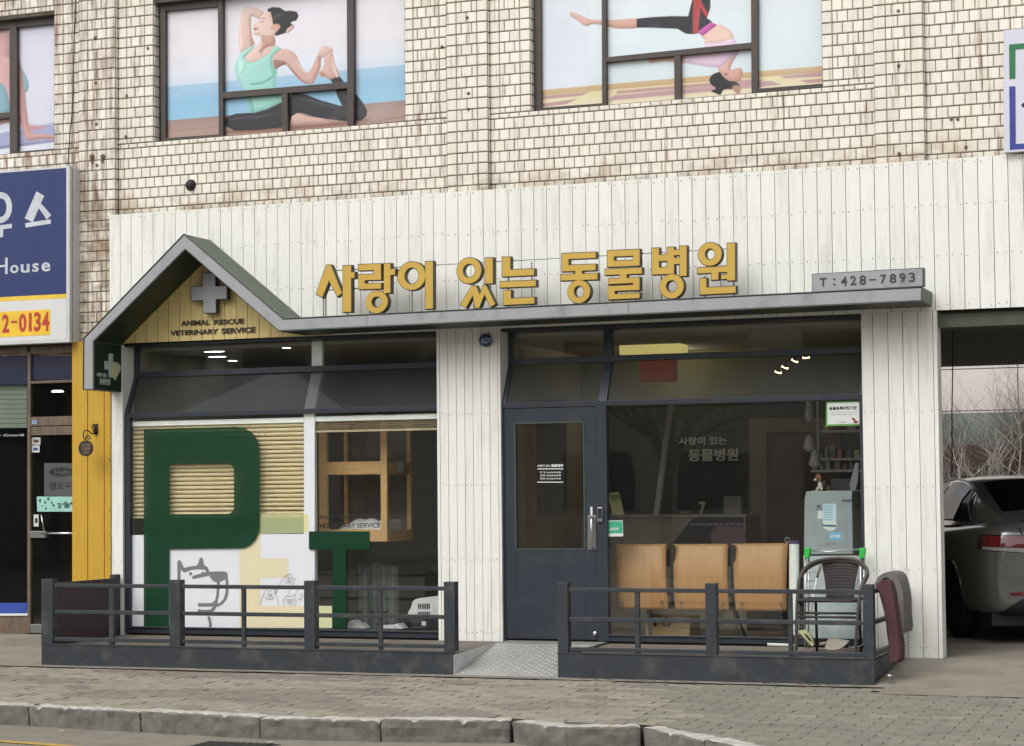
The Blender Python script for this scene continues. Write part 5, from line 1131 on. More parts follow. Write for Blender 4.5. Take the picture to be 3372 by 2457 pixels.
def plaid(name, col, line, s=30):
    m = mat(name, col, .95, var=.12, scale=18, bump=.6, bscale=220); t = m.node_tree; N, L = t.nodes, t.links; b = N['Principled BSDF']; cur = b.inputs['Base Color'].links[0].from_socket
    g = N.new('ShaderNodeNewGeometry'); sp_ = N.new('ShaderNodeSeparateXYZ'); L.new(g.outputs['Position'], sp_.inputs[0]); f = None
    for ax in (0, 2):
        a = N.new('ShaderNodeMath'); a.operation = 'MULTIPLY'; a.inputs[1].default_value = s; L.new(sp_.outputs[ax], a.inputs[0])
        c = N.new('ShaderNodeMath'); c.operation = 'FRACT'; L.new(a.outputs[0], c.inputs[0]); d = N.new('ShaderNodeMath'); d.operation = 'LESS_THAN'; d.inputs[1].default_value = .18; L.new(c.outputs[0], d.inputs[0])
        if f is None: f = d
        else:
            e2 = N.new('ShaderNodeMath'); e2.operation = 'MAXIMUM'; L.new(f.outputs[0], e2.inputs[0]); L.new(d.outputs[0], e2.inputs[1]); f = e2
    k_ = N.new('ShaderNodeMath'); k_.operation = 'MULTIPLY'; k_.inputs[1].default_value = .45; L.new(f.outputs[0], k_.inputs[0])
    mx = N.new('ShaderNodeMix'); mx.data_type = 'RGBA'; mx.inputs[7].default_value = (*line, 1); L.new(k_.outputs[0], mx.inputs[0]); L.new(cur, mx.inputs[6]); L.new(mx.outputs[2], b.inputs['Base Color']); return m
blanket('blanket', [(1136, 545), (1180, 500), (1240, 482), (1290, 500), (1325, 590), (1345, 740), (1375, 980), (1392, 1130), (1390, 1275), (1330, 1292), (1285, 1288), (1276, 1180), (1246, 900), (1212, 700), (1180, 600)], -1.16, -.98, plaid('burgundy_plaid', sr(88, 58, 64), sr(66, 44, 50)), 'burgundy checked blanket hanging over the right end of the railing')
blanket('blanket', [(1128, 525), (1160, 455), (1210, 418), (1270, 405), (1345, 422), (1400, 500), (1432, 640), (1442, 800), (1438, 960), (1415, 1010), (1402, 890), (1388, 760), (1368, 620), (1335, 520), (1280, 462), (1215, 462), (1165, 520)], -.66, -.25, plaid('grey_cloth', sr(116, 112, 107), sr(96, 93, 90), 50), 'grey cloth draped over the railing behind the burgundy blanket')
# ================================================================== INSIDE, RIGHT WINDOW
# three-seat plywood bench
YB = .26
bn = thing('waiting_bench', (P(zT, 1160, 850, YB).x, YB + .2, 0), 'three-seat honey plywood waiting bench seen from behind through the right window', 'bench')
for tl, trp, br_, bl_ in (((222, 140), (762, 138), (815, 840), (262, 826)), ((832, 137), (1422, 135), (1462, 850), (886, 838)), ((1465, 134), (2062, 127), (2078, 852), (1532, 850))):
    def fn(u, v):
        xa = tl[0] + (bl_[0] - tl[0]) * v ** .6; xb = trp[0] + (br_[0] - trp[0]) * v; ya = tl[1] + (bl_[1] - tl[1]) * v; yb_ = trp[1] + (br_[1] - trp[1]) * v
        p = P(zT, xa + (xb - xa) * u, ya + (yb_ - ya) * u, YB); p.y += .09 * (1 - v) ** 2.2 - .02 * math.sin(PI * v); return p
    q = MB(); q.grid(fn, 8, 20); o = obj('backrest', q, M['oak'], bn, norm=False, smooth=True); md = o.modifiers.new('s', 'SOLIDIFY'); md.thickness = .014; md.offset = 1
    a, b_ = fn(0, .94), fn(1, .94); s_ = MB()
    for u in (.12, .88):
        for v in (.88, .96): p = fn(u, v); s_.lathe((p.x, p.y - .012, p.z), [(.012, -.003), (.013, .004)], 12, axis='y')
    obj('bolt', s_, M['steel'], bn)
    s_ = MB(); s_.box(a.x + .01, b_.x - .01, YB + .02, YB + .46, .40, .414); obj('seat', s_, M['oak'], bn, bevel=.004)
q = MB(); z0 = P(zT, 1160, 770, YB).z
q.box(P(zT, 300, 800, YB).x, P(zT, 2040, 800, YB).x, YB + .03, YB + .07, z0 - .05, z0 + .0); 
for x in (300, 850, 1495, 2030):
    xx = P(zT, x, 800, YB).x; q.box(xx - .02, xx + .02, YB + .03, YB + .06, .30, .86 if x in (850, 1495) else .55); q.tube([(xx, YB + .05, z0), (xx + .05, YB + .42, .38)], .016, 8)
obj('frame', q, M['black'], bn)
for x in (575, 1500):
    for dy in (0.0, .40):
        q = MB(); a = P(zT, x, 860, YB + .05); q.tube([(a.x, a.y + .05, z0 - .03), (a.x + (.05 if dy == 0 else .02), YB + .02 + dy, .0)], .015, 8); obj('leg', q, M['black'], bn)
wb = thing('wooden_box', (P(zT, 800, 1080, .7).x, .7, 0), 'pale wooden box with a dark ring handle under the bench', 'box')
q = MB(); a, b_ = P(zT, 568, 1085, .55), P(zT, 1040, 1085, .55); zt = P(zT, 800, 905, .55).z; q.box(a.x, b_.x, .55, .9, .0, zt); obj('body', q, mat('pale_pine', sr(208, 180, 134), .6, var=.06, stretch=(5, 1, 1)), wb, bevel=.004)
q = MB(); c = P(zT, 792, 965, .54); q.tube([(c.x + .035 * math.cos(k * PI / 8), .54, c.z + .035 * math.sin(k * PI / 8)) for k in range(16)], .009, 8, close=True); obj('handle', q, M['black'], wb, smooth=True)
# cabinet
YCB = .16
cb = thing('water_purifier', (P(zR, 760, 1600, YCB).x, YCB + .2, 0), 'tall grey water dispenser cabinet with stickers at the right end of the window', 'cabinet')
f = lambda x, y: P(zR, x, y, YCB)
q = MB(); a, b_, c, d = f(505, 1048), f(1020, 1050), P(zH, 928, 225, YCB), P(zH, 442, 225, YCB)
xl0, xl1, xr0, xr1 = a.x, d.x, b_.x, c.x; zt, zm_ = (a.z + b_.z) / 2, P(zH, 700, 225, YCB).z
q.prism([(xl1, zm_), (xr1, zm_), (xr1 - .0, zt - .03), (xr0 - .005, zt), (xl0 + .005, zt), (xl0 - .012, zt - .07)], YCB, YCB + .36); obj('upper_body', q, M['grey_metal'], cb, bevel=.006)
q = MB(); xlb, xrb = P(zH, 440, 600, YCB).x, P(zH, 1030, 600, YCB).x; q.box(xlb, xrb, YCB + .004, YCB + .36, .03, zm_ - .012); obj('lower_body', q, mat('pale_enamel', sr(180, 187, 186), .4), cb, bevel=.006)
q = MB(); q.trace(zR, [(598, 1180), (952, 1180), (950, 1652), (590, 1652)], YCB - .003, YCB - .0005); q.trace(zR, [(725, 1620), (832, 1620), (832, 1628), (725, 1628)], YCB - .0045, YCB - .0032, 1); q.trace(zR, [(903, 1140), (1010, 1140), (1010, 1165), (903, 1165)], YCB - .003, YCB - .0005, 1); obj('front_panel', q, [mat('grey_enamel_panel', sr(145, 152, 153), .4), mat('dim_badge', sr(88, 94, 98), .4)], cb)
q = MB(); q.ring((f(648, 1216).x, f(648, 1216).z), .017, .011, .008, .004, YCB - .0042, YCB - .0032); text(q, 'CHUNGHO', zR, 612, 1254, 686, 1244, YCB - .0045, .0004, .02); obj('logo', q, M['black'], cb, norm=False)
for pts, col in (([(694, 1186), (838, 1186), (838, 1400), (694, 1400)], (188, 214, 220)), ([(640, 1260), (692, 1260), (692, 1350), (636, 1350)], (206, 212, 210)), ([(765, 1496), (890, 1496), (888, 1582), (762, 1582)], (110, 176, 206)), (smoothpts([(688, 1428), (720, 1380), (770, 1376), (838, 1400), (846, 1440), (800, 1478), (740, 1476)], 4), (206, 212, 200))):
    q = MB(); YCB_ = YCB - .0038 - random.random() * .001; q.trace(zR, pts, YCB_ - .0005, YCB_); n0 = len(q.f)
    if col[0] == 188:
        for k in range(9): q.trace(zR, [(702, 1200 + 20 * k), (702 + 120 * (0.6 + .4 * random.random()), 1200 + 20 * k), (702 + 100, 1204 + 20 * k), (702, 1204 + 20 * k)], YCB_ - .001, YCB_ - .0006, 1)
    if col == (110, 176, 206): text(q, '433-9840', zR, 775, 1556, 880, 1524, YCB_ - .0007, .0003, .03, 2)
    if col == (206, 212, 200): q.trace(zR, [(688, 1412), (842, 1418), (842, 1440), (688, 1434)], YCB_ - .001, YCB_ - .0006, 1)
    obj('sticker', q, [mat('sticker_paper', sr(*col), .5, var=.03), mat('sticker_ink', sr(70, 96, 120), .5), M['white_plastic']], cb, norm=False)
# dog figurine
dgx = P(zR, 685, 1040, YCB + .12); fg = thing('dog_figurine', (dgx.x, YCB + .12, zt), 'small brown, white and black beagle figurine sitting on the grey cabinet', 'figurine')
k = .00082
def blob(mb, cx_, cy_, rx, ry, rz2, mi, dy=0):
    c = P(zR, cx_, cy_, YCB + .12); n, m_ = 14, 9; b0 = len(mb.v); vs = []
    for i in range(m_ + 1):
        for j in range(n):
            th = PI * i / m_; ph = 2 * PI * j / n; vs.append((c.x + rx * k * math.sin(th) * math.cos(ph), c.y + dy + ry * k * math.sin(th) * math.sin(ph), c.z + rz2 * k * math.cos(th)))
    mb.add(vs, [(i * n + j, i * n + (j + 1) % n, (i + 1) * n + (j + 1) % n, (i + 1) * n + j) for i in range(m_) for j in range(n)], mi)
q = MB(); blob(q, 700, 985, 48, 50, 62, 2, .02); blob(q, 668, 985, 26, 30, 48, 1, -.01); blob(q, 725, 1010, 42, 40, 32, 0, .03); blob(q, 650, 900, 36, 38, 36, 0, -.02); blob(q, 620, 925, 20, 22, 16, 1, -.035); blob(q, 608, 920, 6, 8, 6, 2, -.045); blob(q, 676, 915, 14, 10, 34, 0, -.045); blob(q, 640, 1022, 10, 12, 24, 1, -.02); blob(q, 690, 1020, 10, 12, 24, 1, -.03); blob(q, 630, 1040, 14, 16, 8, 1, -.03)
obj('body', q, [mat('beagle_brown', sr(128, 86, 58), .6), mat('beagle_white', sr(210, 204, 196), .6), mat('beagle_black', sr(36, 32, 32), .6)], fg, smooth=True, norm=False)
# rolled poster, tablet, shelf, hanging toys
YRo = .14
q = MB(); a, b_ = P(zH, 346, 105, YRo + .02), P(zH, 346, 1040, YRo); b_.z = .08
rl_ = thing('rolled_poster', (b_.x, YRo, .0), 'tall white rolled tube with purple ends leaning inside the window', 'tube')
q.tube([a, b_], .044, 24, 0); obj('sheet', q, M['white_plastic'], rl_, smooth=False)
for y0_, y1_ in ((92, 124), (610, 640)):
    q = MB(); q.tube([P(zH, 346, y0_, YRo + .02), P(zH, 346, y1_, YRo + .02)], .0455, 24); obj('band', q, mat('purple_band', sr(78, 66, 108), .5), rl_)
q = MB(); c = P(zH, 278, 85, YRo); q.tube([(c.x + .022 * math.cos(t * PI / 8), YRo, c.z + .02 * math.sin(t * PI / 8)) for t in range(16)], .003, 6, close=True); tag(obj('hanging_ring', q, M['steel']), 'thin ring hook beside the rolled tube in the window', 'ring')
# reception counter
YCt = 1.75
ct = thing('reception_counter', (P(zQ, 900, 1300, YCt).x, YCt + .3, 0), 'grey and black reception counter lettered INFORMATION', 'counter')
zc = P(zQ, 900, 1142, YCt).z; xc0, xc1 = XB0 + .8, P(zQ, 1662, 1200, YCt).x
q = MB(); q.box(xc0, xc1, YCt, YCt + .6, 0, zc - .025); obj('body', q, mat('counter_taupe', sr(136, 126, 110), .6), ct)
q = MB(); q.box(xc0, xc1 + .02, YCt - .02, YCt + .62, zc - .024, zc); obj('top', q, mat('counter_top', sr(150, 140, 124), .5), ct)
q = MB(); q.trace(zQ, [(1108, 1160), (1648, 1158), (1652, 1700), (700, 1700), (862, 1470)], YCt - .006, YCt - .0005); obj('black_panel', q, mat('counter_black', sr(30, 28, 34), .5), ct)
q = MB(); text(q, 'INFORMATION', zQ, 1075, 1262, 1642, 1228, YCt - .0065, .003, .015, spacing=1.1); obj('lettering', q, mat('counter_letters', sr(150, 144, 136), .5), ct, norm=False)
q = MB(); q.trace(zQ, [(1650, 1156), (1664, 1156), (1668, 1460), (1652, 1460)], YCt - .008, YCt - .0002); obj('edge_strip', q, M['steel'], ct)
q = MB(); q.trace(zQ, smoothpts([(1330, 1280), (1630, 1276), (1648, 1300), (1648, 1470), (1325, 1470)], 3), YCt - .012, YCt - .0066); tag(obj('paper_notice', q, mat('dull_pink_paper', sr(120, 92, 96), .8)), 'dull pink paper notice stuck on the black counter panel', 'notice')
# things on the counter
n7 = MB(); text(n7, '7', zQ, 1170, 1132, 1245, 998, YCt + .1, .03, .03); tag(obj('number_ornament', n7, mat('pale_olive', sr(168, 168, 126), .6), norm=False), 'pale standing number 7 on the reception counter', 'ornament')
q = MB(); q.lathe((P(zQ, 1015, 1138, YCt + .15).x, YCt + .15, zc), [(.03, .0), (.06, .012), (.075, .03), (.07, .03), (.05, .015)], 20); tag(obj('dish', q, mat('stone_dish', sr(150, 142, 126), .5)), 'shallow pale dish on the reception counter', 'dish')
q = MB(); a, b_ = P(zQ, 1430, 1136, YCt + .2), P(zQ, 1620, 940, YCt + .2); q.box(a.x, b_.x, YCt + .2, YCt + .35, zc + .001, b_.z); tag(obj('desk_box', q, mat('grey_carton', sr(126, 122, 110), .7), bevel=.003), 'grey box at the right end of the reception counter', 'box')
q = MB(); q.trace(zQ, [(168, 905), (285, 895), (350, 1142), (220, 1142)], .9, .93, 0); q.trace(zQ, [(178, 925), (285, 915), (300, 965), (195, 975)], .896, .8995, 1); text(q, 'A.D.', zQ, 205, 1005, 275, 975, .899, .001, .02, 1)
tag(obj('leaflet_holder', q, [mat('leaflet_olive', sr(140, 136, 92), .6), mat('leaflet_ink', sr(96, 92, 50), .6)]), 'leaning olive leaflet just inside the window by the door', 'leaflet')
# wall lettering, door frame, slanting post
wg = MB()
text(wg, '사랑이 있는', zQ, 948, 385, 1470, 288, 2.99, .02, .02); text(wg, '동물병원', zQ, 1052, 562, 1594, 418, 2.99, .02, .03)
tag(obj('wall_sign', wg, mat('wall_letter_grey', sr(196, 200, 194), .6), norm=False), 'grey Korean clinic name on the dark green wall inside', 'sign')
q = MB(); yy = 2.94
idf = thing('inner_door', (P(zQ, 1950, 1300, yy).x, yy, 0), 'pale framed inner doorway in the back wall of the waiting room', 'door')
q.trace(zQ, [(1708, 90), (2700, 90), (2700, 240), (1900, 240), (1900, 1900), (1715, 1900)], yy, yy + .045); obj('frame', q, mat('dull_door_frame', sr(124, 116, 98), .7), idf)
q = MB(); q.trace(zQ, [(1900, 242), (2700, 242), (2700, 1900), (1900, 1900)], yy + .02, yy + .04); obj('leaf', q, mat('dark_door_leaf', sr(84, 72, 62), .7), idf)
q = MB(); q.trace(zQ, [(826, -60), (884, -60), (716, 1142), (664, 1142)], 1.55, 1.6); tag(obj('leaning_batten', q, mat('grey_batten', sr(150, 146, 140), .7)), 'long grey batten slanting up behind the right window', 'batten')
# shelf with goods at right
YSh = 1.3
sh = thing('goods_shelf', (P(zR, 900, 900, YSh).x, YSh, 0), 'shelf rack of bottles and packets at the right of the waiting room', 'shelf')
xs0, xs1 = P(zR, 560, 700, YSh).x, XDR - .14
for y in (385, 690, 815, 1040):
    q = MB(); z0 = P(zR, 800, y, YSh).z; q.box(xs0 if y > 600 else P(zR, 660, y, YSh).x, xs1, YSh, YSh + .3, z0 - .022, z0); obj('board', q, mat('shelf_white', sr(178, 174, 162), .6), sh)
for x in (xs0, xs1 - .02): q = MB(); q.box(x, x + .02, YSh + .28, YSh + .301, 0, 2.3); obj('upright', q, M['steel'], sh)
cols = [(150, 148, 136), (120, 116, 104), (168, 120, 110), (96, 110, 116), (176, 170, 140), (80, 74, 74), (160, 160, 156)]
for i, (x, y, w_, h) in enumerate(((700, 690, 50, 130), (770, 690, 60, 150), (850, 690, 44, 100), (930, 690, 90, 120), (1030, 690, 60, 90), (590, 815, 50, 140), (650, 815, 40, 190), (720, 815, 50, 110), (820, 815, 60, 100), (900, 815, 50, 84), (980, 815, 40, 96), (700, 385, 60, 60), (800, 385, 70, 80), (960, 385, 90, 60))):
    q = MB(); a, b_ = P(zR, x, y, YSh + .05), P(zR, x + w_, y - h, YSh + .05); z0 = P(zR, 800, y, YSh).z
    if i % 3 == 0: q.lathe(((a.x + b_.x) / 2, YSh + .1, z0 + .001), [((b_.x - a.x) / 2, 0), ((b_.x - a.x) / 2, (b_.z - a.z) * .7), ((b_.x - a.x) / 5, (b_.z - a.z) * .85), ((b_.x - a.x) / 5, (b_.z - a.z))], 14)
    else: q.box(a.x, b_.x, YSh + .05, YSh + .15, z0 + .001, z0 + b_.z - a.z)
    nm, ct_ = ('bottle', 'bottle') if i % 3 == 0 else ('packet', 'packet')
    cn_ = ['grey', 'brownish', 'pinkish', 'slate blue', 'cream', 'dark', 'pale grey'][i % 7]; pos = '%s from the left on the %s shelf board' % (['first', 'second', 'third', 'fourth', 'fifth', 'sixth'][i if i < 5 else (i - 5 if i < 11 else i - 11)], 'second' if i < 5 else ('third' if i < 11 else 'top'))
    tag(obj(nm, q, mat('goods_%d' % i, sr(*cols[i % 7]), .5), bevel=.003), '%s %s, %s' % (cn_, nm, pos), ct_, 'goods on the shelf rack')
q = MB(); q.trace(zR, [(985, 965), (1045, 740), (1085, 745), (1075, 940), (1050, 1040), (990, 1040)], YCB + .10, YCB + .13); tag(obj('tablet', q, mat('tablet_grey', sr(120, 122, 124), .4), bevel=.003), 'grey tablet leaning on the cabinet top right of the figurine', 'tablet')
q = MB(); q.trace(zR, [(775, 915), (985, 915), (985, 1042), (775, 1042)], YCB + .2, YCB + .34); tag(obj('black_box', q, M['black'], bevel=.004), 'black box on top of the grey cabinet beside the figurine', 'box')
for i, (x, y, w_, h) in enumerate(((545, 170, 90, 240), (545, 530, 110, 170), (610, 700, 120, 200))):
    q = MB(); c = P(zR, x, y, 1.0); s_ = .00095
    q.lathe((c.x, 1.0, c.z - h * s_ / 2), [(w_ * s_ * .2, 0), (w_ * s_ * .55, h * s_ * .25), (w_ * s_ * .4, h * s_ * .6), (w_ * s_ * .3, h * s_ * .85), (.006, h * s_)], 14)
    tag(obj('hanging_bag', q, mat('plastic_bag_%d' % i, sr(150, 146, 138), .4, var=.3, scale=20), smooth=True), ['upper pale bag hanging behind the notice', 'middle pale bag hanging above the figurine', 'lowest pale bag hanging just above the figurine'][i], 'bag')
# lamps of the waiting room
lamp_y = mat('lit_yellow_shade', sr(210, 196, 110), .6, emit=(sr(220, 206, 130), .5))
YLa = 1.8
lm = thing('pendant_lamp', tuple(P(zO, 1715, 400, YLa)), 'glowing pale yellow box-shaped pendant lamp in the right transom', 'lamp')
a, b_ = P(zO, 1372, 405, YLa), P(zO, 2058, 243, YLa); q = MB(); q.box(a.x, b_.x, YLa, YLa + .28, a.z, b_.z); obj('lamp_shade', q, lamp_y, lm, bevel=.003)
q = MB(); q.tube([((a.x + b_.x) / 2, YLa + .14, b_.z), ((a.x + b_.x) / 2, YLa + .14, 2.8)], .004, 6); obj('cord', q, M['black'], lm)
rlm = MB(); a, b_ = P(zO, 1600, 712, YLa + .3), P(zO, 1965, 484, YLa + .3); rlm.box(a.x, b_.x, YLa + .3, YLa + .5, a.z, b_.z + .08)
tag(obj('red_lamp', rlm, mat('dim_red_shade', sr(176, 78, 50), .6, emit=(sr(186, 78, 50), .10)), bevel=.003), 'dull red box-shaped lamp hanging below the yellow pendant lamp', 'lamp')
pl_ = bpy.data.lights.new('pendant_light', 'POINT'); pl_.energy = 6; pl_.color = (1, .9, .66); pl_.shadow_soft_size = .15; po_ = bpy.data.objects.new('pendant_light', pl_); COL.objects.link(po_); po_.location = P(zO, 1715, 380, YLa) + Vector((0, .7, .0))
warm = mat('warm_bulb', (1, .8, .4), .5, var=0, emit=((1, .66, .26), 22)); cool = mat('cool_tube', (1, 1, 1), .5, var=0, emit=((.95, 1, 1), 4)); dim = mat('dim_tube', (1, 1, 1), .5, var=0, emit=((1, .95, .8), 1.1))
for i, (x, y, an) in enumerate(((1180, 562, -.25), (1252, 510, -.4), (1357, 440, -.45), (1474, 405, 0))):
    c = P(zP, x, y, 1.45); q = MB(); q.lathe((0, 0, 0), [(.012, .05), (.02, .03), (.034, 0)], 14); q.tube([(-.030, -.012, -.004), (.030, -.012, -.004)], .0095, 10, 1)
    R_ = Matrix.Rotation(-an, 3, 'Y') @ Matrix.Rotation(.25, 3, 'X'); q.v = [R_ @ v + c for v in q.v]
    tag(obj('spotlight', q, [M['black'], warm], norm=False), ['first glowing warm spot lamp from the left in the cluster of four', 'second glowing warm spot lamp from the left in the cluster of four', 'third glowing warm spot lamp from the left in the cluster of four', 'fourth and highest glowing warm spot lamp in the cluster of four'][i], 'lamp', 'warm spot lamps behind the raking pane')
zc_ = 2.797
for i, (z, x, y, w_, h, m_, lb) in enumerate(((zD, 1296, 1210, .11, .02, cool, 'upper of the two close white ceiling lights behind the left transom'), (zD, 1314, 1241, .10, .02, cool, 'lower of the two close white ceiling lights behind the left transom'), (zD, 1406, 1265, .045, .02, cool, 'short white ceiling light right of the close pair'), (zD, 1732, 1187, .035, .02, cool, 'small white ceiling light near the white mullion'),
                          (zO, 753, 168, .028, .03, warm, 'round warm ceiling spot above the door'), (zO, 484, 442, .02, .02, cool, 'tiny white ceiling spot low in the transom above the door'), (zP, 462, 97, .04, .02, dim, 'dim ceiling spot over the yellow lamplit wall band'), (zP, 1300, 62, .035, .02, dim, 'dim ceiling spot at the right of the transom'), )):
    p = gz(*z(x, y), zc_)
    if p.y > 3.1 or p.y < .4: p = P(z, x, y, 1.2); 
    q = MB(); q.lathe((0, 0, 0), [(1, 0), (1, .008), (.8, .02)], 20); q.v = [Vector((p.x + v.x * w_, p.y + v.y * .06, p.z + v.z)) for v in q.v]
    tag(obj('ceiling_light', q, m_, norm=False), lb, 'ceiling light')
# ================================================================== INSIDE, LEFT WINDOW
YBl = .105
def blind(x0, x1, z0, z1, n, label, y=YBl, stacked=False):
    t = thing('window_blind', ((x0 + x1) / 2, y, z0), label, 'blind')
    q = MB(); q.box(x0, x1, y - .02, y + .035, z1, z1 + .05); obj('head_rail', q, M['white_plastic'], t, bevel=.003)
    s_ = MB(); st_ = (z1 - z0) / n
    for i in range(n):
        zc2 = z0 + st_ * (i + .5); h = st_ * (.58 if not stacked else .55); ns = random.uniform(-.0015, .0015)
        s_.add([(x0, y + .006, zc2 - h * .70 + ns), (x1, y + .006, zc2 - h * .70 - ns), (x1, y - .006, zc2 - h * .1), (x0, y - .006, zc2 - h * .1), (x0, y + .008, zc2 + h * .70), (x1, y + .008, zc2 + h * .70)], [(0, 1, 2, 3), (3, 2, 5, 4)])
    o = obj('slats', s_, M['blind'] if not stacked else mat('dull_blind', sr(150, 134, 108), .6), t, norm=False)
    md = o.modifiers.new('s', 'SOLIDIFY'); md.thickness = .0018
    c_ = MB()
    for u in (.27, .5, .78): xx = x0 + (x1 - x0) * u; c_.tube([(xx, y - .015, z0), (xx, y - .015, z1)], .0016, 5)
    obj('cord', c_, mat('blind_cord', sr(170, 156, 120), .8), t)
    q = MB(); q.box(x0, x1, y - .014, y + .014, z0 - .02, z0 - .002); obj('bottom_rail', q, M['blind'], t)
zb_ = hz(zF, 450, 948, YBl); zt_ = hz(zF, 450, 470, YBl)
blind(P(zF, 44, 700, YBl).x, XM0 - .004, hz(zF, 450, 912, YBl), zt_, 21, 'lowered beige slatted blind behind the green letter P')
blind(XM1 + .004, XWR - .016, hz(zN, 500, 140, YBl), hz(zN, 500, 76, YBl), 5, 'raised stack of beige blind slats at the top of the right half window', stacked=True)
# glass fronted pine cage
YCg = .38
cg = thing('display_cage', (P(zN, 355, 955, YCg).x, YCg + .28, P(zN, 355, 955, YCg).z), 'pine framed glass display cage hanging behind the left window', 'cage')
f = lambda x, y: P(zN, x, y, YCg)
X0, X1, X2 = f(110, 500).x, f(557, 500).x, f(603, 500).x; Zt, Zm1, Zm0, Zb1, Zb0 = f(350, 60).z, f(350, 375).z, f(350, 468).z, f(350, 866).z, f(350, 955).z; DP = .56
q = MB(); q.box(X0, X0 + .085, YCg, YCg + .04, Zb0, Zt); q.box(X1, X2, YCg, YCg + .04, Zb0, Zt); q.box(X0 + .085, X1, YCg, YCg + .04, Zm0, Zm1); q.box(X0 + .085, X1, YCg, YCg + .04, Zb0, Zb1)
q.box(X2 - .03, X2, YCg + .041, YCg + DP, Zm0, Zm1 - .01); q.box(X2 - .03, X2, YCg + .041, YCg + DP, Zb0, Zb1 - .01); q.box(X2 - .04, X2 + .001, YCg + DP, YCg + DP + .05, Zb0, Zt); q.box(X0, X0 + .04, YCg + DP, YCg + DP + .05, Zb0, Zt)
obj('frame', q, M['cagewood'], cg, bevel=.002)
q = MB(); q.box(X0 + .001, X2 - .031, YCg + .041, YCg + DP, Zb0 + .002, Zb0 + .02); q.box(X0 + .001, X2 - .031, YCg + .041, YCg + DP, Zm0, Zm0 + .02); obj('floor_board', q, M['cagewood'], cg)
q = MB(); q.box(X0 + .001, X2, YCg + DP + .051, YCg + DP + .06, Zb0, Zt); obj('back', q, mat('cage_back', sr(110, 104, 92), .7), cg)
zz = f(350, 860).z
def cush(u, v):
    x = X0 + .12 + (X1 - X0 - .12) * u; e_ = (math.sin(PI * min(1, max(0, u))) ** .35) * (math.sin(PI * v) ** .35) if 0 < u < 1 and 0 < v < 1 else 0
    return Vector((x, YCg + .06 + .34 * v, Zb0 + .02 + (f(350, 790).z - Zb0 - .02 + .01 * math.sin(u * 22) + .012 * noise.noise(Vector((u * 6, v * 4, 0)))) * e_))
q = MB(); q.grid(cush, 28, 12); tag(obj('cushion', q, mat('white_fleece', sr(206, 206, 204), .9), norm=False, smooth=True), 'white fleece cushion in the pine display cage', 'cushion')
q = MB(); q.box(X2 - .12, X2 - .035, YCg + .08, YCg + .42, Zb0 + .021, f(700, 800).z - .0); tag(obj('litter_tray', q, M['white_plastic'], bevel=.01), 'white tray at the right side of the display cage', 'tray')
q = MB(); q.add([(X2 + .002, YCg + .24, Zm0 + .03), (X2 + .002, YCg + .40, Zm0 + .03), (X2 + .002, YCg + .40, Zm1 - .0), (X2 + .002, YCg + .24, Zm1 - .0)], [(0, 1, 2, 3)]); q.add([(X2 + .001, YCg + .24, Zm0 + .03), (X2 + .001, YCg + .40, Zm0 + .03), (X2 + .001, YCg + .40, Zm1), (X2 + .001, YCg + .24, Zm1)], [(3, 2, 1, 0)]); tag(obj('price_card', q, M['white_plastic'], norm=False), 'small white card on the side of the display cage', 'card')
# pet carrier and pale bags on the floor
YPc = .30
pc = thing('pet_carrier', (P(zN, 880, 1590, YPc).x, YPc + .2, 0), 'white pet carrier with dark slotted vents low in the left window', 'pet carrier')
q = MB(); out = smoothpts([(768, 1500), (778, 1430), (800, 1380), (850, 1365), (920, 1356), (985, 1352), (1010, 1400), (1015, 1500)], 4); q.trace(zN, out, YPc, YPc + .4); obj('shell', q, M['white_plastic'], pc, bevel=.01)
q = MB(); q.trace(zN, [(765, 1506), (1015, 1506), (1000, 1585), (790, 1585)], YPc + .01, YPc + .39); obj('base', q, M['black'], pc, bevel=.006)
q = MB()
for k_ in range(7):
    x = 828 + 13 * k_
    q.trace(zN, [(x, 1404), (x + 7, 1404), (x + 7, 1442), (x, 1442)], YPc - .004, YPc - .0005)
    q.trace(zN, [(x, 1462), (x + 7, 1462), (x + 7, 1500), (x, 1500)], YPc - .004, YPc - .0005)
obj('vent_slots', q, M['black'], pc); q = MB(); q.trace(zN, [(856, 1534), (886, 1534), (886, 1564), (856, 1564)], YPc + .004, YPc + .0095); obj('latch', q, M['white_plastic'], pc)
for i, (pts, Y, c, lb) in enumerate((([(310, 1590), (318, 1545), (345, 1524), (375, 1548), (400, 1545), (440, 1590)], .2, (216, 218, 216), 'crumpled white bag low behind the letter T'), ([(530, 1590), (560, 1560), (610, 1566), (680, 1548), (715, 1590)], .2, (210, 212, 210), 'crumpled white bag left of the pet carrier'))):
    q = MB(); q.trace(zN, pts, Y, Y + .16); tag(obj('plastic_bag', q, mat('bag_white_%d' % i, sr(*c), .4, var=.06), bevel=.012), lb, 'bag')
def cur(u, v):
    x0, x1 = P(zN, 395, 1300, .75).x, P(zN, 680, 1300, .75).x; zt2, = (P(zN, 500, 1120, .75).z,)
    return Vector((x0 + (x1 - x0) * u, .75 + .03 * math.sin(u * 26), .02 + (zt2 - .02 -   .02 * math.sin(u * 9)) * v))
q = MB(); q.grid(cur, 50, 6); tag(obj('hanging_sheet', q, mat('pale_sheet', sr(120, 128, 122), .8), norm=False, smooth=True), 'pale folded sheet standing behind the low part of the left window', 'sheet')
ws = MB(); ws.box(P(zN, 85, 1300, 1.2).x, P(zN, 385, 1300, 1.2).x, 1.2, 1.7, 0, P(zN, 200, 1180, 1.2).z); tag(obj('storage_cabinet', ws, mat('dim_cabinet', sr(126, 124, 112), .7), bevel=.005), 'dim low cabinet behind the letter T', 'cabinet')
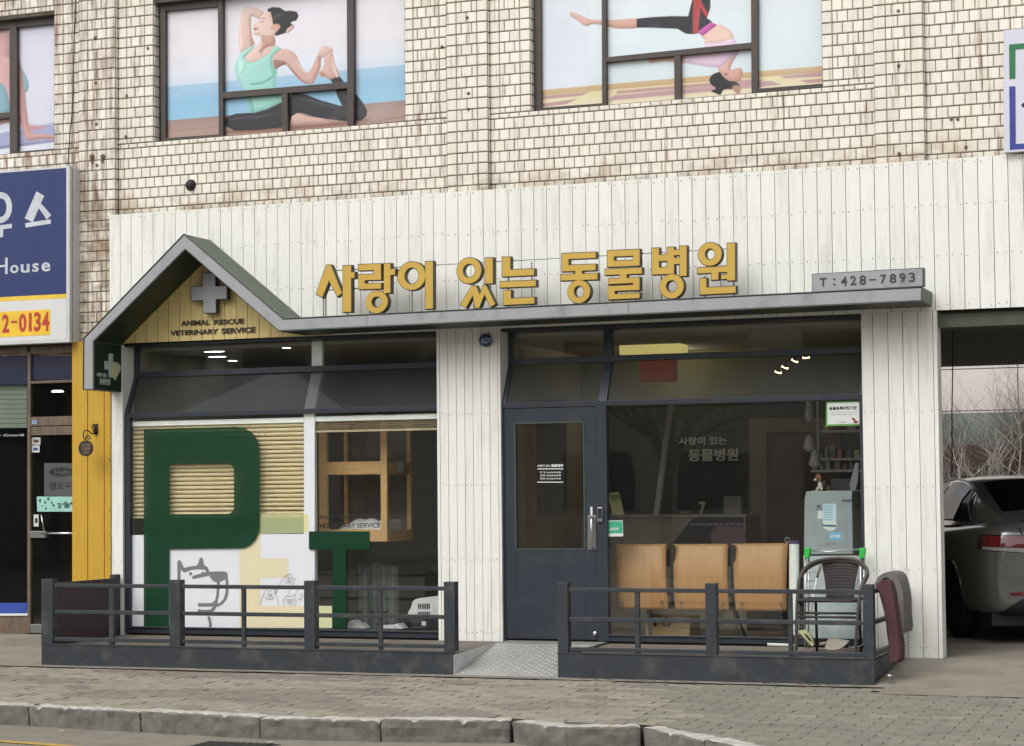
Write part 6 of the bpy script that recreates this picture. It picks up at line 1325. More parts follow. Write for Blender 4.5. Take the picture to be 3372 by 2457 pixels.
for i, (x0, x1, y) in enumerate(((660, 960, 1105), (660, 960, 1200), (660, 960, 1290))):
    q = MB(); a, b_ = P(zN, x0, y, 1.5), P(zN, x1, y, 1.5); q.box(a.x, b_.x, 1.5, 1.8, a.z - .02, a.z); tag(obj('wall_shelf', q, mat('dim_shelf_%d' % i, sr(110, 104, 94), .7)), ['top dim wall shelf right in the left window', 'middle dim wall shelf right in the left window', 'lowest dim wall shelf just above the pet carrier'][i], 'shelf')

q = MB(); q.trace(zG, [(60, 380), (222, 380), (224, 1090), (60, 1090)], 1.3, 1.34); tag(obj('room_divider', q, mat('brown_wood_divider', sr(150, 118, 80), .6, var=.1, stretch=(1, 1, .3))), 'tall brown wooden divider seen through the left of the door glass', 'divider')
q = MB(); q.trace(zG, [(224, 380), (360, 380), (362, 900), (226, 900)], 1.6, 1.64); tag(obj('grey_screen', q, mat('dim_grey_screen', sr(104, 98, 86), .8, var=.1)), 'dim grey screen panel seen behind the opening hours on the door', 'screen')
# ================================================================== NEIGHBOUR ON THE LEFT
nb = thing('neighbour_storefront', (-6.2, 0, 0), 'brown metal shopfront with a glass door left of the amber boarded post', 'shopfront')
YN = .05
def nz(x, y, Y=YN): return P(zV, x, y, Y)
xa0, xa1 = nz(397, 700, 0).x, XA0 - .004
c = MB(); zt = P(D, 165, 757, 0).z
e = strips(c, [(xa0, -.05), (xa1, -.05), (xa1, zt), (xa0, zt)], P(zV, 571, 700, 0).x - P(zV, 481, 700, 0).x, .009, -.012, .03, 0, phase=P(zV, 481, 700, 0).x - xa0)
c.box(xa0 + .003, xa1 - .003, .031, .3, -.05, zt - .002, 1)
for k_ in range(16): nail(c, xa1 - .012 + random.uniform(-.006, .006), -.0135, .7 + 1.9 * random.random(), .006)
obj('boarded_post', c, [M['amber_board'], M['gap'], M['nail']], nb, norm=False, label='amber yellow boarded post')
wood = mat('brown_door_metal', sr(112, 98, 84), .45, var=.25, scale=10, stretch=(3, 1, .6), dirt=sr(150, 122, 96), dscale=4, damt=.6, metal=.2)
f = MB(); xm0, xm1 = nz(148, 700).x, nz(165, 700).x; ztop = nz(160, 15).z; zbot = nz(160, 1545).z
xl = -7.2
f.box(xm0, xm1, YN, YN + .06, zbot, ztop); f.box(xl, xm0, YN + .002, YN + .05, nz(100, 22).z, ztop + .05); f.box(xm1, xa0 + .02, YN + .002, YN + .05, nz(250, 22).z, ztop + .05)
f.box(xm1, xa0 + .02, YN + .003, YN + .05, nz(280, 184).z, nz(280, 170).z); f.box(xl, xm0, YN + .004, YN + .05, nz(60, 1450).z - .24, nz(60, 1450).z)
obj('frame', f, wood, nb, bevel=.002)
f = MB(); f.box(xm1 + .001, xa0 + .02, YN + .004, YN + .045, nz(280, 415).z, nz(280, 366).z); obj('transom_bar', f, wood, nb)
d2 = part('door', (xm1, YN, 0), nb)
f = MB(); f.box(xm1 + .001, xa0 + .02, YN + .008, YN + .048, nz(280, 467).z, nz(280, 420).z); obj('top_rail', f, wood, d2, bevel=.002)
f = MB(); f.trace(zV, [(165, 1497), (225, 1497), (225, 1545), (165, 1545)], YN, YN + .05); obj('kick_plate', f, M['steel'], d2, bevel=.003); f = MB(); f.trace(zV, [(160, 990), (248, 990), (248, 1027), (160, 1027)], YN - .012, YN + .05); obj('hinge_block', f, M['steel'], d2, bevel=.003)
f = MB(); a, b_ = nz(222, 1002, YN - .05), nz(440, 1002, YN - .05); f.tube([a, b_], .011, 10); f.tube([nz(224, 900, YN - .03), nz(240, 990, YN - .03)], .008, 8); obj('handle', f, M['chrome'], d2, smooth=True)
obj('pane', pane(xm1, xa0 + .02, zbot, nz(280, 467).z, YN + .03), M['glass_dark'], d2, norm=False)
obj('pane', pane(xl, xm0, nz(60, 1450).z, nz(60, 40).z, YN + .03), M['glass_dark'], nb, norm=False); obj('pane', pane(xm1, xa0 + .02, nz(280, 366).z, nz(280, 40).z, YN + .03), M['glass_dark'], nb, norm=False)
pp = MB(); ypn = YN + .028
navy = mat('navy_panel', sr(30, 34, 62), .4)
pp.trace(zV, [(-300, 42), (145, 38), (145, 192), (-300, 196)], ypn - .002, ypn); pp.trace(zV, [(175, 38), (400, 36), (400, 164), (175, 168)], ypn - .002, ypn); obj('panel', pp, navy, nb)
pp = MB(); pp.trace(zV, [(-300, 1382), (150, 1380), (150, 1436), (-300, 1438)], ypn - .003, ypn); obj('blue_strip', pp, mat('blue_vinyl', sr(52, 78, 160), .4), nb)
pp = MB(); pp.trace(zV, [(-300, 1440), (150, 1438), (150, 1450), (-300, 1452)], YN - .01, YN + .01); obj('sill', pp, M['white_plastic'], nb)
pp = MB(); 
for k_ in range(9): y = 196 + 26 * k_; pp.trace(zV, [(-300, y + 2), (146, y), (146, y + 24), (-300, y + 26)], YN + .07 + .001 * (k_ % 2), YN + .074 + .001 * (k_ % 2))
obj('roller_blind', pp, mat('pale_green_grey_slat', sr(176, 184, 170), .7, var=.06), nb)
pp = MB(); text(pp, 'Interior Coordi', zV, -110, 478, 130, 460, ypn - .003, .0006, .02); obj('lettering', pp, mat('pale_vinyl', sr(190, 190, 188), .5), nb, norm=False)
pp = MB(); pp.trace(zV, [(240, 620), (420, 620), (420, 800), (240, 800)], ypn, ypn + .001, 0); pp.trace(zV, [(335 + 68 * math.cos(t * PI / 12), 668 + 24 * math.sin(t * PI / 12)) for t in range(24)], ypn - .002, ypn - .001, 1); text(pp, 'Hello', zV, 298, 682, 384, 656, ypn - .0022, .0004, .02, 0); text(pp, '헬로우', zV, 270, 765, 388, 722, ypn - .0012, .0004, .01, 1)
obj('door_print', pp, [mat('dim_print', sr(82, 84, 82), .5), mat('dark_print', sr(36, 36, 38), .5)], d2, norm=False)
pp = MB(); pp.trace(zV, [(200, 802), (420, 802), (420, 884), (202, 884)], ypn - .003, ypn, 0)
for i in range(16): x, y = random.uniform(212, 400), random.uniform(810, 876); r = random.uniform(5, 10); pp.trace(zV, [(x + r * math.cos(t) * random.uniform(.6, 1.2), y + r * math.sin(t) * random.uniform(.8, 1.4)) for t in (0, 1, 2, 3, 4, 5)], ypn - .004 - i * .0001, ypn - .0032, 1)
text(pp, 'beyond the', zV, 318, 848, 398, 836, ypn - .0065, .0004, .01, 2)
obj('floral_sticker', pp, [mat('mint_paper', sr(160, 210, 196), .5), mat('teal_print', sr(58, 104, 104), .5), M['black']], d2, norm=False)
for x0, y0_, x1, y1_, c_, c2 in ((170, 480, 220, 520, (188, 190, 184), (90, 60, 50)), (170, 524, 215, 562, (200, 204, 204), (60, 70, 130)), (183, 900, 210, 965, (214, 214, 212), (60, 60, 60)), (175, 386, 200, 408, (150, 176, 200), (80, 110, 150))):
    pp = MB(); Yk = ypn - .004 if y0_ > 450 else YN - .001; pp.trace(zV, [(x0, y0_), (x1, y0_), (x1, y1_), (x0, y1_)], Yk - .001, Yk, 0); w_, h = x1 - x0, y1_ - y0_; pp.trace(zV, [(x0 + w_ * .25, y0_ + h * .3), (x0 + w_ * .8, y0_ + h * .3), (x0 + w_ * .8, y0_ + h * .7), (x0 + w_ * .25, y0_ + h * .7)], Yk - .0016, Yk - .0011, 1); obj('sticker', pp, [mat('st_a', sr(*c_), .5), mat('st_b', sr(*c2), .5)], d2)
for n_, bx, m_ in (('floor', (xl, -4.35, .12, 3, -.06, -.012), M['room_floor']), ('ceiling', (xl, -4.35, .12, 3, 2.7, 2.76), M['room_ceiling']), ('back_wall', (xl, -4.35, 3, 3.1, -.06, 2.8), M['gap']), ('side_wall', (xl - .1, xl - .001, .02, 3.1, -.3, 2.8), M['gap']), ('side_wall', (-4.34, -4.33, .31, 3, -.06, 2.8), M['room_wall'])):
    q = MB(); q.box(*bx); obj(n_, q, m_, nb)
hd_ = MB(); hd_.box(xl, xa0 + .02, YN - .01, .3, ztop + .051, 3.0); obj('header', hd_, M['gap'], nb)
q = MB(); q.box(xl, xa0 + .3, -.35, .3, -.19, nz(100, 1552, 0).z + .0); stp = obj('doorstep', q, M['concrete'], nb, bevel=.006)
p = gz(*zV(313, 233), 2.65); p = P(zV, 313, 233, 1.5); q = MB(); q.lathe((0, 0, 0), [(1, 0), (1, .01), (.8, .03)], 18); q.v = [Vector((p.x + v.x * .07, p.y + v.y * .06, p.z + v.z * .6)) for v in q.v]
tag(obj('ceiling_light', q, cool, norm=False), 'white ceiling light behind the transom of the left neighbour', 'ceiling light')
# sign box
ns = thing('shop_signboard', (-5.6, -.1, 2.9), 'blue and white sign box with Korean letters and red digits at the left edge', 'sign')
YSg = -.12; xs_r = P(D, 147, 600, YSg).x; xe = P(D, 154, 600, YSg).x
zt_ = P(D, 147, 372, YSg).z; zb2 = P(D, 150, 757, YSg).z; zy1, zy0 = P(zU, 250, 1335, YSg).z, P(zU, 250, 1355, YSg).z
q = MB(); q.box(-7.3, xe, YSg, .05, zb2 + .0, zt_ + .02); q.box(xs_r + .003, xe + .006, YSg - .008, YSg + .04, zb2 - .004, zt_ + .025); q.box(xe + .0065, xe + .012, YSg + .05, .05, zb2, zt_ + .01)
q.box(-7.3, xe, YSg - .006, YSg - .0005, zb2 - .004, zb2 + .03)
obj('case', q, mat('pale_aluminium_case', sr(206, 208, 206), .4, var=.05, dirt=sr(130, 130, 126), damt=.4), ns, bevel=.003)
q = MB(); q.box(-7.3, xs_r, YSg - .004, YSg - .0007, zy1 + .001, zt_); obj('blue_face', q, mat('royal_navy_vinyl', sr(40, 54, 106), .45, var=.04, dirt=sr(60, 70, 104), damt=.3), ns)
q = MB(); q.box(-7.3, xs_r, YSg - .004, YSg - .0007, zy0, zy1); obj('yellow_stripe', q, mat('yellow_vinyl', sr(232, 196, 70), .5), ns)
q = MB(); q.box(-7.3, xs_r, YSg - .004, YSg - .0007, zb2 + .031, zy0 - .001); obj('white_face', q, mat('white_vinyl_face', sr(218, 218, 216), .5, var=.03), ns)
q = MB(); q.trace(zU, [(-300, 1430), (228, 1402), (228, 1518), (-300, 1545)], YSg - .006, YSg - .0045); obj('number_patch', q, mat('yellow_patch', sr(240, 196, 60), .5), ns)
q = MB()
for ch, x0, y0_, x1, y1_ in (('3', -32, 1514, -2, 1432), ('2', 10, 1510, 42, 1424), ('-', 50, 1466, 78, 1454), ('0', 86, 1508, 120, 1420), ('1', 130, 1504, 144, 1418), ('3', 154, 1504, 186, 1414), ('4', 190, 1502, 224, 1412)): text(q, ch, zU, x0, y0_, x1, y1_, YSg - .0062, .001, .035 if ch != '-' else 0)
obj('digits', q, mat('brick_red_digits', sr(186, 62, 48), .5), ns, norm=False)
q = MB(); yq = YSg - .0045
for pts in ([(165, 868), (200, 888), (148, 1008), (112, 990)], [(165, 928), (188, 925), (232, 975), (212, 996)], [(114, 1012), (230, 994), (230, 1014), (116, 1032)], [(-100, 1035), (54, 1014), (54, 1034), (-100, 1056)], [(-8, 1040), (14, 1038), (14, 1074), (-8, 1078)]): yq -= .0004; q.trace(zU, pts, yq, YSg - .0042)
c_ = P(zU, 4, 942, YSg); k_ = P(zU, 104, 942, YSg).x - c_.x; q.ring((c_.x, c_.z), k_ * .52, k_ * .60, k_ * .27, k_ * .36, YSg - .0052, YSg - .0042)
text(q, 'H', zU, -34, 1246, 35, 1168, YSg - .0046, .0006, .0)
for ch, x0, y0_, x1, y1_ in (('o', 46, 1240, 84, 1200), ('u', 94, 1238, 134, 1196), ('s', 146, 1234, 176, 1192), ('e', 188, 1232, 228, 1188)): text(q, ch, zU, x0, y0_, x1, y1_, YSg - .0046, .0006, .02)
obj('lettering', q, mat('silver_letters', sr(200, 206, 212), .45), ns, norm=False)
# hanging round sign on scroll bracket
hs_ = thing('hanging_sign', tuple(P(zV, 467, 540, -.22)), 'small dark round sign hanging from a scrolled bracket on the amber post', 'sign')
q = MB(); q.trace(zV, [(511, 407), (527, 406), (527, 464), (511, 465)], -.03, -.0125); a = P(zV, 518, 455, -.03)
w_ = lambda x, y, t: P(zV, x, y, -.03 - .19 * t)
q.tube(smooth3([w_(517, 430, 0), w_(508, 412, .1), w_(502, 425, .2), w_(512, 452, .1), w_(500, 460, .3), w_(478, 442, .7), w_(460, 446, .9), w_(454, 470, 1), w_(460, 490, 1), w_(470, 482, 1), w_(466, 474, 1)]), .006, 8)
q.tube(smooth3([w_(467, 500, 1), w_(470, 480, 1), w_(482, 470, 1), w_(490, 484, .95), w_(480, 490, 1)]), .005, 8); obj('bracket', q, M['black'], hs_, smooth=True)
c_ = P(zV, 467, 540, -.22); r_ = P(zV, 504, 540, -.22).x - c_.x
q = MB(); q.lathe((c_.x, -.22, c_.z), [(r_, -.012), (r_, .012)], 32, axis='y', mi=0); text(q, 'HOUSE', zV, 445, 530, 492, 514, -.2325, .001, .01, 1); text(q, 'CAFE', zV, 446, 550, 490, 534, -.2325, .001, .02, 1); text(q, 'OPEN', zV, 452, 568, 486, 558, -.2325, .001, .02, 1)
obj('disc', q, [mat('dark_brown_disc', sr(50, 42, 36), .5), mat('faded_gold', sr(140, 122, 96), .6)], hs_, norm=False)
# ================================================================== RIGHT EDGE SIGN
rs = thing('corner_sign', tuple(P(zC, 1110, 760, -.02)), 'white panel sign with green and blue bracket lines at the top right', 'sign')
YRs = -.06
q = MB(); q.trace(zC, [(1058, 150), (1400, 118), (1400, 730), (1060, 754)], YRs, .03)
for k_ in range(22): q.box(*(lambda p: (p.x - .006, p.x + .004, YRs - .003, YRs + .02, p.z - .006, p.z + .008))(P(zC, 1060, 170 + 26 * k_, YRs)))
obj('panel', q, mat('pale_lilac_panel', sr(214, 214, 226), .5, var=.03), rs)
q = MB(); q.trace(zC, [(1085, 220), (1400, 195), (1400, 219), (1116, 244), (1116, 388), (1087, 390)], YRs - .004, YRs - .0005); obj('green_line', q, mat('sign_green', sr(38, 116, 72), .5), rs)
q = MB(); q.trace(zC, [(1086, 428), (1116, 426), (1118, 712), (1400, 694), (1400, 720), (1089, 740)], YRs - .004, YRs - .0005); obj('blue_line', q, mat('sign_blue', sr(50, 66, 148), .5), rs)
q = MB(); q.trace(zC, [(1144, 520), (1190, 478), (1236, 518), (1190, 562)], YRs - .004, YRs - .0005); obj('black_mark', q, M['black'], rs)
# ================================================================== GARAGE PASSAGE
ga = thing('garage', (5.0, 4, -.09), 'open dark car passage under the building at the right', 'garage')
q = MB(); q.box(2.2, 9, .06, 8.2, 2.87, 2.95); obj('ceiling', q, mat('grey_soffit', sr(92, 94, 86), .9), ga)
for bx in ((2.2, 9, 8.21, 8.4, P(zI, 300, 289, 8.2).z, 2.95), (3.79, 9, .061, .3, 2.72, 2.834)): q = MB(); q.box(*bx); obj('beam', q, mat('olive_beam', sr(84, 86, 76), .9), ga)
q = MB(); a, b_ = P(zI, 116, 140, .6), P(zI, 455, 118, .6); q.box(a.x - .3, 8, .6, .66, a.z - .02, a.z + .02); obj('pipe', q, mat('pale_pipe', sr(120, 120, 114), .5), ga)
q = MB(); a, b_ = P(zI, 122, 150, 1.8), P(zI, 305, 150, 1.8); q.box(a.x, b_.x, 1.8, 1.95, a.z - .03, a.z + .02); tag(obj('lamp_housing', q, M['black'], bevel=.005), 'dark unlit strip lamp under the passage ceiling', 'lamp')
q = MB(); q.tube([P(zI, 166, 165, 2.2), P(zI, 168, 300, 2.2), P(zI, 165, 480, 2.2), P(zI, 165, 760, 2.2)], .006, 6); tag(obj('chain', q, M['black']), 'dark pull chain hanging in the car passage', 'chain')
bw = thing('brick_garden_wall', (5, 9.5, -.1), 'low red brick wall behind the parked car', 'wall')
q = MB(); zt3 = P(zI, 150, 795, 9.5).z
rr = 0; z = -.1
while z < zt3:
    x = 0 + (.11 if rr % 2 else 0)
    while x < 9:
        q.box(x, x + .21, 9.5 + random.uniform(0, .006), 9.7, z, min(z + .062, zt3)); x += .22
    z += .072; rr += 1
obj('brickwork', q, mat('red_brick', sr(112, 62, 50), .9, var=.15, scale=10, island=.2), bw, norm=False); q = MB(); q.box(0, 9, 9.512, 9.68, -.1, zt3 - .01); obj('mortar', q, M['grout'], bw)
cw_ = thing('concrete_wall', (3, 16, -.1), 'pale panelled concrete wall far behind the bare shrubs', 'wall')
q = MB()
for r_ in range(8):
    for k_ in range(12): q.box(-12 + k_ * 2.1, -12 + k_ * 2.1 + 2.08, 16, 16.2, -.1 + r_ * .68, -.1 + r_ * .68 + .665)
obj('panels', q, mat('pale_concrete_panel', sr(214, 207, 200), .9, var=.05, scale=2), cw_); q = MB(); q.box(-12, 14, 16.03, 16.19, -.1, 5.4); obj('joints', q, M['concrete'], cw_)
q = MB(); q.box(-12, 14, 14.8, 14.9, .4, P(zI, 300, 500, 14.8).z); tag(obj('green_fence', q, mat('faded_green_sheet', sr(122, 132, 124), .8, var=.1)), 'faded green sheet fence behind the bare branches', 'fence')
q = MB(); a = P(zI, 300, 630, 13.5); q.box(-12, 14, 13.5, 13.6, .0, a.z); tag(obj('brown_fence', q, mat('brown_hoarding', sr(106, 94, 84), .9, var=.2)), 'low dark brown hoarding behind the shrubs', 'fence')
def branch(mb, p, d, L_, r, lev):
    n = 4; pts = [p.copy()]; rr2 = [r]
    for i in range(n):
        d = (d + Vector((random.uniform(-.22, .22), random.uniform(-.22, .22), random.uniform(-.10, .16)))).normalized(); p = p + d * L_ / n; pts.append(p.copy()); rr2.append(r * (1 - .62 * (i + 1) / n))
        if lev > 0:
            for _ in range(2 if lev > 1 else 2): 
                a = Vector((random.uniform(-1, 1), random.uniform(-1, 1), random.uniform(-.1, 1))).normalized(); branch(mb, p.copy(), (d * .55 + a * .8).normalized(), L_ * random.uniform(.42, .66), rr2[-1] * .7, lev - 1)
    mb.tube(pts, rr2, 4 if lev < 2 else 6)
for i, (x, y, h, m_, lb) in enumerate(((2.3, 10.6, 1.45, 0, 'bare brown shrub at the left of the passage behind the car'), (2.9, 11.2, 1.5, 0, 'bare brown shrub in the middle of the passage'), (3.6, 10.9, 1.5, 0, 'bare brown shrub at the right of the passage'), (2.6, 10.1, 1.1, 1, 'low shrub with pale grey branches just over the brick wall, left'), (3.3, 10.2, 1.15, 1, 'low shrub with pale grey branches just over the brick wall, right'), (3.2, 12.0, 1.6, 0, 'bare brown shrub furthest back in the passage view'))):
    t = thing('bare_shrub', (x, y, -.1), lb, 'shrub', 'bare winter shrubs'); q = MB(); q2 = MB()
    for k_ in range(7 if not m_ else 4): branch(q, Vector((x + random.uniform(-.2, .2), y + random.uniform(-.1, .1), .3 if not m_ else .6)), Vector((random.uniform(-.6, .6), random.uniform(-.3, .3), 1)).normalized(), h * random.uniform(.8, 1.15),   .0125 if not m_ else .018, 3 if not m_ else 2)
    obj('twigs', q, mat('twig_%d' % i, sr(86, 74, 66) if not m_ else sr(190, 184, 176), .9, var=.1), t, norm=False)
    q2.tube([(x, y, -.12), (x, y, .7)], [.035, .02], 8); obj('stem', q2, mat('stem_%d' % i, sr(80, 66, 56), .9), t)

# bare street trees on the far pavement (seen mirrored in the panes)
tq = None
for i, (x, y, sc_, lb) in enumerate(((-24, -28.5, 1.0, 'bare tree across the street, mirrored at the left of the panes'), (-15, -28.5, 1.15, 'taller bare tree across the street, mirrored in the middle panes'), (-7, -28.5, .95, 'bare tree across the street, mirrored at the right of the panes'))):
    t = thing('street_tree', (x, y, ZR + .14), lb, 'tree', 'bare trees across the street'); t.scale = (sc_,) * 3; t.rotation_euler = (0, 0, i * 2.0)
    if tq is None:
        q = MB()
        for k_ in range(7): branch(q, Vector((0, 0, 2.3)), Vector((math.cos(k_ * .9) * .6, math.sin(k_ * .9) * .6, 1)).normalized(), 3.4, .09, 2)
        tq = obj('crown', q, mat('bark_brown', sr(128, 118, 108), .9), t, norm=False, local=True); q2 = MB(); q2.tube([(0, 0, -.05), (.03, 0, 1.2), (0, 0, 2.4)], [.19, .15, .12], 10); tk = obj('trunk', q2, M['nail'], t, local=True)
    else:
        for src in (tq, tk): c = src.copy(); COL.objects.link(c); c.parent = t
# ================================================================== SILVER CAR (rear left quarter in view)
paint = mat('silver_grey_paint', sr(128, 127, 125), .2, metal=.5, var=.02, coat=.8)
cargl = mat('tinted_car_glass', sr(16, 17, 18), .1, spec=.15, var=0)
TH = math.radians(24); CG = Vector((4.134, 1.413, -.09))       # rear left bottom corner
car = thing('parked_car', tuple(CG), 'silver grey sedan parked in the passage, rear left corner towards the street', 'car'); car.rotation_euler = (0, 0, TH); car.scale = (1.07, 1.07, 1.07)
W, LN_ = 1.84, 4.80
# body sections along the length: (y, half width, z bottom, z shoulder, z deck)
secs = [(0.00, .70, .36, .72, .80), (.04, .80, .28, .80, .98), (.14, .865, .24, .86, 1.06), (.34, .905, .22, .90, 1.065), (.62, .92, .21, .93, 1.06), (1.0, .925, .20, .95, 1.04), (1.6, .925, .20, .95, 1.02), (2.4, .925, .20, .945, 1.0), (3.2, .92, .20, .93, .98), (3.7, .91, .20, .90, .96), (4.2, .88, .21, .84, .90), (4.55, .82, .24, .72, .78), (4.74, .72, .30, .58, .64), (4.80, .60, .36, .50, .55)]
def section(y, hw, zb, zsn, zd_):
    right = [(0, zb), (hw * .80, zb), (hw * .955, zb + .05), (hw * .985, zb + .16), (hw, (zb + zsn) / 2 + .02), (hw * .995, zsn - .12), (hw * .975, zsn - .02), (hw * .93, zsn + (zd_ - zsn) * .55), (hw * .84, zd_ - .012), (hw * .5, zd_ + .008), (0, zd_ + .012)]
    return right
mb = MB(); S = [section(*s_) for s_ in secs]; np_ = len(S[0]); vs = []
for s_, sc in zip(secs, S):
    row = [(-x, z) for x, z in sc] + [(x, z) for x, z in sc[::-1][1:-1]]
    vs += [(W / 2 + x, s_[0] + (.0 if abs(x) < .3 else .0) + (.10 * (abs(x) / .92) ** 3 if s_[0] < .1 else 0), z) for x, z in row]
nr = len(vs) // len(secs)
mb.add(vs, [(i * nr + k_, i * nr + (k_ + 1) % nr, (i + 1) * nr + (k_ + 1) % nr, (i + 1) * nr + k_) for i in range(len(secs) - 1) for k_ in range(nr)] + [tuple(range(nr)), tuple(range((len(secs) - 1) * nr, len(secs) * nr))])
body = obj('body', mb, paint, car, smooth=True, local=True); sm = body.modifiers.new('s', 'SUBSURF'); sm.levels = 2; sm.render_levels = 2
# wheel arch cut
def arch(y):
    q = MB(); q.lathe((W / 2, y, .335), [(.37, -1.2), (.37, 1.2)], 32, axis='x'); o = obj('arch_cutter', q, M['black'], None, norm=True)
    return o
def cutout(y):
    bm = bmesh.new(); bmesh.ops.create_cone(bm, cap_ends=True, radius1=.365, radius2=.365, depth=3, segments=40); me = bpy.data.meshes.new('arch'); bm.to_mesh(me); bm.free(); return me
sm_i = body.modifiers
# apply subsurf then boolean in mesh space
bpy.context.view_layer.update(); dg_ = bpy.context.evaluated_depsgraph_get()
me = bpy.data.meshes.new_from_object(body.evaluated_get(dg_)); body.modifiers.clear(); body.data = me
for yy in (1.10, 3.90):
    co_ = bpy.data.objects.new('cut', cutout(yy)); COL.objects.link(co_); co_.parent = car; co_.location = (W / 2, yy, .335); co_.rotation_euler = (0, PI / 2, 0)
    bo_ = body.modifiers.new('b', 'BOOLEAN'); bo_.operation = 'DIFFERENCE'; bo_.object = co_; bo_.solver = 'EXACT'
    bpy.context.view_layer.update(); me = bpy.data.meshes.new_from_object(body.evaluated_get(bpy.context.evaluated_depsgraph_get())); body.modifiers.clear(); body.data = me; bpy.data.objects.remove(co_)
# cabin
cab = [(.30, .60, 1.05, 1.05), (.55, .66, 1.05, 1.16), (.90, .64, 1.05, 1.32), (1.25, .61, 1.04, 1.425), (1.7, .60, 1.03, 1.462), (2.3, .60, 1.02, 1.455), (2.75, .61, 1.0, 1.40), (3.2, .66, .99, 1.20), (3.65, .72, .97, .97)]
mb = MB(); vs = []
for y, hw, zb, zt in cab:
    h = zt - zb; row = [(-(hw + .22 * min(1, h / .38) + .02), zb - .03), (-(hw + .13 * min(1, h / .38)), zb + h * .5), (-hw, zt - .045 * min(1, h / .3)), (-hw * .8, zt), (0, zt + .012), (hw * .8, zt), (hw, zt - .045 * min(1, h / .3)), (hw + .13 * min(1, h / .38), zb + h * .5), (hw + .22 * min(1, h / .38) + .02, zb - .03)]
    vs += [(W / 2 + x, y, z) for x, z in row]
mb.add(vs, [(i * 9 + k_, i * 9 + k_ + 1, (i + 1) * 9 + k_ + 1, (i + 1) * 9 + k_) for i in range(len(cab) - 1) for k_ in range(8)])
cabin = obj('cabin', mb, paint, car, smooth=True, local=True); sm = cabin.modifiers.new('s', 'SUBSURF'); sm.levels = 2; sm.render_levels = 2
def cabp(y, s_):       # point on cabin skin, s_ 0..8 across (0 = left bottom)
    for a, b_ in zip(cab, cab[1:]):
        if a[0] <= y <= b_[0]:
            t = (y - a[0]) / (b_[0] - a[0]); hw, zb, zt = [a[k_] + (b_[k_] - a[k_]) * t for k_ in (1, 2, 3)]; break
    h = zt - zb; row = [(-(hw + .22 * min(1, h / .38) + .02), zb - .03), (-(hw + .13 * min(1, h / .38)), zb + h * .5), (-hw, zt - .045 * min(1, h / .3)), (-hw * .8, zt), (0, zt + .012), (hw * .8, zt)]
    i = min(int(s_), 4); t = s_ - i; return Vector((W / 2 + row[i][0] * (1 - t) + row[i + 1][0] * t, y, row[i][1] * (1 - t) + row[i + 1][1] * t))
def win(pts, name, n_off=Vector((-.016, 0, .006)), m_=cargl):
    # pts: (y, s) outline, filled as a fan grid between lower and upper edge
    lo, hi = pts; q = MB(); nn = 14
    def f(u, v):
        a = Vector(lo[0]).lerp(Vector(lo[1]), u); 
        ym = hi[0][0] + (hi[-1][0] - hi[0][0]) * u
        k_ = u * (len(hi) - 1); i = min(int(k_), len(hi) - 2); t = k_ - i; b_ = Vector(hi[i]).lerp(Vector(hi[i + 1]), t)
        c = a.lerp(b_, v); return cabp(c.x, c.y) + n_off
    q.grid(f, nn, 8); return obj(name, q, m_, car, smooth=True, local=True, norm=False)
win((((.86, .22), (1.18, .22)), ((1.02, .9), (1.14, 1.62), (1.2, 1.75))), 'quarter_window'); win((((1.23, .22), (2.02, .22)), ((1.26, 1.78), (1.6, 1.9), (2.0, 1.9))), 'side_window'); win((((2.08, .22), (3.1, .22)), ((2.06, 1.9), (2.5, 1.85), (2.8, 1.5), (3.05, .6))), 'side_window')
q = MB()
def rw(u, v):
    y = .52 + .66 * v; x = -.60 + .02 * v + (1.20 - .04 * v) * u; base = cabp(y, 4); c = 1 - (2 * u - 1) ** 2
    return Vector((W / 2 + x, y - .015, base.z + .012 - .035 * (1 - c) ** 1.5))
q.grid(rw, 16, 10); obj('rear_window', q, cargl, car, smooth=True, local=True, norm=False)
# chrome window line, lamps, seams, badge, handle
ql = MB(); ql.tube(smooth3([cabp(y, s_) + Vector((-.022, 0, .01)) for y, s_ in ((.80, .2), (1.0, 1.0), (1.16, 1.75), (1.6, 1.98), (2.3, 1.98), (2.8, 1.6), (3.15, .5))]), .008, 6); obj('window_trim', ql, M['steel'], car, smooth=True, local=True)
def skin(x_, z_):      # rear face y of body for local x offset from left side
    return None
from mathutils.bvhtree import BVHTree
bm = bmesh.new(); bm.from_mesh(body.data); bv = BVHTree.FromBMesh(bm)
def rear(x, z, off=.004):      # shoot forward onto the tail
    h = bv.ray_cast(Vector((x, -2, z)), Vector((0, 1, 0))); 
    return (h[0] + h[1] * off) if h[0] is not None else Vector((x, .2, z))
def diag(a, z, off=.004):      # wrap round the rear left corner: a = angle from straight behind (0) to the left side (90)
    ctr = Vector((.45, .55, z)); d = Vector((-math.sin(a), -math.cos(a), 0)); h = bv.ray_cast(ctr + d * 2, -d)
    return (h[0] + h[1] * off) if h[0] is not None else ctr
def lamp(a0, a1, zf, name, m_, off=.006, n=28):
    q = MB(); q.grid(lambda u, v: (lambda a: diag(a, zf(u)[0] + (zf(u)[1] - zf(u)[0]) * v, off))(a0 + (a1 - a0) * u), n, 6); return obj(name, q, m_, car, smooth=True, local=True, norm=False)
red = mat('red_tail_lens', sr(120, 18, 26), .12, var=.05, spec=.8, coat=1); clear = mat('clear_lens', sr(170, 160, 158), .12, var=.1, coat=1)
d_ = math.radians
lm_ = lamp(d_(62), d_(-12), lambda u: (.775 + .04 * (1 - u), .935 + .01 * (1 - u)), 'tail_lamp', mat('smoked_lens', sr(50, 14, 18), .12, var=.1, coat=1), .004)
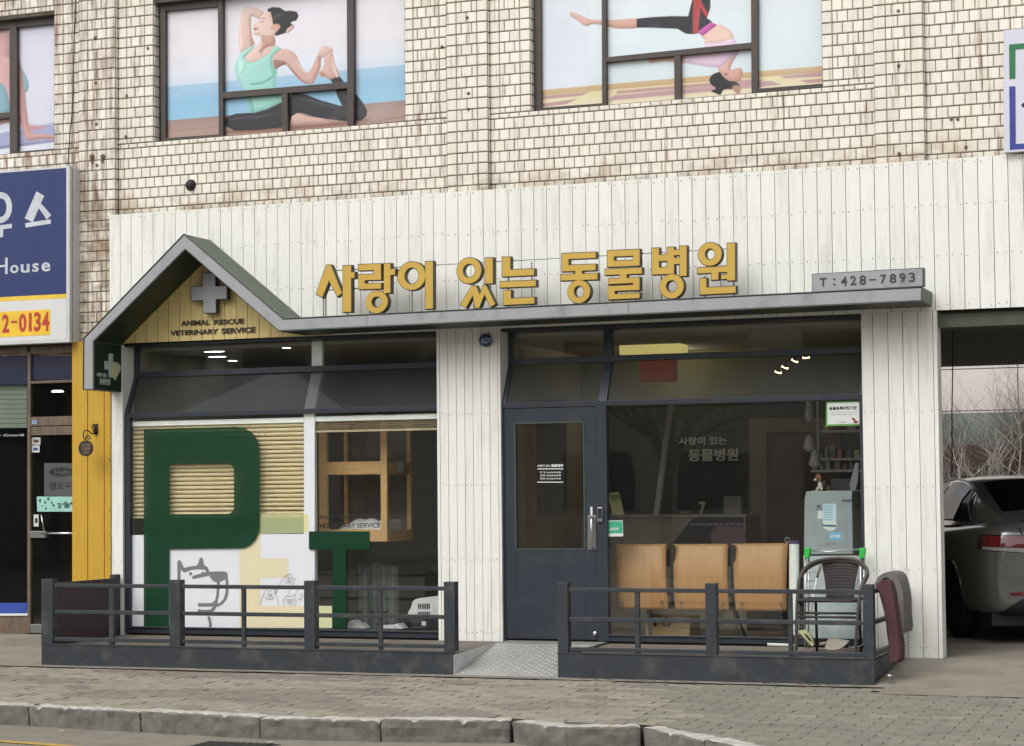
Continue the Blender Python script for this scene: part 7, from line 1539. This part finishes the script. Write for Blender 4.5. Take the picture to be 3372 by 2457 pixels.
lamp(d_(52), d_(-12), lambda u: (.835 + .01 * (1 - u), .925 + .005 * (1 - u)), 'lamp_lens', red, .009); lamp(d_(50), d_(0), lambda u: (.785 + .03 * (1 - u), .826 + .014 * (1 - u)), 'reverse_lens', clear, .009)
def rline(pts, r, name, m_): q = MB(); q.tube(smooth3([rear(x, z, .001) for x, z in pts], 8), r, 6); obj(name, q, m_, car, local=True)
rline([(.34, 1.0), (.36, .93), (.42, .80), (.50, .70), (.60, .645), (.75, .63), (1.1, .63), (1.3, .65)], .006, 'boot_seam', M['black'])
q = MB(); q.grid(lambda u, v: rear(.18 + 1.48 * u, .235 + .17 * v * (1 - .0 * u) * min(1, 6 * u + .3, 6 * (1 - u) + .3), .007), 30, 6); obj('bumper_insert', q, M['black'], car, local=True, norm=False)
q = MB(); q.grid(lambda u, v: rear(.24 + .36 * u, .425 + .024 * v + .008 * u, .010), 14, 3); obj('reflector', q, red, car, local=True, norm=False)
q = MB(); q.grid(lambda u, v: rear(.16 + 1.52 * u, .555 + .012 * v, .008), 26, 2); obj('bumper_crease', q, paint, car, local=True, norm=False)
bt = MB(); A, B = rear(.50, .742, .006), rear(.62, .742, .006)
text(bt, 'K5', None, 0, 0, 0, 0, 0, .006, .03, basis=(A, B - A, Vector((0, 0, .045)), Vector((0, -1, 0)))); obj('badge', bt, M['chrome'], car, local=True, norm=False)
q = MB(); q.tube([(-.008, 1.42, .86), (-.03, 1.45, .865), (-.03, 1.60, .87), (-.008, 1.63, .87)], .010, 8); obj('door_handle', q, M['chrome'], car, smooth=True, local=True)
for yy in (1.32, 2.15):
    q = MB(); pts = [bv.ray_cast(Vector((-2, yy + (.0 if z > .5 else 0), z)), Vector((1, 0, 0)))[0] for z in (.25, .4, .6, .75, .88)]; q.tube([p + Vector((-.001, 0, 0)) for p in pts if p], .004, 6); obj('door_seam', q, M['black'], car, local=True)
tyre = mat('tyre_rubber', sr(30, 30, 30), .85); rim = mat('dark_alloy', sr(120, 122, 124), .3, metal=.8)
for yy in (1.10, 3.90):
    for xx, sg_ in ((.02, 1), (W - .22, -1)):
        wq = MB(); wq.lathe((xx, yy, .325), [(.22, 0), (.30, .005), (.322, .03), (.325, .10), (.322, .17), (.30, .195), (.22, .2)], 36, axis='x'); t_ = obj('wheel', wq, tyre, car, smooth=True, local=True)
        rq = MB(); x0 = xx + (.012 if sg_ > 0 else .188); rq.lathe((x0, yy, .325), [(.222, -.004), (.222, .02), (.20, .03), (.205, .06)], 30, axis='x')
        for k_ in range(10):
            a = k_ * PI / 5; c, s_ = math.cos(a), math.sin(a); w2 = .022
            rq.add([(x0 - .004, yy + .03 * c - w2 * s_, .325 + .03 * s_ + w2 * c), (x0 - .004, yy + .03 * c + w2 * s_, .325 + .03 * s_ - w2 * c), (x0 + .004, yy + .21 * c + w2 * s_ * .7, .325 + .21 * s_ - w2 * c * .7), (x0 + .004, yy + .21 * c - w2 * s_ * .7, .325 + .21 * s_ + w2 * c * .7)], [(0, 1, 2, 3)])
        rq.lathe((x0 - .006, yy, .325), [(.05, 0), (.05, .02)], 16, axis='x'); obj('rim', rq, rim, t_, local=True, norm=False)
q = MB(); q.box(.12, W - .12, .2, 4.6, .16, .30); obj('underside', q, M['black'], car, local=True)
# ================================================================== SMALL THINGS ON THE GROUND
q = MB(); p = gz(*zH(1295, 1435), zs(0, -.6)); q.lathe((p.x, p.y, p.z), [(.03, 0), (.036, .006), (.03, .016), (.012, .02)], 14); tag(obj('metal_cap', q, M['steel']), 'small grey metal cap on the ground right of the railing', 'cap')
for x, y, zz, lb in ((268, 755, ZR, 'white scrap of litter in the gutter at the left'), (1046, 665, -.28, 'tiny white scrap on the kerb stone near the red paint'), (1186, 803, ZR, 'white scrap in the gutter by the dark drain patch')):
    p = gz(*zJ(x, y), zz); q = MB(); q.grid(lambda u, v: Vector((p.x - .02 + .045 * u, p.y - .015 + .03 * v, p.z + .022 + .01 * noise.noise(Vector((u * 4, v * 4, x))))), 4, 4); tag(obj('litter', q, M['white_plastic'], norm=False), lb, 'litter')
p = gz(*zJ(1018, 640), -.283); q = MB(); q.add([(p.x + .055 * math.cos(t * PI / 8) * (1 + .2 * math.sin(3 * t)), p.y + .03 * math.sin(t * PI / 8), p.z + .0075) for t in range(16)], [tuple(range(16))]); tag(obj('paint_mark', q, mat('red_paint_mark', sr(190, 84, 70), .8, var=.2, scale=30), norm=False), 'small red paint mark on the kerb', 'paint mark')
q = MB(); a, b_ = gz(*zJ(915, 800), ZR), gz(*zJ(1225, 806), ZR)
n_ = 10
for k_ in range(n_): x = a.x + (b_.x - a.x) * k_ / n_; q.box(x, x + (b_.x - a.x) / n_ - .018, a.y - .30, a.y + .02, ZR + .005, ZR + .02)
q.box(a.x - .03, b_.x + .03, a.y - .34, a.y + .05, ZR - .1, ZR + .012); tag(obj('drain_grate', q, mat('dark_cast_iron', sr(60, 58, 54), .8)), 'dark drain grate in the gutter at the bottom middle', 'grate')
# tidy
bpy.data.objects.remove(_to)
for o in bpy.data.objects:
    if '_w' in o: del o['_w']
